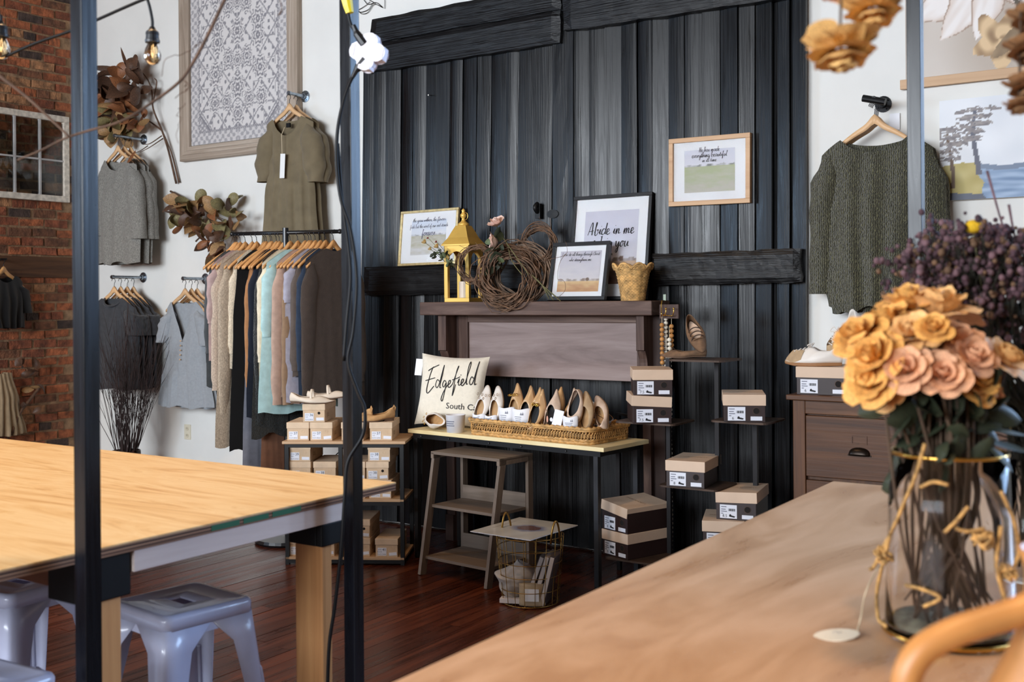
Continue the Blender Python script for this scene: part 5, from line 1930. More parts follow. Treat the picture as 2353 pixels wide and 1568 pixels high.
# tiny single-stroke cursive alphabet (x advance, polylines) in unit x-height
GL = {
    'a': (1.0, [[(.8, .9), (.4, 1), (.1, .5), (.3, .05), (.7, .4), (.8, .9), (.78, .2), (1.0, .15)]]), 'b': (.95, [[(0, .4), (.35, 1.9), (.2, 2), (.15, .1), (.5, 0), (.75, .5), (.45, .9), (.9, .8)]]),
    'c': (.8, [[(.7, .85), (.35, 1), (.05, .5), (.3, 0), (.8, .25)]]), 'd': (1.0, [[(.75, .9), (.35, 1), (.05, .45), (.3, 0), (.75, .5), (.95, 2.0), (.8, .3), (1.0, .15)]]), 'e': (.8, [[(0, .3), (.5, .6), (.5, .95), (.2, .9), (.1, .3), (.35, 0), (.8, .3)]]),
    'f': (.7, [[(0, .3), (.4, 1.6), (.5, 1.9), (.3, 1.7), (.15, -.8), (.35, -.5), (.3, .2), (.7, .3)]]), 'g': (.95, [[(.75, .9), (.35, 1), (.1, .5), (.35, .05), (.75, .6), (.7, -.6), (.35, -.95), (.3, -.5), (.95, .3)]]), 'h': (.95, [[(0, .3), (.35, 1.9), (.2, 1.9), (.1, 0), (.35, .8), (.65, .9), (.65, .2), (.95, .2)]]),
    'i': (.5, [[(0, .3), (.25, .95), (.2, .2), (.5, .2)], [(.33, 1.4), (.36, 1.5)]]), 'k': (.9, [[(0, .3), (.35, 1.9), (.15, 0), (.4, .8), (.65, .9), (.35, .5), (.75, .05), (.9, .2)]]), 'l': (.5, [[(0, .3), (.4, 1.8), (.3, 2), (.15, .4), (.3, 0), (.5, .2)]]), 'm': (1.4, [[(0, .3), (.2, .95), (.15, 0), (.45, .9), (.6, .7), (.55, 0), (.85, .9), (1.05, .7), (1.0, .15), (1.4, .25)]]),
    'n': (1.0, [[(0, .3), (.2, .95), (.15, 0), (.45, .85), (.65, .8), (.62, .15), (1.0, .25)]]), 'o': (.85, [[(.4, 1), (.05, .5), (.3, 0), (.65, .45), (.45, .95), (.85, .8)]]), 'r': (.7, [[(0, .3), (.25, 1), (.2, .0), (.4, .8), (.7, .85)]]), 's': (.7, [[(0, .2), (.4, 1), (.3, .6), (.5, .2), (.1, .05), (.7, .2)]]),
    't': (.6, [[(0, .3), (.3, 1.6), (.2, .2), (.6, .2)], [(0, 1.15), (.55, 1.2)]]), 'u': (1.0, [[(0, .4), (.15, .95), (.12, .2), (.4, .05), (.7, .9), (.7, .15), (1.0, .2)]]), 'v': (.85, [[(0, .8), (.15, .95), (.3, .05), (.65, .95), (.85, .8)]]), 'w': (1.2, [[(0, .9), (.2, .05), (.5, .8), (.7, .05), (1.0, .95), (1.2, .8)]]), 'y': (.95, [[(0, .8), (.12, .95), (.15, .3), (.4, .1), (.7, .9), (.6, -.7), (.3, -.9), (.35, -.4), (.95, .3)]]),
    'A': (1.3, [[(0, 0), (.5, 1.9), (.75, 1.9), (.85, 0)], [(.1, .6), (1.1, .75)]]), 'I': (.6, [[(.1, 1.8), (.5, 1.9)], [(.35, 1.85), (.25, 0)], [(0, 0), (.5, .05)]]), 'C': (1.0, [[(.9, 1.6), (.5, 1.9), (.05, .9), (.4, 0), (1.0, .4)]]), 'H': (1.1, [[(.2, 1.9), (.1, 0)], [(.8, 2), (.7, 0)], [(0, .9), (1.0, 1.0)]]), 'J': (.8, [[(.2, 1.8), (.6, 1.9), (.45, .2), (.1, .1)]]), '&': (.9, [[(.7, 0), (.2, .9), (.45, 1.2), (.5, .9), (.1, .4), (.3, 0), (.8, .5)]]), ' ': (.6, []), ',': (.3, [[(.1, .1), (.05, -.2)]]),
}


def cursive(s, cx, cz, xh, asp=0.92):
    w_ = sum(GL.get(ch, GL['o'])[0] for ch in s) * xh * asp
    x = cx - w_ / 2
    out = []
    for ch in s:
        adv, ls = GL.get(ch, GL['o'])
        for l in ls:
            out.append([(x + a * xh * asp + 0.12 * b * xh * asp, cz + b * xh) for a, b in l])
        x += adv * xh * asp
    return out


def framed(name, label, W_, H_, bar, mat, fn, texts, imgfrac, matrix, depth=0.028, inkmat=None, img_dz=0.0, nx=60, ny=60, group='framed verse prints'):
    t = thing(name, label, 'picture frame', (0, 0, 0), 0, group)
    t.matrix_world = matrix
    w2, h2 = W_ / 2, H_
    for (a, b) in (((-w2, 0), (w2, bar)), ((-w2, h2 - bar), (w2, h2)), ((-w2, bar), (-w2 + bar, h2 - bar)), ((w2 - bar, bar), (w2, h2 - bar))):
        MB().bb(a[0], b[0], 0, depth, a[1], b[1]).build('frame_side', mat, t, bevel=0.002)
    MB().bb(-w2 + bar, w2 - bar, depth * 0.5, depth * 0.9, bar, h2 - bar).build('mat_board', m_mat_board, t)
    iw, ih = W_ * imgfrac[0], H_ * imgfrac[1]
    pc = picture('print', iw, ih, nx, ny, fn, m_pic, t)
    pc.location = (0, depth * 0.5 - 0.001, H_ * 0.5 + img_dz)
    for (s, cz, xh) in texts:
        strokes(cursive(s, 0.0, cz, xh), pc, inkmat or m_ink, xh * 0.055)
    MB().bb(-w2 + bar, w2 - bar, depth * 0.25, depth * 0.25 + 0.0015, bar, h2 - bar).build('glazing', m_glaze, t)
    return t


def quadmat(bl, br, tl_, lean=None):
    x = (br - bl).normalized()
    z = (tl_ - bl)
    z = (z - x * z.dot(x)).normalized()
    y = z.cross(x)
    return Matrix((x, y, z)).transposed().to_4x4()


# gold frame resting on the left cross beam
YG = YD - 0.105
bl, br = wY(913, 612, YG), wY(1046, 606, YG)
tl_ = wY(918, 487, YG + 0.045)
mw = quadmat(bl, br, tl_); mw.translation = (bl + br) / 2
framed('gold_picture_frame', 'thin gold frame with a pale meadow verse print, left of the lantern', (br - bl).length, (tl_ - bl).length, 0.016, m_fr_gold,
       lambda u, v: field(u, v, (206, 216, 230), (220, 222, 226), 0.55, (176, 172, 150), (206, 206, 206), (140, 138, 142), 1), [('the grass withers, the flowers', 0.105, 0.013), ('fade but the word of our God stands', 0.065, 0.012), ('forever', 0.012, 0.022)], (0.60, 0.62), mw, 0.022, plain('navy_ink', (60, 66, 92), 0.7))
# big black frame
bl, br = wY(1302, 690, YD - 0.155), wY(1484, 688, YD - 0.155)
tl_ = wY(1318, 453, YD - 0.06)
mw = quadmat(bl, br, tl_); mw.translation = (bl + br) / 2
framed('black_picture_frame', 'large black frame with a stormy field print reading Abide in me, leaning on the door', (br - bl).length, (tl_ - bl).length, 0.02, m_fr_black,
       lambda u, v: field(u, v, (196, 196, 210), (206, 206, 216), 0.30, (186, 160, 136), (92, 62, 46), (84, 66, 56), 2), [('Abide in me', 0.075, 0.035), ('& I in you', 0.0, 0.035), ('John', -0.05, 0.013)], (0.68, 0.70), mw, 0.03)
# small black frame in front
bl, br = wY(1256, 690, 5.40), wY(1388, 689, 5.40)
tl_ = wY(1268, 561, 5.475)
mw = quadmat(bl, br, tl_); mw.translation = (bl + br) / 2
framed('black_picture_frame', 'small black frame with a wheat field verse print, front of the two black frames', (br - bl).length, (tl_ - bl).length * 1.02, 0.022, m_fr_black,
       lambda u, v: field(u, v, (188, 186, 196), (206, 202, 204), 0.26, (206, 176, 130), (176, 132, 92), (110, 92, 78), 2), [('I can do all things through Christ', 0.092, 0.0105), ('who strengthens me', 0.060, 0.0105)], (0.72, 0.70), mw, 0.03)
# tan frame on the right door
YT = YD - 0.045
bl, br = wY(1536, 475, YT), wY(1723, 466, YT)
tl_ = wY(1538, 320, YT)
mw = quadmat(bl, br, tl_); mw.translation = (bl + br) / 2
framed('oak_picture_frame', 'light oak frame with a green field verse print hung on the right barn door', (br - bl).length, (tl_ - bl).length, 0.026, m_fr_tan,
       lambda u, v: field(u, v, (200, 202, 214), (212, 212, 220), 0.60, (160, 166, 130), (176, 172, 160), (96, 100, 92), 4), [('He has made', 0.105, 0.0135), ('everything beautiful', 0.075, 0.0145), ('in its time', 0.048, 0.012)], (0.62, 0.62), mw, 0.03)

# ------------------------------------------------------------------ lantern
m_lan = plain('mustard_gold_paint', (226, 184, 92), 0.38, 0.35, var=0.05)
m_lan2 = plain('dark_lantern_inside', (60, 44, 22), 0.6)
lp = wY(1062, 694, 5.44)
ln = thing('lantern', 'tall mustard-gold metal lantern with arched openings on the mantel', 'lantern', (lp.x, lp.y + 0.02, mz1), math.radians(5))
s = 0.088
HB = 0.345
MB().bb(-s, s, -s, s, 0, 0.025).build('base', m_lan, ln, bevel=0.002)
for sx in (-1, 1):
    for sy in (-1, 1):
        MB().bb(sx * s - (0.024 if sx > 0 else 0), sx * s + (0 if sx > 0 else 0.024), sy * s - (0.024 if sy > 0 else 0), sy * s + (0 if sy > 0 else 0.024), 0.025, HB).build('corner_post', m_lan, ln)
# arched spandrel plates
for k in range(4):
    poly = [(-s, HB), (-s, HB - 0.12)]
    poly += [(-s + 0.024, HB - 0.12)]
    for j in range(13):
        a = PI - PI * j / 12
        poly.append((0.064 * math.cos(a), HB - 0.12 + 0.085 * math.sin(a)))
    poly += [(s - 0.024, HB - 0.12), (s, HB - 0.12), (s, HB)]
    b_ = MB()
    n = len(poly)
    for y in (-s + 0.0005, -s + 0.004):
        b_.v += [(x, y, z) for x, z in poly]
    # triangulated strips between arch and straight edge
    half = n // 2
    for off in (0, n):
        b_.f.append((off + 0, off + 1, off + 2, off + 3))
        for j in range(3, 15):
            pass
    top_l, top_r = 0, n - 1
    for off in (0, n):
        for j in range(3, 9):
            b_.f.append((off + 0, off + j, off + j + 1))
        b_.f.append((off + 0, off + 9, off + n - 1))
        for j in range(9, 15):
            b_.f.append((off + n - 1, off + j, off + j + 1))
        b_.f.append((off + n - 1, off + 15, off + n - 3, off + n - 2))
    for j in range(n):
        b_.f.append((j, (j + 1) % n, n + (j + 1) % n, n + j))
    o = b_.build('arch_plate', m_lan, ln)
    o.rotation_euler.z = k * PI / 2
# pagoda roof
b_ = MB()
rp_ = [(s + 0.012, HB), (s + 0.012, HB + 0.008), (s * 0.80, HB + 0.05), (s * 0.60, HB + 0.09), (0.036, HB + 0.125), (0.0, HB + 0.125)]
for (r_, z) in rp_:
    b_.v += [(-r_, -r_, z), (r_, -r_, z), (r_, r_, z), (-r_, r_, z)]
for j in range(len(rp_) - 1):
    for i in range(4):
        k = (i + 1) % 4
        b_.f.append((j * 4 + i, j * 4 + k, j * 4 + 4 + k, j * 4 + 4 + i))
b_.f.append((3, 2, 1, 0))
b_.build('roof', m_lan, ln)
MB().lathe([(0.036, 0), (0.036, 0.012), (0.024, 0.02), (0.014, 0.03), (0.010, 0.045), (0.018, 0.055), (0.020, 0.068), (0.012, 0.078), (0.010, 0.088), (0.013, 0.096), (0.0, 0.108)], 16, (0, 0, HB + 0.125)).build('finial', m_lan, ln, smooth=True)
MB().tube([(0.020 * math.cos(a) + 0.012, 0, HB + 0.185 + 0.024 * math.sin(a)) for a in [i * PI / 8 for i in range(16)]], 0.0025, 6, True).build('ring', m_gold, ln, smooth=True)
MB().lathe([(0, 0), (0.03, 0), (0.03, 0.10), (0, 0.10)], 16, (0, 0, 0.026)).build('candle', m_cream_l, ln)

# ------------------------------------------------------------------ vine wreaths
m_vine = plain('grapevine_brown', (100, 76, 58), 0.75, var=0.3, vscale=20, bump=0.4, bscale=80)
m_vine2 = plain('grapevine_grey', (120, 100, 84), 0.75, var=0.3, vscale=20)


def wreath(name, label, c, rad, thick, n, normal, seed, r0=0.0042, squash=1.0, arc=(0, 1), mat=None):
    rn = random.Random(seed)
    b_ = MB()
    for k in range(n):
        a0 = rn.uniform(0, 6.28); turns = rn.uniform(0.55, 1.25) if arc == (0, 1) else 1
        dr, dy = rn.gauss(0, thick * 0.45), rn.gauss(0, thick * 0.40)
        ph, wob = rn.uniform(0, 6.28), thick * rn.uniform(0.2, 0.55)
        f = rn.choice((2, 3, 4))
        pts = []
        m = 30
        for i in range(m + 1):
            t = i / m
            a = a0 + 2 * PI * turns * t if arc == (0, 1) else 2 * PI * lerp(arc[0], arc[1], t) + rn.uniform(-.02, .02)
            r_ = rad + dr + wob * math.sin(f * a + ph)
            pts.append((r_ * math.cos(a), dy + wob * math.cos(f * a + ph), r_ * math.sin(a) * squash))
        rr = r0 * rn.uniform(0.5, 1.25)
        b_.tube(pts, [rr * lerp(1, 0.6, i / m) for i in range(m + 1)], 5)
    for k in range(n // 2):      # stray ends
        a = rn.uniform(0, 6.28)
        p = Vector(((rad + rn.gauss(0, thick * .4)) * math.cos(a), rn.gauss(0, thick * .3), (rad + rn.gauss(0, thick * .4)) * math.sin(a) * squash))
        d = Vector((-math.sin(a) + rn.uniform(-.5, .5), rn.uniform(-.6, .2), math.cos(a) + rn.uniform(-.5, .5)))
        b_.tube([p, p + d * rn.uniform(.03, .06), p + d * rn.uniform(.06, .11) + Vector((0, 0, .01))], [0.002, 0.0016, 0.001], 4)
    o = b_.build(name, mat or m_vine, smooth=True)
    mw = facing(normal).to_4x4(); mw.translation = c
    o.matrix_world = mw
    return tag(o, label, 'wreath', 'vine wreaths on the mantel')


wc = wY(1165, 640, 5.36)
wreath('vine_wreath', 'thick grapevine wreath standing in front on the mantel', Vector((wc.x, 5.372, wc.z + 0.004)), 0.152, 0.052, 46, (0.35, -1, 0.18), 3, 0.0052)
wc = wY(1195, 628, 5.44)
wreath('vine_wreath', 'second grapevine wreath leaning behind the thick front wreath', Vector((wc.x, 5.46, wc.z)), 0.165, 0.03, 24, (0.25, -1, 0.1), 5, 0.005, mat=m_vine2)
wc = wY(1230, 562, 5.47)
wreath('vine_wreath', 'small vine wreath raised behind, nearest the door latch', Vector((wc.x, 5.50, wc.z)), 0.105, 0.026, 22, (0.1, -1, 0.1), 8, 0.0034)
wc = wY(1085, 600, 5.33)
wreath('vine_wreath', 'small leafy vine wreath hung against the front of the lantern', Vector((wc.x + 0.02, 5.335, wc.z - 0.02)), 0.10, 0.026, 20, (0.2, -1, 0.15), 9, 0.0036)

# ------------------------------------------------------------------ roses (one kind for all bouquets)
def petal_mesh(w_, h_, curl, cup, name='petal'):
    b_ = MB()

    def fn(u, v):
        s = (u - 0.5) * 2
        ww = w_ * (0.35 + 0.75 * math.sin(min(1.0, v * 1.05) * PI * 0.62)) * (1 - 0.15 * v * abs(s))
        x = s * ww
        y = -cup * (math.sin(v * PI * 0.55)) + 0.35 * ww * s * s
        y += -curl * max(0, v - 0.7) ** 1.5 * 3
        z = h_ * (v - 0.12 * s * s * v) + 0.06 * h_ * math.sin(s * 5 + 1) * v
        return (x, y, z)
    b_.grid(fn, 6, 6)
    return b_.mesh(name, True)


def petal_set(mat):
    out = []
    for (w_, h_, cu, cp) in ((0.28, 0.62, -0.05, 0.10), (0.36, 0.66, 0.10, 0.22), (0.44, 0.66, 0.30, 0.34), (0.50, 0.60, 0.55, 0.44), (0.5, 0.5, 0.9, 0.55)):
        me = petal_mesh(w_, h_, cu, cp)
        me.materials.append(mat)
        out.append(me)
    return out


m_green_leaf = plain('dull_green_leaf', (92, 104, 74), 0.65, var=0.2, vscale=25)
m_dkgreen = plain('dark_green_leaf', (40, 46, 28), 0.65, var=0.25, vscale=25)
m_stem_g = plain('olive_stem', (96, 92, 58), 0.7, var=0.2)
GLEAF = []
for m in (m_green_leaf, m_dkgreen):
    for (cu, fo) in ((0.4, 0.3), (1.1, 0.6)):
        me = leaf_mesh(cu, fo, 1.0, 0.36); me.materials.append(m); GLEAF.append(me)


def rose(name, label, c, axis, size, pset, stem_to=None, counts=(3, 4, 5, 6), group=None, stem_mat=None, cat='dried rose', sepal=True, stem_r=0.0028):
    """c: centre of bloom, axis: direction it faces, size: diameter"""
    t = thing(name, label, cat, c, 0, group)
    q = Vector(axis).normalized().to_track_quat('Z', 'Y')
    t.rotation_mode = 'QUATERNION'
    t.rotation_quaternion = q
    S = size
    for ring, n in enumerate(counts):
        for k in range(n):
            me = pset[min(ring, len(pset) - 1)]
            a = 2 * PI * k / n + ring * 0.6 + R.uniform(-.2, .2)
            rad = (0.02, 0.07, 0.12, 0.16, 0.2)[min(ring, 4)] * S
            tilt = (0.05, 0.14, 0.30, 0.52, 0.85)[min(ring, 4)] + R.uniform(-.08, .08)
            rot = (Euler((0, 0, a + PI / 2)).to_matrix() @ Euler((tilt, 0, 0)).to_matrix()).to_euler()
            sc_ = S * R.uniform(0.9, 1.1)
            inst('petal', me, t, (rad * math.cos(a), rad * math.sin(a), -0.32 * S - 0.02 * ring * S), rot, (sc_, sc_, sc_))
    if stem_to is not None:
        inv = q.to_matrix().inverted()
        e = inv @ (Vector(stem_to) - Vector(c))
        base = Vector((0, 0, -0.33 * S))
        pts = catmull([base, base + Vector((0, 0, -0.6 * S)), base.lerp(e, 0.6) + Vector((R.uniform(-.01, .01), R.uniform(-.01, .01), 0)), e], 4)
        MB().tube(pts, stem_r, 6).build('stem', stem_mat or m_stem_g, t, smooth=True)
    if sepal:
        for k in range(4):
            a = k * PI / 2 + 0.4
            o = inst('sepal', GLEAF[k % 4], t, (0.06 * S * math.cos(a), 0.06 * S * math.sin(a), -0.36 * S), (0, 0, 0), (0.3 * S,) * 3)
            o.rotation_mode = 'QUATERNION'
            o.rotation_quaternion = Vector((math.cos(a), math.sin(a), 0.3)).to_track_quat('Z', 'Y')
    return t


def green_leaf(parent, p, d, size):
    o = inst('leaf', R.choice(GLEAF), parent)
    o.rotation_mode = 'QUATERNION'
    o.rotation_quaternion = Vector(d).normalized().to_track_quat('Z', 'Y') @ Euler((0, 0, R.uniform(0, 6))).to_quaternion()
    o.location = p
    o.scale = (size,) * 3
    return o


P_PINK = petal_set(plain('pale_pink_petal', (234, 204, 190), 0.7, var=0.08, vscale=20))
P_RED = petal_set(plain('dark_red_petal', (130, 40, 46), 0.7, var=0.1))
P_YEL = petal_set(plain('straw_yellow_petal', (216, 184, 122), 0.7, var=0.1))
for (px, py, sz, lab, ax) in ((1139, 510, 0.072, 'pale pink dried rose, upper of the two above the vine wreaths', (0, -0.6, 1)), (1133, 556, 0.080, 'pale pink dried rose, lower one drooping left above the vine wreaths', (-0.8, -0.6, -0.1))):
    c = wY(px, py, 5.34)
    r_ = rose('dried_rose', lab, c, ax, sz, P_PINK, wY(1215 if py < 540 else 1200, 632, 5.33), group='dried roses on the mantel', counts=(3, 4, 5))
    inv = r_.rotation_quaternion.to_matrix().inverted()
    for k in range(7):
        w_ = c + Vector((R.uniform(0.0, 0.05), R.uniform(-0.02, 0.03), -0.03 - 0.02 * k))
        green_leaf(r_, inv @ (w_ - c), inv @ Vector((R.uniform(-.7, .7), -0.3, R.uniform(-.9, .2))), 0.08)
for (px, py, sz, ps, lab) in ((975, 556, 0.036, P_YEL, 'small straw-yellow dried rosebud farthest left before the gold frame'), (1003, 566, 0.036, P_YEL, 'small straw-yellow dried rosebud beside the lantern edge'), (983, 547, 0.016, P_RED, 'tiny dark red rosebud, left of two before the gold frame'), (1002, 556, 0.018, P_RED, 'tiny dark red rosebud, right of two near the lantern'), (988, 572, 0.026, P_YEL, 'tiny pale yellow rosebud lowest in the little sprig')):
    c = wY(px, py, 5.33)
    r_ = rose('dried_rosebud', lab, c, (-0.6, -0.4, 0.6), sz, ps, wY(1046, 615, 5.34), group='rosebuds by the lantern', counts=(3, 4), stem_r=0.0015)
    inv = r_.rotation_quaternion.to_matrix().inverted()
    e = wY(1046, 615, 5.34)
    for k in range(5):
        w_ = c.lerp(e, 0.35 + 0.13 * k) + Vector((R.uniform(-.02, .02), R.uniform(-.02, .02), R.uniform(-.02, .02)))
        green_leaf(r_, inv @ (w_ - c), inv @ Vector((R.uniform(-.8, .8), -0.4, R.uniform(-.6, .6))), 0.038)

# loose stems to the right of the wreaths and a curling tendril over the small frame
b_ = thing('stem_posy', 'bundle of cut green-brown stems on the mantel beside the small black frame', 'dried stems', wY(1240, 650, 5.32))
root = b_.location.copy()
for (x, y) in ((1272, 690), (1280, 684), (1288, 692), (1268, 684), (1262, 688)):
    MB().tube([q - root for q in catmull([wY(1222, 632, 5.33), wY(1245, 655, 5.31), wY(x, y, 5.30)], 5)], 0.003, 6).build('stem', m_stem_g, b_, smooth=True)
MB().tube([q - root for q in catmull([wY(a, b, 5.27) for a, b in ((1243, 601), (1262, 596), (1290, 590), (1302, 583), (1303, 570), (1300, 556))], 6)], 0.0012, 4).build('tendril', m_vine, b_, smooth=True)
MB().tube([q - root for q in catmull([wY(a, b, 5.27) for a, b in ((1300, 583), (1286, 605), (1281, 640), (1290, 642), (1298, 650), (1298, 668), (1285, 682), (1280, 690))], 6)], 0.0012, 4).build('tendril', m_vine, b_, smooth=True)

# ------------------------------------------------------------------ scalloped seagrass basket
m_sea = plain('seagrass_rope', (196, 156, 98), 0.75, var=0.22, vscale=40, bump=0.5, bscale=120)
bp = wY(1453, 690, 5.41)
sb = thing('scalloped_basket', 'small scalloped seagrass basket at the right end of the mantel', 'basket', (bp.x, bp.y + 0.01, mz1))
b_ = MB()
rows, seg = 24, 48
Hb = 0.205


def bk(j, a, k):
    t = j / rows
    sc8 = 1 + 0.10 * abs(math.cos(4 * a)) * (0.4 + 0.6 * t)
    r_ = lerp(0.060, 0.092, t ** 1.2) * sc8 + (0.012 * sstep(0.75, 1.0, t))
    zz = t * Hb - 0.030 * t ** 6 * (1 - abs(math.cos(4 * a))) + 0.0
    return r_, zz


for j in range(rows):
    pts = []
    for i in range(seg):
        a = 2 * PI * i / seg
        r_, zz = bk(j + 0.5, a, 0)
        wv = 0.0022 * (1 if (i + j) % 2 else -1)
        pts.append(((r_ + wv) * math.cos(a), (r_ + wv) * math.sin(a), zz))
    b_.tube(pts, 0.0055, 5, True)
b_.build('weave', m_sea, sb, smooth=True)
MB().lathe([(0, 0.001), (0.062, 0.001), (0.062, 0.006), (0, 0.006)], 24).build('bottom', m_sea, sb)
pts = []
for i in range(64):
    a = 2 * PI * i / 64
    r_, zz = bk(rows, a, 0)
    pts.append((r_ * math.cos(a), r_ * math.sin(a), zz))
MB().tube(pts, 0.0065, 6, True).build('rim', m_sea, sb, smooth=True)

# ------------------------------------------------------------------ long woven tray with shoes
m_rattan = plain('golden_rattan', (190, 146, 88), 0.55, var=0.22, vscale=30)
m_rattan_d = plain('dark_rattan_gap', (96, 64, 34), 0.7, var=0.2)
TRX0, TRX1, TRY0, TRY1 = 0.455, 1.29, 0.03, 0.40
trc = tl((TRX0 + TRX1) / 2, (TRY0 + TRY1) / 2)
tray = thing('rattan_tray', 'long open-weave rattan tray filled with shoes on the pale-topped table', 'basket', trc, tang)
hx, hy = (TRX1 - TRX0) / 2, (TRY1 - TRY0) / 2
HT = 0.092


def rrect(hx, hy, r, z, n):
    out = []
    per = [((hx - r, hy - r), 0), ((-hx + r, hy - r), 90), ((-hx + r, -hy + r), 180), ((hx - r, -hy + r), 270)]
    for (c, a0) in per:
        for k in range(6):
            a = math.radians(a0 + 90 * k / 5)
            out.append(Vector((c[0] + r * math.cos(a), c[1] + r * math.sin(a), z)))
    # resample evenly
    tot = [0]
    m = len(out)
    for i in range(m): tot.append(tot[-1] + (out[(i + 1) % m] - out[i]).length)
    res = []
    for k in range(n):
        d = tot[-1] * k / n
        i = max(j for j in range(m) if tot[j] <= d)
        f = (d - tot[i]) / max(1e-9, tot[i + 1] - tot[i])
        res.append(out[i].lerp(out[(i + 1) % m], f))
    return res


NT = 220


def rope(z, r, fl, nm, tw=0.0025):
    pts = rrect(hx + fl, hy + fl, 0.05, z, NT)
    MB().tube([p + Vector((0, 0, tw * math.sin(i * 2.1))) for i, p in enumerate(pts)], [r * (1 + 0.13 * math.sin(i * 2.1)) for i in range(NT)], 7, True).build(nm, m_rattan, tray, smooth=True)


rope(0.008, 0.009, 0.0, 'base_rope'); rope(0.022, 0.0075, 0.002, 'base_rope'); rope(HT - 0.009, 0.0095, 0.012, 'rim_rope'); rope(HT - 0.02, 0.006, 0.010, 'rim_rope')
wv = MB()
for row, (z0, z1, ph) in enumerate(((0.024, 0.050, 0), (0.036, 0.062, 0.5), (0.048, HT - 0.016, 0.25))):
    M_ = 66
    base = rrect(hx, hy, 0.05, 0, M_ * 6)
    for s in (0, 1):
        pts = []
        for i, p in enumerate(base):
            c = p.normalized()
            a = 2 * PI * (i / 6.0 + ph) + s * PI
            q = Vector((p.x, p.y, 0))
            out = Vector((c.x * hy / hx, c.y, 0)).normalized()
            pts.append(q + out * (0.004 + 0.005 * math.cos(a)) + Vector((0, 0, lerp(z0, z1, 0.5 + 0.5 * math.sin(a)))))
        wv.tube(pts, 0.0028, 4, True)
tag(wv.build('weave', m_rattan, tray, smooth=True), kind='stuff')
MB().bb(-hx + 0.01, hx - 0.01, -hy + 0.01, hy - 0.01, 0.002, 0.008).build('bottom', m_rattan_d, tray)

PAIRS = [  # (x along tray, y depth, upper, lining, toe, tilt-back, yaw, label, extra)
    (-0.385, -0.09, m_white_l, m_tan_in, 0.15, 1.25, 0.10, 'white studded slide sandal, leftmost in the rattan tray', 'stud'),
    (-0.290, -0.08, m_white_l, m_tan_in, 0.15, 1.22, -0.18, 'white studded slide sandal, second from the left in the rattan tray', 'stud'),
    (-0.215, 0.00, m_nude_l, m_tan_in, 0.65, 1.28, -0.12, 'tall nude mule with a gold chain in the rattan tray', 'chain'),
    (-0.135, 0.02, m_nude_l, m_tan_in, 0.75, 1.30, -0.10, 'nude mule beside the gold chain mule', ''),
    (-0.085, -0.06, m_nude_l, m_black_l, 0.95, 1.25, 0.05, 'tan pointed flat behind a white paper wrap', ''),
    (-0.030, -0.04, m_nude_l, m_black_l, 0.9, 1.25, -0.05, 'tan pointed flat with black lining, mid tray', ''),
    (0.040, -0.125, m_nude_l, m_black_l, 0.95, 1.18, 0.04, 'pointed nude flat with a gold bit at the front of the tray', 'bit'),
    (0.035, 0.05, m_camel_l, m_black_l, 0.9, 1.3, 0.1, 'camel pointed flat at the back of the tray', ''),
    (0.125, -0.10, m_blush_l, m_black_l, 0.95, 1.28, 0.03, 'blush suede pointed flat in a clear cup', ''),
    (0.165, 0.03, m_blush_l, m_black_l, 0.9, 1.28, -0.15, 'blush suede pointed flat behind the clear cup', ''),
    (0.205, -0.03, m_camel_l, m_black_l, 0.8, 1.25, 0.15, 'camel flat right of the clear cup', ''),
    (0.275, -0.11, m_blush_l, m_black_l, 0.5, -1.20, 0.10, 'cream slingback heel-up with a black insole', ''),
    (0.330, -0.08, m_sand_s, m_tan_in, 0.4, 1.25, -0.25, 'sand suede flat leaning right in the tray', ''),
    (0.385, -0.02, m_blush_l, m_tan_in, 0.2, 1.05, -0.75, 'blush suede loafer toe-up in plastic at the right end of the tray', ''),
]
for i, (x, y, um, lm, toe, tb, yaw, lab, ex) in enumerate(PAIRS):
    o = shoe('tray_shoe', (um, m_sole_t, lm), lab, L=(0.235 if ex != 'chain' else 0.26), W_=0.084, toe=toe, open0=0.62, heel=0.004, group='shoes in the rattan tray', wall=0.03, heel_wall=0.045)
    # toe up, opening towards the viewer
    base = trc + tdir * x + tperp * y + Vector((0, 0, 0.118 + 0.035))
    Rm = Matrix.Rotation(tang, 4, 'Z') @ Matrix.Rotation(yaw, 4, 'Y') @ Matrix.Rotation(-(PI / 2 - abs(tb)) * 0.9, 4, 'X')
    # local X(toe)->Z, local Z(up)->-Y
    sgn = 1 if tb > 0 else -1
    Bm = Matrix(((0, -1 * sgn, 0, 0), (0, 0, -1, 0), (sgn, 0, 0, 0), (0, 0, 0, 1)))
    o.matrix_world = Matrix.Translation(base) @ Rm @ Bm
    if ex == 'stud':
        for q in range(5):
            MB().tube([(0.055 + 0.012 * math.cos(a) * 0.6 - 0.02 * (q % 2), 0.026 - 0.013 * q + 0.005 * math.sin(a), 0.045 + 0.004 * math.cos(q)) for a in [j * PI / 4 for j in range(8)]], 0.0012, 4, True).build('stud', m_gold, o)
    if ex == 'chain':
        for q in range(5):
            MB().tube([(0.055 + 0.006 * math.cos(a), -0.026 + 0.013 * q + 0.008 * math.sin(a), 0.047 + 0.003 * (q % 2)) for a in [j * PI / 5 for j in range(10)]], 0.0022, 5, True).build('chain_link', m_gold, o, smooth=True)
    if ex == 'bit':
        MB().tube([(0.02, -0.025, 0.043), (0.02, 0.0, 0.048), (0.02, 0.025, 0.043)], 0.004, 6).build('gold_bit', m_gold, o, smooth=True)
        for q in (-1, 1):
            MB().tube([(0.02 + 0.009 * math.cos(a), 0.013 * q + 0.009 * math.sin(a), 0.047) for a in [j * PI / 6 for j in range(12)]], 0.0025, 5, True).build('gold_ring', m_gold, o, smooth=True)

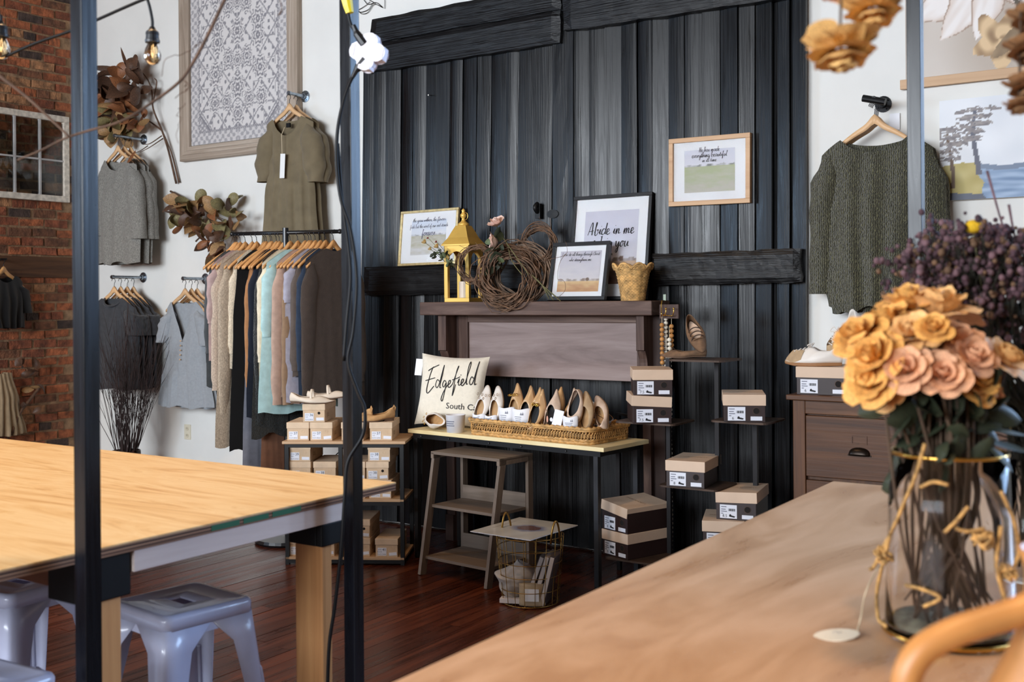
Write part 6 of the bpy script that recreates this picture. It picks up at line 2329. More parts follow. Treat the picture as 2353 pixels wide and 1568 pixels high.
# paper wraps, cards and clear cups on the tray
m_paper = plain('white_paper', (236, 236, 240), 0.7)
m_cup_cl = glassmat('thin_clear_plastic', (250, 248, 246), 0.05, 1.15)
m_peach = plain('peach_print', (226, 168, 142), 0.7)


def wrap(x, y, r, h, label, arc=2.6, rz=0.0, z=0.0, tilt=0.0):
    p = trc + tdir * x + tperp * y + Vector((0, 0, HT - 0.01 + z))
    b_ = MB()
    b_.grid(lambda u, v: (r * math.sin((u - 0.5) * arc) * (1 + 0.04 * v), -r * 0.75 * math.cos((u - 0.5) * arc) * (1 + 0.04 * v), h * v + 0.004 * math.sin(u * 9)), 14, 3)
    o = b_.build('paper_wrap', m_paper, smooth=True, solid=0.001)
    o.matrix_world = Matrix.Translation(p) @ Matrix.Rotation(tang + rz, 4, 'Z') @ Matrix.Rotation(tilt, 4, 'Y')
    tag(o, label, 'paper', 'white paper wraps on the tray shoes')
    for k in range(7):
        a = 0.2 + 0.05 * k
        MB().box((r * math.sin(a) * 1.03, -r * 0.75 * math.cos(a) * 1.03, h * 0.72), (0.0022 + 0.001 * (k % 3), 0.0006, h * 0.30), (0, 0, a)).build('barcode_bar', m_greyink, o)
    for k in range(3):
        MB().box((0.0, -r * 0.78, h * (0.18 + 0.13 * k)), (0.03 + 0.006 * k, 0.0006, 0.003)).build('print_line', m_greyink, o)
    return o


wrap(-0.185, -0.115, 0.058, 0.078, 'white paper wrap around the gold chain mules')
wrap(-0.070, -0.13, 0.062, 0.078, 'white paper wrap around the tan pointed flats', rz=0.1)
wrap(0.285, -0.165, 0.045, 0.06, 'torn white paper wrap around the cream slingback', rz=0.2)
wrap(-0.365, -0.15, 0.045, 0.032, 'low white paper wrap under the leftmost sandal')
wrap(-0.275, -0.15, 0.045, 0.03, 'low white paper wrap under the second sandal')
for (x, y, z, w_, h_, rz, tl2, lab) in ((0.205, -0.175, 0.045, 0.062, 0.085, 0.0, 0.14, 'white price card leaning at the front of the tray'), (0.235, 0.05, 0.085, 0.085, 0.075, -0.1, 0.15, 'white folded card standing at the back of the tray')):
    p = trc + tdir * x + tperp * y + Vector((0, 0, HT + z - 0.01))
    o = MB().box((0, 0, 0), (w_, 0.0016, h_)).build('price_card', m_paper)
    o.matrix_world = Matrix.Translation(p) @ Matrix.Rotation(tang + rz, 4, 'Z') @ Matrix.Rotation(-0.2, 4, 'X') @ Matrix.Rotation(tl2, 4, 'Y')
    tag(o, lab, 'card')


def clear_cup(p, r, h, label, tilt=0.0, logo=True):
    t = thing('plastic_cup', label, 'cup', p, tang)
    t.rotation_euler = (0, tilt, tang)
    MB().lathe([(0.0, 0), (r * 0.86, 0), (r, h), (r * 1.05, h + 0.002), (r * 1.05, h + 0.006), (r * 0.98, h + 0.006), (r * 0.96, h), (r * 0.82, 0.003), (0.0, 0.003)], 28).build('cup_wall', m_cup_cl, t, smooth=True)
    if logo:
        for j, (a0, wd, zz, m) in enumerate(((-0.5, 0.016, 0.5, m_peach), (0.25, 0.010, 0.5, m_paper))):
            MB().add([(r * 0.96 * math.sin(a0) + wd * 0.8 * math.cos(a) * math.cos(a0), -r * 0.97 * math.cos(a0) - 0.001 + wd * 0.8 * math.cos(a) * math.sin(a0), h * zz + wd * 1.1 * math.sin(a)) for a in [k * PI / 8 for k in range(16)]], [tuple(range(16))]).build('printed_dot', m, t)
    return t


clear_cup(trc + tdir * 0.135 + tperp * -0.115 + Vector((0, 0, HT - 0.02)), 0.042, 0.085, 'clear plastic cup with a peach logo around the blush flat')
clear_cup(trc + tdir * 0.375 + tperp * -0.03 + Vector((0, 0, HT - 0.01)), 0.045, 0.06, 'clear plastic wrapper around the loafer at the tray end', 0.5, False)

# studded sandal and paper cup on the table, left of the tray
p = tl(0.16, 0.08)
o = shoe('studded_sandal', (m_white_l, m_sole_b, m_camel_l), 'cream studded slide sandal lying on its side beside the cushion', L=0.225, W_=0.085, toe=0.1, open0=0.58, wall=0.055, heel_wall=0.01, heel=0.004)
o.matrix_world = Matrix.Translation(p + Vector((0, 0, 0.045))) @ Matrix.Rotation(tang + PI - 0.3, 4, 'Z') @ Matrix.Rotation(-1.15, 4, 'X')
for q in range(6):
    MB().tube([(0.04 + 0.006 * math.cos(a) + 0.02 * (q % 2), 0.034 - 0.012 * q + 0.006 * math.sin(a), 0.062 - 0.004 * abs(q - 2.5)) for a in [j * PI / 4 for j in range(8)]], 0.0015, 4, True).build('eyelet', m_gold, o)
m_pcup = plain('white_cup_card', (232, 230, 232), 0.45)
p = tl(0.335, 0.05)
t = thing('paper_cup', 'white printed paper cup between the cushion and the tray', 'cup', p, tang)
MB().lathe([(0, 0), (0.050, 0), (0.056, 0.098), (0.058, 0.10), (0.053, 0.10), (0.047, 0.006), (0, 0.006)], 28).build('cup_wall', m_pcup, t, smooth=True)
for k, (w_, zz) in enumerate(((0.05, 0.062), (0.044, 0.05), (0.05, 0.038))):
    b_ = MB()
    b_.grid(lambda u, v, zz=zz, w_=w_: (0.0545 * math.sin((u - 0.5) * w_ * 24), -0.0545 * math.cos((u - 0.5) * w_ * 24), zz + 0.006 * v), 8, 1)
    b_.build('print_line', m_greyink, t)
b_ = MB(); b_.grid(lambda u, v: (0.0535 * math.sin(-1.2 + 0.45 * u), -0.0535 * math.cos(-1.2 + 0.45 * u), 0.02 + 0.028 * v), 5, 1); b_.build('peach_patch', m_peach, t)

# ------------------------------------------------------------------ cushion
m_cush = fabric('natural_canvas', (234, 226, 208), var=0.02, vscale=60)
cang = math.radians(17)
cA = wZ(948, 980, 0.752)
cB = cA + Vector((math.cos(cang), math.sin(cang), 0)) * 0.45
cw = 0.43
cu_ = thing('cushion', 'natural canvas cushion lettered Edgefield South Carolina on the shoe table', 'cushion', (cA + cB) / 2)
xax = (cB - cA).normalized()
zax = (Vector((0, 0, 1)) + tperp * 0.22).normalized()
zax = (Matrix.Rotation(math.radians(-2.5), 3, tperp) @ zax)
yax = zax.cross(xax).normalized(); xax = yax.cross(zax)
mw = Matrix((xax, yax, zax)).transposed().to_4x4(); mw.translation = (cA + cB) / 2 + Vector((0, 0, 0.003))
cu_.matrix_world = mw


def cush(u, v, side):
    s, t_ = u * 2 - 1, v * 2 - 1
    pin = 1 - 0.085 * (1 - t_ * t_) * abs(s) ** 3 * 1.0
    pinz = 1 - 0.085 * (1 - s * s) * abs(t_) ** 3
    d = 0.062 * ((1 - s ** 4) * (1 - t_ ** 4)) ** 0.55 + 0.003 * nz(s * 3, t_ * 3, side)
    return (s * cw / 2 * pin, side * d, cw / 2 * (1 + t_ * pinz))


b_ = MB()
b_.grid(lambda u, v: cush(u, v, -1), 28, 28)
b_.grid(lambda u, v: cush(1 - u, v, 1), 28, 28)
b_.build('cover', m_cush, cu_, smooth=True)
MB().box((-cw / 2 - 0.012, 0.0, cw * 0.80), (0.045, 0.002, 0.10)).build('care_tag', m_paper, cu_)
# hand-lettered word, drawn on the bulged face
EDG = [[(.175, .80), (.09, .74), (.13, .77), (.25, .83)], [(.155, .79), (.115, .62), (.095, .47), (.125, .43), (.21, .53)], [(.06, .60), (.13, .62), (.215, .645)],
       [(.29, .60), (.255, .62), (.235, .55), (.26, .51), (.295, .58), (.335, .83), (.325, .70), (.305, .53), (.325, .515)],
       [(.395, .60), (.365, .615), (.345, .555), (.37, .525), (.40, .59), (.395, .50), (.37, .34), (.345, .36), (.37, .45), (.42, .55)],
       [(.42, .55), (.46, .58), (.465, .62), (.44, .61), (.435, .54), (.46, .525), (.50, .57)],
       [(.50, .57), (.55, .75), (.565, .83), (.545, .76), (.53, .60), (.515, .42), (.53, .46), (.55, .57)], [(.49, .63), (.56, .655), (.61, .68)],
       [(.575, .59), (.60, .655), (.595, .57), (.62, .565)], [(.615, .70), (.62, .71)],
       [(.62, .57), (.66, .61), (.665, .65), (.64, .64), (.635, .58), (.66, .56), (.70, .61)],
       [(.70, .61), (.745, .82), (.74, .90), (.72, .82), (.715, .60), (.735, .59)],
       [(.815, .67), (.785, .69), (.76, .62), (.785, .58), (.82, .65), (.865, .91), (.85, .80), (.835, .60), (.86, .60)]]


def on_face(x, z):
    v = z; s = x * 2 - 1; t_ = v * 2 - 1
    d = 0.062 * (max(0, (1 - s ** 4) * (1 - t_ ** 4))) ** 0.55
    return Vector((s * cw / 2, -d - 0.0025, cw * v))


b_ = MB()
for ln in EDG:
    pts = catmull([(x, 0, z) for x, z in ln], 6)
    b_.tube([on_face(0.09 + p_.x * 0.92, p_.z) for p_ in pts], 0.0026, 5, False)
b_.build('word_lettering', m_ink, cu_, smooth=True)
me = text_mesh('South Carolina', 0.050, m_ink, 0.0, 1.0)
o = inst('place_lettering', me.copy(), cu_)
for v_ in o.data.vertices:
    x_, z_ = v_.co.x / cw + 0.84, v_.co.z / cw + 0.27
    q = on_face(clamp(x_, 0.02, 0.98), z_)
    v_.co = q

# ------------------------------------------------------------------ wire basket with books and a canvas bag
m_brass = plain('aged_brass_wire', (150, 116, 60), 0.35, 0.9)
wbp = Vector((-2.955, 4.575, 0))
wb = thing('wire_basket', 'brass wire basket with loop handles on the floor under the shoe table', 'basket', wbp, 0.2)
rb, rt, Hw = 0.140, 0.168, 0.335
for k in range(6):
    z = (0.006, 0.075, 0.145, 0.21, 0.275, Hw)[k]
    r_ = lerp(rb, rt, z / Hw)
    MB().tube([(r_ * math.cos(a), r_ * math.sin(a), z) for a in [i * 2 * PI / 36 for i in range(36)]], 0.0026 if k in (0, 5) else 0.0019, 6, True).build('hoop', m_brass, wb, smooth=True)
for k in range(18):
    a = 2 * PI * k / 18
    MB().tube([(rb * math.cos(a), rb * math.sin(a), 0.006), (rt * math.cos(a), rt * math.sin(a), Hw)], 0.0018, 5).build('upright_wire', m_brass, wb)
for a0 in (2.75, -0.35):
    pts = []
    for i in range(13):
        t_ = i / 12
        a = a0 + (t_ - 0.5) * 0.42
        pts.append((rt * math.cos(a), rt * math.sin(a), Hw - 0.02 + 0.105 * math.sin(t_ * PI) ** 0.6))
    MB().tube(pts, 0.0052, 8).build('handle', m_brass, wb, smooth=True)
for k in range(5):
    x = -0.11 + 0.055 * k
    L_ = math.sqrt(max(0, rb * rb - x * x))
    MB().tube([(x, -L_, 0.005), (x, L_, 0.005)], 0.0018, 5).build('floor_wire', m_brass, wb)
m_poster = printmat('cloud_poster', 0.25, 0.4)


def posterfn(u, v):
    c = mixc((196, 190, 176), (212, 206, 194), clamp(0.5 + nz(u * 4, v * 4)))
    d = math.hypot((u - 0.55) * 1.2, (v - 0.52) * 1.7) + 0.05 * nz(u * 9, v * 9)
    if d < 0.20: c = mixc((96, 66, 60), (120, 84, 76), clamp(0.5 + nz(u * 20, v * 20)))
    elif d < 0.36: c = mixc((120, 124, 150), c, clamp((d - 0.20) / 0.16))
    if abs(u - 0.12) < 0.012 and 0.3 < v < 0.8: c = mixc(c, (150, 140, 124), 0.6)
    return c


zt_ = Hw + 0.012
c1, c2, c3, c4 = [wZ(a, b, zt_ + 0.006) for a, b in ((1097, 1223), (1237, 1244), (1310, 1202), (1176, 1187))]
pp = thing('poster_sheet', 'stiff pale poster with a brown cloud-shaped picture lying on the wire basket', 'poster', (c1 + c3) / 2)
ex_, ey_ = (c2 - c1), (c4 - c1)
W_, D_2 = ex_.length, ey_.length
ax = math.atan2(ex_.y, ex_.x)
pp.rotation_euler.z = ax
pp.location.z = zt_ + 0.0
MB().box((0, 0, 0), (W_, D_2, 0.003)).build('sheet', m_paper, pp)
pq = picture('printed_face', W_, D_2, 50, 50, posterfn, m_poster, pp)
pq.rotation_euler.x = -PI / 2; pq.location.z = 0.0022
# contents
m_canvas = fabric('grey_canvas', (186, 176, 164), var=0.06)
m_book = [plain('book_brown', (96, 82, 74), 0.6), plain('book_taupe', (128, 112, 100), 0.6), plain('book_dark', (70, 56, 50), 0.6)]
m_pages = plain('book_pages', (206, 198, 192), 0.7)
tb_ = MB()


def bag(u, v):
    a = u * 2 * PI
    h = v
    r_ = 0.098 * (math.sin(PI * min(1, h * 0.93 + 0.06)) ** 0.6) * (1 + 0.10 * math.sin(3 * a + 5 * h) + 0.22 * nz(math.cos(a) * 1.7, math.sin(a) * 1.7, h * 4))
    return (r_ * math.cos(a) * 1.1, r_ * math.sin(a) * 0.8, 0.17 * h + 0.012 * math.sin(8 * h + 3 * math.cos(a)))


tb_.grid(bag, 36, 26, True)
bo = tb_.build('canvas_bag', m_canvas, smooth=True)
bo.location = wbp + Vector((-0.055, -0.03, 0.028)); bo.rotation_euler.z = 0.5
tag(bo, 'crumpled grey canvas bag inside the wire basket', 'bag')
o = MB().box((0, 0, 0), (0.13, 0.05, 0.022)).build('white_box', plain('white_carton', (216, 208, 204), 0.6), bevel=0.001)
tag(o, 'flat white carton at the bottom of the wire basket', 'box'); o.location = wbp + Vector((-0.045, -0.085, 0.02)); o.rotation_euler.z = 0.35
for k in range(3):
    t = thing('book', ('brown book leaning left in the wire basket', 'taupe book in the middle of the wire basket', 'dark brown book upright at the right in the wire basket')[k], 'book', group='books in the wire basket')
    MB().box((0, 0, 0.125), (0.026, 0.16, 0.25)).build('cover', m_book[k], t, bevel=0.001)
    MB().box((0, -0.003, 0.125), (0.019, 0.16, 0.244)).build('pages', m_pages, t)
    t.location = wbp + Vector((-0.01 + 0.046 * k, 0.005, 0.008)); t.rotation_euler = (0, 0.36 - 0.06 * k, 0.32)
o = MB()
o.grid(lambda u, v: (0.065 * math.sin(u * 2 * PI) * (1 + 0.06 * nz(u * 5, v * 3)), 0.03 * math.cos(u * 2 * PI) * (1 - 0.7 * v) , 0.105 * v), 24, 8, True)
kb = o.build('paper_bag', plain('kraft_bag', (176, 154, 122), 0.8, var=0.08), smooth=True, solid=0.001)
kb.location = wbp + Vector((0.062, -0.078, 0.01)); kb.rotation_euler.z = 0.45
tag(kb, 'small kraft paper bag with a cream label in the wire basket', 'bag')
MB().box((0.0, -0.032, 0.055), (0.07, 0.002, 0.06)).build('bag_label', m_tagw, kb)

# ================================================================== tiered stand with dark shoe boxes
m_rust = plain('rusty_steel_plate', (74, 58, 48), 0.6, 0.5, var=0.2, vscale=12)
m_post_d = plain('dark_stand_tube', (34, 32, 33), 0.5, 0.6)
YP = 4.93
sd0 = wY(1560, 1290, YP)
stand = thing('tiered_stand', 'dark steel stand with staggered plates holding shoe boxes', 'display stand', (sd0.x, 5.2, 0))
sro = Vector((sd0.x, 5.2, 0))


def plate(px0, px1, py, depth=0.27, yf=YP):
    a, b = wY(px0, py, yf), wY(px1, py, yf)
    z = (a.z + b.z) / 2
    r_ = 0.03
    poly = []
    for (cx, cy, a0) in ((b.x - r_, yf + depth - r_, 0), (a.x + r_, yf + depth - r_, 90), (a.x + r_, yf + r_, 180), (b.x - r_, yf + r_, 270)):
        for k in range(5):
            an = math.radians(a0 + 90 * k / 4)
            poly.append((cx + r_ * math.cos(an) - sro.x, cy + r_ * math.sin(an) - sro.y))
    MB().prism(poly, z - 0.009, z, 'z').build('plate', m_rust, stand)
    return z


PZ = dict(p1=plate(1533, 1660, 828), p2=plate(1410, 1548, 972), p3=plate(1630, 1762, 970), p4=plate(1510, 1648, 1121), p5=plate(1387, 1520, 1290), p6=plate(1618, 1752, 1262))


def spost(px, ztop_, y=5.19, zb_=0.0):
    p = wY(px, 1000, y)
    MB().bb(p.x - sro.x - 0.011, p.x - sro.x + 0.011, y - sro.y - 0.011, y - sro.y + 0.011, zb_, ztop_).build('tube', m_post_d, stand)
    return p.x


xs_ = [spost(1421, PZ['p2'] - 0.009, 5.375), spost(1537, PZ['p1'] - 0.009), spost(1649, PZ['p1'] - 0.009), spost(1736, PZ['p3'] - 0.009)]
MB().bb(xs_[1] - sro.x, max(xs_) - sro.x, -0.03, 0.0, 0.0, 0.02).build('floor_bar', m_post_d, stand)
MB().bar((xs_[0] - sro.x, 0.175, PZ['p2'] - 0.015), (xs_[1] - sro.x, -0.02, PZ['p2'] - 0.015), 0.02, 0.012).build('cross_arm', m_post_d, stand)
for x in xs_[1:]:
    MB().bb(x - sro.x - 0.011, x - sro.x + 0.011, -0.18, 0.2, 0.0, 0.018).build('foot', m_post_d, stand)


def dark_box(loc, rz, label, size='7.5', W_=0.20, H_=0.128, D_=0.30, lid=(0, 0, 0), lift=0.0):
    t = thing('dark_shoe_box', label, 'shoe box', loc, rz, 'espresso and blush shoe boxes')
    MB().bb(-W_ / 2 + 0.004, W_ / 2 - 0.004, 0.004, D_, 0, H_ - 0.002).build('body', m_espresso, t, bevel=0.0012)
    l = MB().bb(-W_ / 2, W_ / 2, -D_, 0, -0.05, 0.002)
    ld = l.build('lid', m_blush, t, bevel=0.002)
    ld.location = (0, D_ + 0.001, H_ + lift); ld.rotation_euler = lid
    flat_text('SHOE SOCIETY', 0.022, m_brownink, ld, (0.0, -D_ / 2, 0.0026), rot=(-PI / 2, 0, 0), name='lid_print')
    x0 = -W_ / 2 + 0.022
    lb = MB().bb(x0, x0 + 0.082, 0.0022, 0.004, 0.007, 0.072).build('size_label', m_label, t)
    for k, (w_, z_) in enumerate(((0.026, 0.062), (0.022, 0.050), (0.028, 0.040), (0.010, 0.030))):
        MB().bb(x0 + 0.006, x0 + 0.006 + w_, 0.0012, 0.0022, z_ - 0.002, z_ + 0.002).build('print_line', m_greyink, lb)
    for k in range(9):
        MB().bb(x0 + 0.042 + k * 0.0036, x0 + 0.042 + k * 0.0036 + (0.0024 if k % 3 else 0.0014), 0.0012, 0.0022, 0.042, 0.054).build('barcode_bar', m_ink, lb)
    flat_text(size, 0.019, m_ink, lb, (x0 + 0.024, 0.0014, 0.018), name='size_number')
    sh = [(0, 0), (0.026, -0.004), (0.03, 0.002), (0.018, 0.005), (0.012, 0.006), (0.008, 0.012), (0.002, 0.010)]
    b_ = MB(); b_.add([(x0 + 0.044 + a, 0.0014, 0.016 + c) for a, c in sh], [tuple(range(len(sh)))]); b_.build('shoe_drawing', m_ink, lb)
    MB().bb(W_ / 2 - 0.072, W_ / 2 - 0.018, 0.0022, 0.004, 0.008, 0.027).build('price_sticker', m_label, t)
    h = ring_mb(0.0145, 0.0175, W_ / 2 - 0.045, 0.053, 0.0026, 0.004).build('finger_hole', m_rust, t)
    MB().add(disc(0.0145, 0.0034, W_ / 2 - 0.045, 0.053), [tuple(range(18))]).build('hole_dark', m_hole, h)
    return t


rad = math.radians


def onp(px, py, z, yf):
    p = wY(px, py, yf)
    return Vector((p.x, yf, z + 0.0005))


b1 = onp(1499, 972, PZ['p2'], YP - 0.02)
dark_box(b1, rad(33), 'dark box size 7.5 with a blush lid, lower of the two beside the mantel', '7.5', lid=(0.0, 0.05, 0), lift=0.006)
dark_box(b1 + Vector((0.0, 0.01, 0.138)), rad(30), 'dark box size 7.5 with a blush lid, upper of the two beside the mantel', '7.5')
dark_box(onp(1711, 970, PZ['p3'], YP), rad(24), 'dark box size 6 alone on the right plate of the stand', '6')
dark_box(onp(1574, 1121, PZ['p4'], YP - 0.01), rad(8), 'dark box size 8 alone on the middle plate of the stand', '8')
b5 = onp(1412, 1290, PZ['p5'], YP + 0.03)
dark_box(b5, rad(-20), 'dark box size 9, lower of the two on the lowest left plate', '9')
dark_box(b5 + Vector((0.0, 0.0, 0.13)), rad(-20), 'dark box size 9 with a tilted lid, upper one on the lowest left plate', '9', lid=(0.0, 0.13, 0), lift=0.012)
b6 = onp(1662, 1262, PZ['p6'], YP - 0.02)
dark_box(b6, rad(20), 'dark box mostly hidden by the display table, lowest right on the stand', '8')
dark_box(b6 + Vector((0.045, 0.05, 0.131)), rad(10), 'dark box size 8.5 second from the bottom at the right of the stand', '8.5', lift=0.004, lid=(0, -0.03, 0))

# brown flats on the top plate
m_ribbon = plain('brown_ribbon', (60, 42, 32), 0.7)
for k in range(2):
    o = shoe('ballet_flat', (m_brown_s, m_sole_b, (m_brown_s, m_blush_l)[k]), ('taupe suede ballet flat lying on the top plate of the stand', 'taupe suede ballet flat propped heel-up against its pair')[k], L=0.235, W_=0.078, toe=0.1, open0=0.70, heel=0.006, group='taupe suede ballet flats', wall=0.03, heel_wall=0.05)
    p = wY((1562, 1612)[k], (826, 826)[k], 5.06)
    if k == 0:
        o.location = (p.x, 5.10, PZ['p1'] + 0.0005)
        o.rotation_euler = (0, 0, rad(192))
    else:
        o.matrix_world = Matrix.Translation((p.x - 0.02, 5.05, PZ['p1'] + 0.104)) @ Matrix.Rotation(rad(-20), 4, 'Y') @ Matrix.Rotation(rad(-62), 4, 'Z') @ Matrix.Rotation(rad(52), 4, 'Y')
        for q in range(3):
            strap_arc(o, -0.02 + 0.028 * q, 0.066, 0.035, m_ribbon, 0.006, 'ribbon')
    MB().tube([(0.05, -0.03, 0.042), (0.055, -0.012, 0.05), (0.05, 0, 0.046), (0.055, 0.012, 0.05), (0.05, 0.03, 0.042)], 0.0025, 5).build('bow', m_brown_s, o, smooth=True)

# ------------------------------------------------------------------ bead garlands on the mantel end
m_bead_w = wood('turned_wood_bead', [(0.3, (168, 112, 56)), (0.7, (204, 150, 88))], 'z', 30, 0.4, orand=0.15, stretch=4)
m_bead_c = plain('cream_bead', (222, 214, 196), 0.5, var=0.04)
bm_w = MB().ball((0, 0, 0), 0.0125, 12, 8).mesh('bead'); bm_w.materials.append(m_bead_w)
bm_c = MB().ball((0, 0, 0), 0.0115, 12, 8).mesh('bead'); bm_c.materials.append(m_bead_c)
YBD = 5.30
hk_ = wY(1521, 700, YBD)
hkt = thing('brass_hook', 'brass double hook clipped on the mantel end', 'hook', hk_)
MB().tube([(0, 0.03, 0.02), (0, 0.0, 0.02), (0, -0.008, 0.0), (0, -0.008, -0.055), (0.006, -0.02, -0.065), (0.012, -0.03, -0.045)], 0.0032, 6).build('stem', m_gold, hkt, smooth=True)
for s_ in (0.03, 0.075):
    MB().tube(catmull([(0.01, -0.01, -0.055), (s_ - 0.012, -0.014, -0.06), (s_, -0.018, -0.045), (s_ + 0.002, -0.018, -0.025)], 4), 0.0028, 6).build('arm', m_gold, hkt, smooth=True)
    MB().ball((s_ + 0.002, -0.018, -0.022), 0.006, 8, 6).build('tip', m_gold, hkt, smooth=True)
MB().bb(-0.02, 0.09, 0.012, 0.03, -0.075, 0.0).build('back_plate', m_manz, hkt)


def garland(label, px, py0, py1, me, step, yy, sway=0.0, strand=None):
    p0 = wY(px, py0, yy)
    t = thing('bead_garland', label, 'bead garland', p0, group='bead garlands')
    z1 = wY(px, py1, yy).z - p0.z
    n = int(-z1 / step)
    for k in range(n):
        inst('bead', me, t, (sway * math.sin(k * 0.5), 0.3 * sway * math.cos(k * 0.7), -step * (k + 0.5)))
    MB().tube([(0, 0, 0.06 if strand is None else strand), (0, 0, z1)], 0.0013, 5).build('cord', m_string, t)
    return t


garland('honey wooden bead strand at the left of the mantel hook', 1521, 742, 848, bm_w, 0.0250, YBD)
garland('honey wooden bead strand at the back of the mantel hook', 1543, 745, 800, bm_w, 0.0250, YBD + 0.02)
garland('cream bead strand hanging behind the honey beads', 1530, 728, 862, bm_c, 0.0228, YBD + 0.03)
garland('cream bead strand at the right of the mantel hook, reaching near the floor', 1538, 776, 1290, bm_c, 0.0232, YBD - 0.005, 0.002)

# small paint sample clip above the mantel end
p = Vector((MX1 - 0.012, 5.55, mz1))
tag(MB().bb(-0.008, 0.008, -0.003, 0.003, 0.0, 0.034).build('bubble_level', plain('pale_level', (176, 190, 170), 0.4), loc=p), 'tiny pale clip standing at the end of the mantel', 'clip')

# ------------------------------------------------------------------ chest of drawers
m_chest = wood('red_brown_oak', [(0.25, (52, 28, 12)), (0.5, (82, 48, 22)), (0.75, (112, 70, 36))], 'x', 4, 0.5, orand=0.08, stretch=16, bump=0.4)
m_chestz = wood('red_brown_oak_upright', [(0.25, (52, 28, 12)), (0.5, (82, 48, 22)), (0.75, (112, 70, 36))], 'z', 4, 0.5, orand=0.08, stretch=16, bump=0.4)
YC = 5.10
c0 = wY(1822, 1000, YC)
zc = wY(1900, 911, YC - 0.02).z
CW = 1.15
ch = thing('chest_of_drawers', 'dark red-brown oak chest of drawers with cup pulls against the right wall', 'chest of drawers', (c0.x + CW / 2, YC, 0))
hw = CW / 2
MB().bb(-hw - 0.025, hw + 0.025, -0.025, 0.50, zc - 0.025, zc).build('top', m_chest, ch, bevel=0.004)
for sx in (-1, 1):
    MB().bb(sx * hw - (0.06 if sx > 0 else 0), sx * hw + (0 if sx > 0 else 0.06), 0, 0.48, 0.06, zc - 0.025).build('side', m_chestz, ch, bevel=0.003)
    MB().bb(sx * hw - (0.07 if sx > 0 else 0), sx * hw + (0 if sx > 0 else 0.07), 0, 0.07, 0, 0.06).build('foot', m_chestz, ch)
MB().bb(-hw + 0.06, hw - 0.06, 0.03, 0.48, 0.06, zc - 0.025).build('carcass', m_chestz, ch)
zd = [zc - 0.025] + [wY(1950, y_, YC).z for y_ in (958, 1105)]
dh = zd[1] - zd[2]
MB().bb(-hw + 0.06, hw - 0.06, 0.002, 0.03, zd[1] + 0.004, zc - 0.026).build('top_rail', m_chest, ch, bevel=0.002)
m_pull = plain('dark_bronze', (44, 36, 30), 0.35, 0.8)
z = zd[1]
for r_ in range(3):
    for c_ in range(2):
        xa = -hw + 0.064 + c_ * (CW - 0.128) / 2
        xb = xa + (CW - 0.128) / 2 - 0.006
        dr = MB().bb(xa, xb, -0.004 + 0.006 * (c_), 0.03, z - dh + 0.006, z - 0.004).build('drawer', m_chest, ch, bevel=0.003)
        cx = (xa + xb) / 2
        cz_ = z - dh * 0.54
        b_ = MB()
        b_.grid(lambda u, v: (cx + 0.047 * math.cos(PI * u) * (1 - 0.0 * v), -0.004 - 0.026 * math.sin(v * PI / 2) * math.sin(PI * u) ** 0.5, cz_ - 0.016 + 0.036 * math.sin(PI * u) ** 0.6 * math.cos(v * PI / 2)), 14, 6)
        b_.build('cup_pull', m_pull, dr, smooth=True, solid=0.003)
        MB().bb(cx - 0.054, cx + 0.054, -0.007, -0.003, cz_ - 0.02, cz_ - 0.012).build('pull_plate', m_pull, dr)
        for (a, b2) in (((-0.036, 0.045), (0.036, 0.05)), ((-0.036, 0.08), (0.036, 0.085)), ((-0.036, 0.05), (-0.031, 0.08)), ((0.031, 0.05), (0.036, 0.08))):
            MB().bb(cx + a[0], cx + b2[0], -0.008, -0.003, cz_ + a[1] - 0.01, cz_ + b2[1] - 0.01).build('label_holder', m_chestz, dr)
    z -= dh + 0.008
# boxes and sneakers on the chest
p = wY(1888, 905, 5.13)
dark_box(Vector((p.x, 5.13, zc + 0.0005)), rad(5), 'dark box size 6 under the sneakers on the chest of drawers', '6', W_=0.245, H_=0.130, D_=0.30)
p = wY(2012, 905, 5.16)
dark_box(Vector((p.x, 5.16, zc + 0.0005)), rad(8), 'dark box half hidden by the roses on the chest of drawers', '7', W_=0.20, H_=0.13)
for k in range(2):
    o = shoe('suede_sneaker', (m_white_l, m_gum, m_white_l), ('cream and tan sneaker pointing left on the dark box', 'cream and tan sneaker leaning heel-up behind its pair')[k], L=0.27, W_=0.092, toe=0.12, open0=0.50, wall=0.066, heel_wall=0.09, heel=0.002, sole_t=0.016, group='cream and tan sneakers')
    zt3 = zc + 0.1335
    p = wY((1878, 1925)[k], 836, 5.2)
    if k == 0:
        o.location = (p.x - 0.02, 5.20, zt3); o.rotation_euler = (0, 0, rad(187))
    else:
        o.matrix_world = Matrix.Translation((p.x + 0.02, 5.31, zt3 + 0.105)) @ Matrix.Rotation(rad(232), 4, 'Z') @ Matrix.Rotation(rad(42), 4, 'Y')
    b_ = MB()
    N = 20
    b_.grid(lambda u, v: (0.142 * math.cos((u - 0.5) * 2.3) * (1 - 0.30 * v) - 0.005, 0.044 * math.sin((u - 0.5) * 2.3) * (1 - 0.25 * v), 0.016 + 0.060 * v ** 0.7), N, 5)
    b_.build('toe_cap', m_sand_s, o, smooth=True)
    for q in range(4):
        x_ = 0.012 + 0.020 * q
        MB().tube([(x_, -0.024, 0.082 - 0.004 * q), (x_ + 0.006, 0, 0.092 - 0.005 * q), (x_ + 0.012, 0.024, 0.082 - 0.004 * q)], 0.0028, 5).build('lace', m_white_l, o, smooth=True)
    for q in (-1, 1):
        MB().tube(catmull([(0.01, 0.0, 0.09), (-0.002, q * 0.018, 0.108), (0.02, q * 0.032, 0.10), (0.012, 0.0, 0.09)], 5), 0.0024, 5).build('lace_bow', m_white_l, o, smooth=True)

# ------------------------------------------------------------------ art on the right wall
m_canvas_art = printmat('painted_canvas', 0.55)


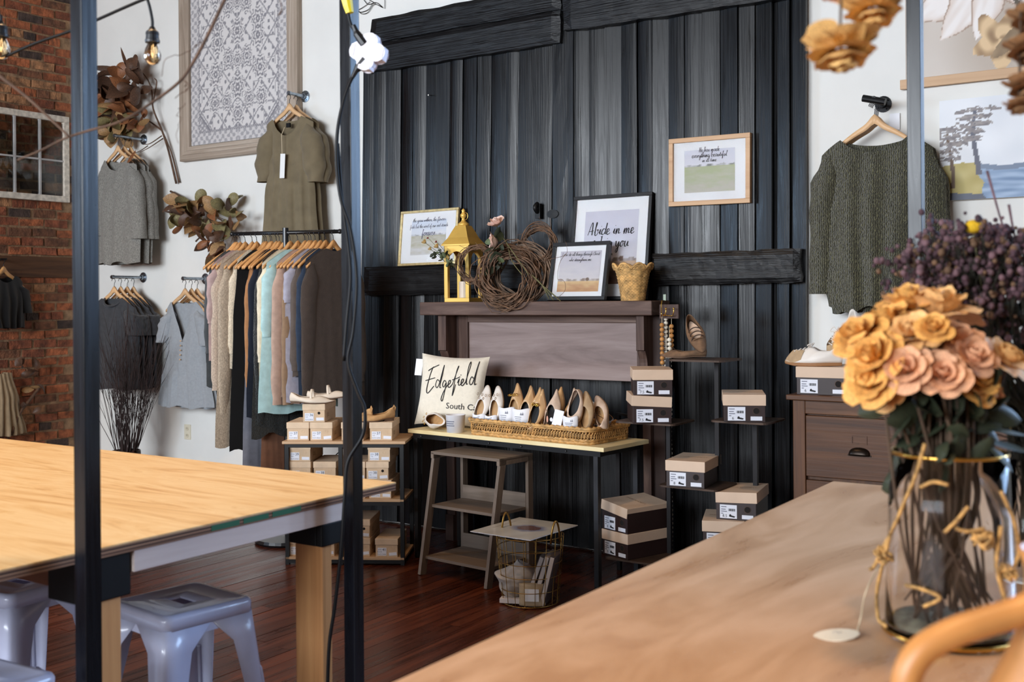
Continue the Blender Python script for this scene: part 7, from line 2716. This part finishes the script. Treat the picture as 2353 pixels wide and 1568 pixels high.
def treeart(u, v):
    sky = mixc((222, 226, 232), (238, 240, 244), clamp(0.5 + nz(u * 4, v * 4) * 0.8))
    c = sky
    bank = 0.34 + 0.05 * nz(u * 3, 1)
    if v < bank:
        if u < 0.26 + 0.35 * (bank - v) * (0.7 + nz(v * 9, 2)):
            c = mixc((176, 160, 92), (196, 182, 120), clamp(0.5 + nz(u * 9, v * 9)))
            if v < 0.08 - 0.1 * u: c = (90, 96, 110)
        else:
            c = mixc((110, 136, 170), (176, 196, 220), clamp(0.5 + 0.9 * nz(u * 5, v * 26)))
            if u > 0.75 and v > 0.2: c = mixc((190, 178, 120), (206, 200, 160), clamp(0.5 + nz(u * 9, v * 9)))
            elif v > bank - 0.05: c = (120, 134, 156)
    # trees
    for (tx, base, top_, w_, cols) in ((0.27, 0.24, 0.88, 0.016, (96, 98, 112)), (0.08, 0.12, 0.70, 0.012, (104, 80, 60)), (0.97, 0.30, 0.80, 0.012, (100, 110, 130))):
        xx = tx + 0.02 * math.sin(v * 7)
        if base < v < top_ and abs(u - xx) < w_ * (1.6 - v): c = cols
        for k in range(5):
            zz = top_ - 0.07 * k
            dx, dz = (u - xx) / (0.17 - 0.018 * k + 0.03 * math.sin(k * 4)), (v - zz) / 0.03
            if dx * dx + dz * dz < 1 + 1.2 * nz(u * 26, v * 26, k) and nz(u * 40, v * 40, k) > -0.25: c = mixc((118, 112, 116), (160, 152, 148), clamp(0.5 + nz(u * 30, v * 30)))
    return c


YA = YW - 0.035
bl, tl_ = wY(2162, 462, YA), wY(2157, 233, YA)
AW, AH = 0.62, tl_.z - bl.z
t = thing('landscape_canvas', 'unframed canvas of two tall pines beside a blue river on the right wall', 'painting', ((bl.x + tl_.x) / 2 + AW / 2, YA, (bl.z + tl_.z) / 2))
MB().bb(-AW / 2, AW / 2, 0, 0.033, -AH / 2, AH / 2).build('stretcher', plain('canvas_edge', (206, 202, 196), 0.8), t)
pf_ = picture('painted_face', AW, AH, 110, 90, treeart, m_canvas_art, t)
pf_.location = (0, -0.0012, 0)


def flowerart(u, v):
    c = mixc((186, 172, 158), (206, 196, 186), clamp(0.5 + nz(u * 2.5, v * 2.5) * 1.1))
    cx, cy = 0.62, 0.62
    # large pale petals
    for k, (a, L, w_) in enumerate(((3.6, 0.62, 0.15), (3.95, 0.56, 0.13), (3.2, 0.62, 0.15), (4.35, 0.46, 0.11), (2.8, 0.55, 0.15), (2.3, 0.45, 0.15), (1.6, 0.4, 0.15), (0.8, 0.4, 0.15), (0.1, 0.38, 0.14), (5.3, 0.35, 0.12), (5.8, 0.4, 0.13))):
        dx, dy = u - cx, v - cy
        p, q = dx * math.cos(a) + dy * math.sin(a), -dx * math.sin(a) + dy * math.cos(a)
        if 0.04 < p < L:
            ww = w_ * math.sin(PI * clamp(p / L) ** 0.8) ** 0.8 * (1 + 0.25 * nz(p * 8, k))
            if abs(q) < ww:
                e = abs(q) / ww
                c = mixc((238, 232, 228), (206, 184, 168), clamp(e ** 3 + 0.55 * nz(p * 4 + k, q * 26)))
                if e > 0.9: c = mixc(c, (140, 112, 92), 0.6)
    d = math.hypot(u - cx, v - cy)
    if d < 0.07: c = mixc((70, 58, 44), (120, 100, 76), clamp(0.5 + nz(u * 20, v * 20)))
    # stems and leaves
    for (x0, y0, x1, y1, w_) in ((0.62, 0.6, 0.88, -0.05, 0.014), (0.86, 0.75, 0.84, 0.2, 0.012), (0.98, 0.5, 0.94, -0.05, 0.012)):
        t_ = clamp(((u - x0) * (x1 - x0) + (v - y0) * (y1 - y0)) / ((x1 - x0) ** 2 + (y1 - y0) ** 2))
        if math.hypot(u - lerp(x0, x1, t_), v - lerp(y0, y1, t_)) < w_: c = (84, 74, 58)
    dx, dy = (u - 0.60) / 0.17, (v - 0.18) / 0.17
    an = math.atan2(dy, dx)
    if math.hypot(dx, dy) < 0.8 + 0.22 * math.cos(5 * an + 1) + 0.25 * nz(u * 9, v * 9):
        c = mixc((222, 190, 146), (146, 114, 78), clamp(0.35 + 0.5 * math.sin(math.hypot(dx, dy) * 9 + an * 2) + nz(u * 14, v * 10)))
    dx, dy = ((u - 0.75) * 0.8 + (v - 0.22) * 0.6) / 0.24, (-(u - 0.75) * 0.6 + (v - 0.22) * 0.8) / 0.05
    if dx * dx + dy * dy < 1: c = mixc((124, 100, 70), (166, 140, 106), clamp(0.5 + nz(u * 16, v * 16)))
    return c


fl0 = wY(2068, 206, YA); fl1 = wY(2069, 184, YA)
FWd = 0.78
t = thing('flower_print', 'large white flower print hung from a wooden rail on the right wall', 'painting', (fl0.x + FWd / 2, YA, fl0.z))
MB().bb(-FWd / 2, FWd / 2, 0, 0.018, 0, fl1.z - fl0.z).build('wood_rail', m_fr_tan, t, bevel=0.002)
fp = picture('print_face', FWd - 0.05, 0.85, 120, 120, flowerart, m_canvas_art, t)
fp.location = (0, 0.012, fl1.z - fl0.z + 0.42)

# white card behind the jumper hook
p = wY(2056, 280, YW - 0.01)
tag(MB().box((0, 0, 0), (0.05, 0.004, 0.085)).build('wall_card', m_paper, loc=p), 'small white card on the wall beside the black bracket', 'card')

# ================================================================== foreground bouquet
VP = wZ(2183, 1462, 0.90)
m_vglass = glassmat('bubbled_glass', (250, 248, 246), 0.02, 1.18)
vs_ = thing('glass_vase', 'tall clear glass vase with a gold rim and twine on the display table', 'vase', VP)
VH = 0.325
MB().lathe([(0.0, 0.0), (0.104, 0.0), (0.110, 0.012), (0.107, 0.10), (0.102, 0.22), (0.098, VH), (0.0945, VH), (0.098, 0.22), (0.102, 0.10), (0.104, 0.022), (0.096, 0.016), (0.0, 0.016)], 40).build('glass_wall', m_vglass, vs_, smooth=True)
MB().tube([(0.0965 * math.cos(a), 0.0965 * math.sin(a), VH) for a in [i * 2 * PI / 48 for i in range(48)]], 0.0035, 8, True).build('gold_rim', m_gold, vs_, smooth=True)
MB().tube([(0.112 * math.cos(a), 0.112 * math.sin(a), 0.010) for a in [i * 2 * PI / 48 for i in range(48)]], 0.004, 8, True).build('gold_foot', m_gold, vs_, smooth=True)
m_sed = plain('grey_sediment', (96, 92, 78), 0.9, var=0.3, vscale=60, bump=0.8, bscale=120)
MB().lathe([(0.0, 0.017), (0.098, 0.017), (0.099, 0.024), (0.05, 0.030), (0.0, 0.028)], 30).build('sediment', m_sed, vs_, smooth=True)
m_twine = plain('jute_twine', (168, 128, 74), 0.85, var=0.25, vscale=80, bump=0.6, bscale=200)


def vpt(px, py, r_=0.115):
    """a point on the vase skin nearest the viewer for that pixel"""
    d = ray(px, py)
    o = EYE - Vector((VP.x, VP.y, 0))
    A = d.x ** 2 + d.y ** 2
    B = 2 * (o.x * d.x + o.y * d.y)
    Cc = o.x ** 2 + o.y ** 2 - r_ ** 2
    disc_ = B * B - 4 * A * Cc
    s = (-B - math.sqrt(disc_)) / (2 * A) if disc_ > 0 else -B / (2 * A)
    return EYE + d * s - VP


for pts in (([(2125, 1020), (2105, 1090), (2080, 1150), (2052, 1215), (2025, 1270)]), ([(2300, 1130), (2330, 1200), (2340, 1270), (2320, 1330)]),
            ([(2122, 1395), (2160, 1375), (2120, 1355), (2080, 1345)][::-1]), ([(2170, 1225), (2200, 1195), (2225, 1165)]), ([(2195, 1215), (2225, 1222), (2262, 1215)]), ([(2115, 1120), (2145, 1108), (2180, 1115)])):
    MB().tube(catmull([vpt(a, b) for a, b in pts], 6), 0.0034, 7).build('twine', m_twine, vs_, smooth=True)
for pts in ([(2045, 1230), (2030, 1290), (2015, 1360), (2018, 1420), (2036, 1440)], [(2040, 1240), (2010, 1300), (1998, 1310)], [(2300, 1210), (2290, 1300), (2310, 1380), (2318, 1400)]):
    MB().tube(catmull([vpt(a, b, 0.118) for a, b in pts], 6), 0.0036, 7).build('twine', m_twine, vs_, smooth=True)
for (px, py) in ((2032, 1275), (2258, 1240), (2318, 1320)):
    b_ = MB()
    for k in range(7):
        c_ = vpt(px, py, 0.118)
        rv = [Vector((R.uniform(-1, 1), R.uniform(-1, 1), R.uniform(-1, 1))) * 0.016 for _ in range(4)]
        b_.tube(catmull([c_ + rv[0], c_ + rv[1], c_ + rv[2], c_ + rv[3], c_ + rv[0]], 5), 0.0026, 6)
    b_.build('twine_knot', m_twine, vs_, smooth=True)
# paper tag on the table
tgp = wZ(1922, 1460, 0.903)
tg = thing('paper_tag', 'oval cream paper tag lying on the display table, tied to the vase', 'tag', tgp, 0.55)
b_ = MB(); b_.prism([(0.040 * math.cos(a), 0.027 * math.sin(a)) for a in [i * 2 * PI / 28 for i in range(28)]], -0.001, 0.001, 'z')
to = b_.build('card', plain('cream_tag_card', (226, 216, 196), 0.7), tg)
to.rotation_euler = (0.06, -0.10, 0)
q = MB().tube([q_ - tgp for q_ in catmull([tgp + Vector((0.03, 0.018, 0.002)), wZ(1978, 1420, 0.925), wD(1990, 1360, 1.90), VP + vpt(2020, 1300, 0.118)], 6)], 0.0013, 5).build('string', m_string, tg, smooth=True)
q.matrix_parent_inverse = tg.matrix_basis.inverted() @ Matrix.Translation(tgp)
strokes([[(-0.008, -0.004), (0.0, 0.006), (0.004, -0.005), (0.010, 0.003)]], tg, m_greyink, 0.0006, name='handwriting').matrix_local = Matrix.Translation((0, 0, 0.0045)) @ Matrix.Rotation(-PI / 2, 4, 'X')

# dried roses
m_gpet = plain('golden_petal', (216, 160, 84), 0.75, var=0.14, vscale=14)
m_ppet = plain('dusty_peach_petal', (214, 160, 122), 0.75, var=0.12, vscale=14)
m_mpet = plain('apricot_petal', (222, 172, 110), 0.75, var=0.12, vscale=14)
PG, PP, PM = petal_set(m_gpet), petal_set(m_ppet), petal_set(m_mpet)
m_brst = plain('brown_rose_stem', (70, 52, 36), 0.8, var=0.2)
RS = [(2085, 690, 100, PG, 1.98), (2152, 700, 122, PM, 1.96), (2036, 742, 96, PG, 1.95), (1966, 778, 96, PG, 1.93), (2092, 770, 92, PM, 1.88), (1998, 830, 104, PG, 1.88), (2200, 790, 104, PP, 1.90), (2146, 762, 60, PG, 1.84),
      (2078, 862, 82, PP, 1.84), (2166, 878, 84, PP, 1.83), (2240, 832, 82, PP, 1.86), (2312, 832, 88, PM, 1.90), (2250, 890, 92, PG, 1.87), (1995, 895, 96, PG, 1.87), (2030, 920, 70, PM, 1.90), (2290, 925, 60, PP, 1.95), (2345, 845, 60, PM, 1.96), (2130, 940, 62, PM, 1.97), (2215, 930, 70, PG, 1.98), (2060, 700, 70, PM, 2.05), (2205, 730, 80, PP, 2.05)]
LABR = ['golden dried rose at the top left of the bouquet', 'large apricot dried rose at the top of the bouquet', 'golden dried rose left of the bouquet top', 'golden dried rose farthest left in the bouquet', 'apricot dried rose at the bouquet centre', 'large frilly golden dried rose on the left side of the bouquet', 'dusty peach dried rose right of the bouquet centre', 'small golden rosebud in the middle of the bouquet', 'peach dried rose below the bouquet centre', 'long peach dried rosebud low in the middle of the bouquet', 'peach dried rose at the right of the bouquet', 'apricot dried rose at the right edge of the bouquet', 'golden dried rose low on the right of the bouquet', 'golden dried rose low on the left of the bouquet', 'apricot dried rose lowest on the left of the bouquet', 'small peach rosebud lowest on the right of the bouquet', 'apricot dried rose cut by the right picture edge', 'small apricot rose tucked under the bouquet', 'golden rose tucked behind the lower bouquet', 'apricot rose peeking behind the bouquet top left', 'peach rose peeking behind the bouquet top right']
cen = wD(2140, 900, 1.95)
for i, (px, py, sz, ps, D_) in enumerate(RS):
    py = 680 + (py - 680) * 0.93 - 8
    c = wD(px, py, D_)
    ax = (c - cen).normalized() + Vector((0, 0, 0.35)) + (EYE - c).normalized() * 0.35
    a = R.uniform(0, 6.28)
    e = VP + Vector((0.06 * math.cos(a), 0.06 * math.sin(a), R.uniform(0.03, 0.09)))
    neck = VP + Vector((0.05 * math.cos(a + 3), 0.05 * math.sin(a + 3), VH))
    r_ = rose('dried_rose', LABR[i], c, ax, sz * D_ / FPX * 0.72, ps, e, group='dried roses in the glass vase', stem_mat=m_brst, stem_r=0.003, counts=(3, 4, 5, 6))
    inv = r_.rotation_quaternion.to_matrix().inverted()
    for k in range(3):
        w_ = c.lerp(VP + Vector((0, 0, VH + 0.04)), R.uniform(0.35, 0.85)) + Vector((R.uniform(-.02, .02), R.uniform(-.02, .02), 0))
        o = green_leaf(r_, inv @ (w_ - c), inv @ Vector((R.uniform(-.8, .8), R.uniform(-.8, .4), R.uniform(-.8, .3))), R.uniform(0.05, 0.085))
        o.data = GLEAF[2 + k % 2]
# dark stems and leaves packed in the vase neck
dk = thing('stem_bundle', 'dense bundle of dark dried stems and leaves inside the gold-rimmed vase', 'dried stems', VP + Vector((0, 0, 0.03)))
b_ = MB()
for k in range(46):
    a, q = R.uniform(0, 6.28), R.uniform(0.01, 0.055)
    a2 = a + R.uniform(2.0, 4.0)
    p0 = Vector((q * 1.4 * math.cos(a), q * 1.4 * math.sin(a), R.uniform(0.0, 0.06)))
    p1 = Vector((q * math.cos(a2), q * math.sin(a2), 0.20))
    p2 = Vector((q * 1.3 * math.cos(a2), q * 1.3 * math.sin(a2), R.uniform(0.36, 0.48)))
    b_.tube(catmull([p0, p1, p2], 4), R.uniform(0.0018, 0.0042), 5)
tag(b_.build('stems', m_brst, dk, smooth=True), kind='stuff')
for k in range(34):
    a, q = R.uniform(0, 6.28), R.uniform(0.02, 0.075)
    o = green_leaf(dk, Vector((q * math.cos(a), q * math.sin(a), R.uniform(0.24, 0.42))), (math.cos(a), math.sin(a), R.uniform(-.6, .6)), R.uniform(0.05, 0.09))
    o.data = GLEAF[2 + k % 2]

# ------------------------------------------------------------------ purple statice in a second vase, behind
V2 = wZ(2385, 1330, 0.90)
v2 = thing('glass_vase', 'second clear glass vase at the right edge, holding the purple statice', 'vase', V2)
MB().lathe([(0.0, 0.0), (0.07, 0.0), (0.075, 0.01), (0.08, 0.26), (0.077, 0.26), (0.071, 0.014), (0.0, 0.014)], 32).build('glass_wall', m_vglass, v2, smooth=True)
st2 = thing('statice_bunch', 'big bunch of dusky purple dried statice behind the roses', 'dried flowers', V2 + Vector((0, 0, 0.02)))
root = st2.location.copy()
m_pur = [plain('dusky_purple', (72, 48, 54), 0.85, var=0.2, vscale=60), plain('mauve_grey', (104, 76, 80), 0.85, var=0.2, vscale=60), plain('dry_tan_floret', (104, 76, 54), 0.85, var=0.2, vscale=60), plain('dark_olive_stalk', (34, 32, 20), 0.8, var=0.2)]
fl_ = [MB(), MB(), MB()]
stk = MB()
for k in range(190):
    px, py = R.gauss(2245, 105), R.gauss(610, 62)
    if k < 34: px, py = R.uniform(2150, 2420), R.uniform(680, 930)
    if px < 2010 + max(0, 590 - py) * 1.0 + R.uniform(0, 40): px = 2420 - (px - 1980) * 0.6
    py = max(py, 515 + R.uniform(0, 40) + (30 if px < 2120 else 0))
    c = wD(px, py, R.uniform(2.15, 2.45)) - root
    n = R.randrange(9, 17)
    for q in range(n):
        g_ = Vector((R.gauss(0, 0.016), R.gauss(0, 0.016), R.gauss(0, 0.014)))
        j = 0 if R.random() < 0.5 else 1 if R.random() < 0.6 else 2
        fl_[j].ball(c + g_, R.uniform(0.004, 0.0085), 5, 4)
    stk.tube(catmull([c, c + Vector((0, 0, -0.08)) + (Vector((0, 0, 0.30)) - c) * 0.3, Vector((R.uniform(-.05, .05), R.uniform(-.05, .05), 0.25)), Vector((R.uniform(-.04, .04), R.uniform(-.04, .04), 0.0))], 4), [0.0016] * 13, 4)
    for q in range(5):
        e = c + Vector((R.gauss(0, 0.02), R.gauss(0, 0.02), R.uniform(-0.02, 0.015)))
        stk.tube([c + Vector((0, 0, -0.06)), e], 0.0009, 3)
for j in range(3): tag(fl_[j].build(('purple_florets', 'mauve_florets', 'tan_florets')[j], m_pur[j], st2, smooth=True), kind='stuff')
tag(stk.build('stalks', m_pur[3], st2, smooth=True), kind='stuff')
for k in range(46):
    px, py = R.uniform(2150, 2420), R.uniform(640, 1000)
    o = green_leaf(st2, wD(px, py, R.uniform(2.2, 2.4)) - root, (R.uniform(-.6, .6), R.uniform(-.6, .3), R.uniform(-.4, 1)), R.uniform(0.05, 0.10))
    o.data = GLEAF[2 + k % 2]
# yellow billy button and two thin mauve sticks
c = wD(2237, 521, 2.2)
bb_ = thing('billy_button', 'round bright yellow billy button above the purple statice', 'dried flower', c)
m_byel = plain('billy_button_yellow', (226, 178, 30), 0.8, var=0.1, vscale=200, bump=0.8, bscale=500)
MB().ball((0, 0, 0), 0.0165, 14, 10, (1.1, 1.1, 0.85)).build('head', m_byel, bb_, smooth=True)
MB().tube([(0, 0, -0.012), (0.01, 0.02, -0.12), (0.06, 0.05, -0.42)], 0.0014, 5).build('stem', m_stem_g, bb_, smooth=True)
for (a, b2, lab) in (((2268, 392), (2330, 600), 'thin mauve dried stalk rising across the river painting'), ((2318, 470), (2345, 600), 'shorter thin mauve dried stalk at the right edge')):
    tag(MB().tube([wD(a[0], a[1], 2.3), wD((a[0] + b2[0]) / 2 - 2, (a[1] + b2[1]) / 2, 2.3), wD(b2[0], b2[1], 2.3)], [0.0032, 0.0022, 0.002], 6).build('dried_stalk', m_pur[1], smooth=True), lab, 'dried stalk')

# ------------------------------------------------------------------ hanging dried flowers at the top
m_opet = plain('burnt_orange_petal', (222, 172, 106), 0.8, var=0.2, vscale=20)
m_bpet = plain('brown_petal', (156, 116, 78), 0.8, var=0.2, vscale=20)
PO, PB = petal_set(m_opet), petal_set(m_bpet)
HANG = [(1936, 138, 122, PO, 1.55, 'burnt orange dried carnation hanging lowest at the top right'), (2008, 40, 96, PO, 1.58, 'burnt orange dried carnation hanging beside the timber post'), (1922, -18, 80, PP, 1.60, 'pinkish dried carnation cut by the top edge'),
        (2372, 215, 80, PB, 1.7, 'brown dried bloom hanging over the flower print, lower'), (2376, 130, 84, PB, 1.7, 'brown dried bloom hanging over the flower print, middle'), (2384, 60, 84, PB, 1.72, 'brown dried bloom hanging over the flower print, upper'), (2345, 252, 46, PB, 1.7, 'small brown dried bud hanging low at the right edge')]
for i, (px, py, sz, ps, D_, lab) in enumerate(HANG):
    c = wD(px, py, D_)
    rose('hanging_bloom', lab, c, (0.1, -0.1, -1), sz * D_ / FPX * 0.62, ps, wD(px + 10, -420, D_ + 0.05), group='dried blooms hung from the frame', cat='dried flower', counts=(5, 7, 8, 9, 10), stem_mat=m_brst, stem_r=0.002, sepal=False)

# ------------------------------------------------------------------ tan jug (bottom right corner)
m_jug = plain('tan_glazed_stoneware', (186, 128, 70), 0.42, var=0.06, vscale=12)
JP = wD(2470, 1500, 1.22)
jg = thing('stoneware_jug', 'tan stoneware jug with a big loop handle at the bottom right corner', 'jug', (JP.x, JP.y, 0.9005))
MB().lathe([(0.0, 0.0), (0.062, 0.0), (0.085, 0.03), (0.098, 0.09), (0.092, 0.15), (0.068, 0.20), (0.052, 0.24), (0.05, 0.29), (0.058, 0.315), (0.053, 0.315), (0.045, 0.29), (0.047, 0.24), (0.062, 0.20), (0.086, 0.15), (0.09, 0.09), (0.076, 0.035), (0.0, 0.01)], 36).build('body', m_jug, jg, smooth=True)
jo = Vector((JP.x, JP.y, 0.9005))
hp = [wD(a, b, 1.20) for a, b in ((2400, 1380), (2335, 1408), (2270, 1428), (2190, 1455), (2115, 1500), (2082, 1570), (2095, 1650), (2160, 1730), (2260, 1780), (2380, 1790))]
MB().tube([q - jo for q in catmull(hp, 6)], 0.0165, 14).build('handle', m_jug, jg, smooth=True)
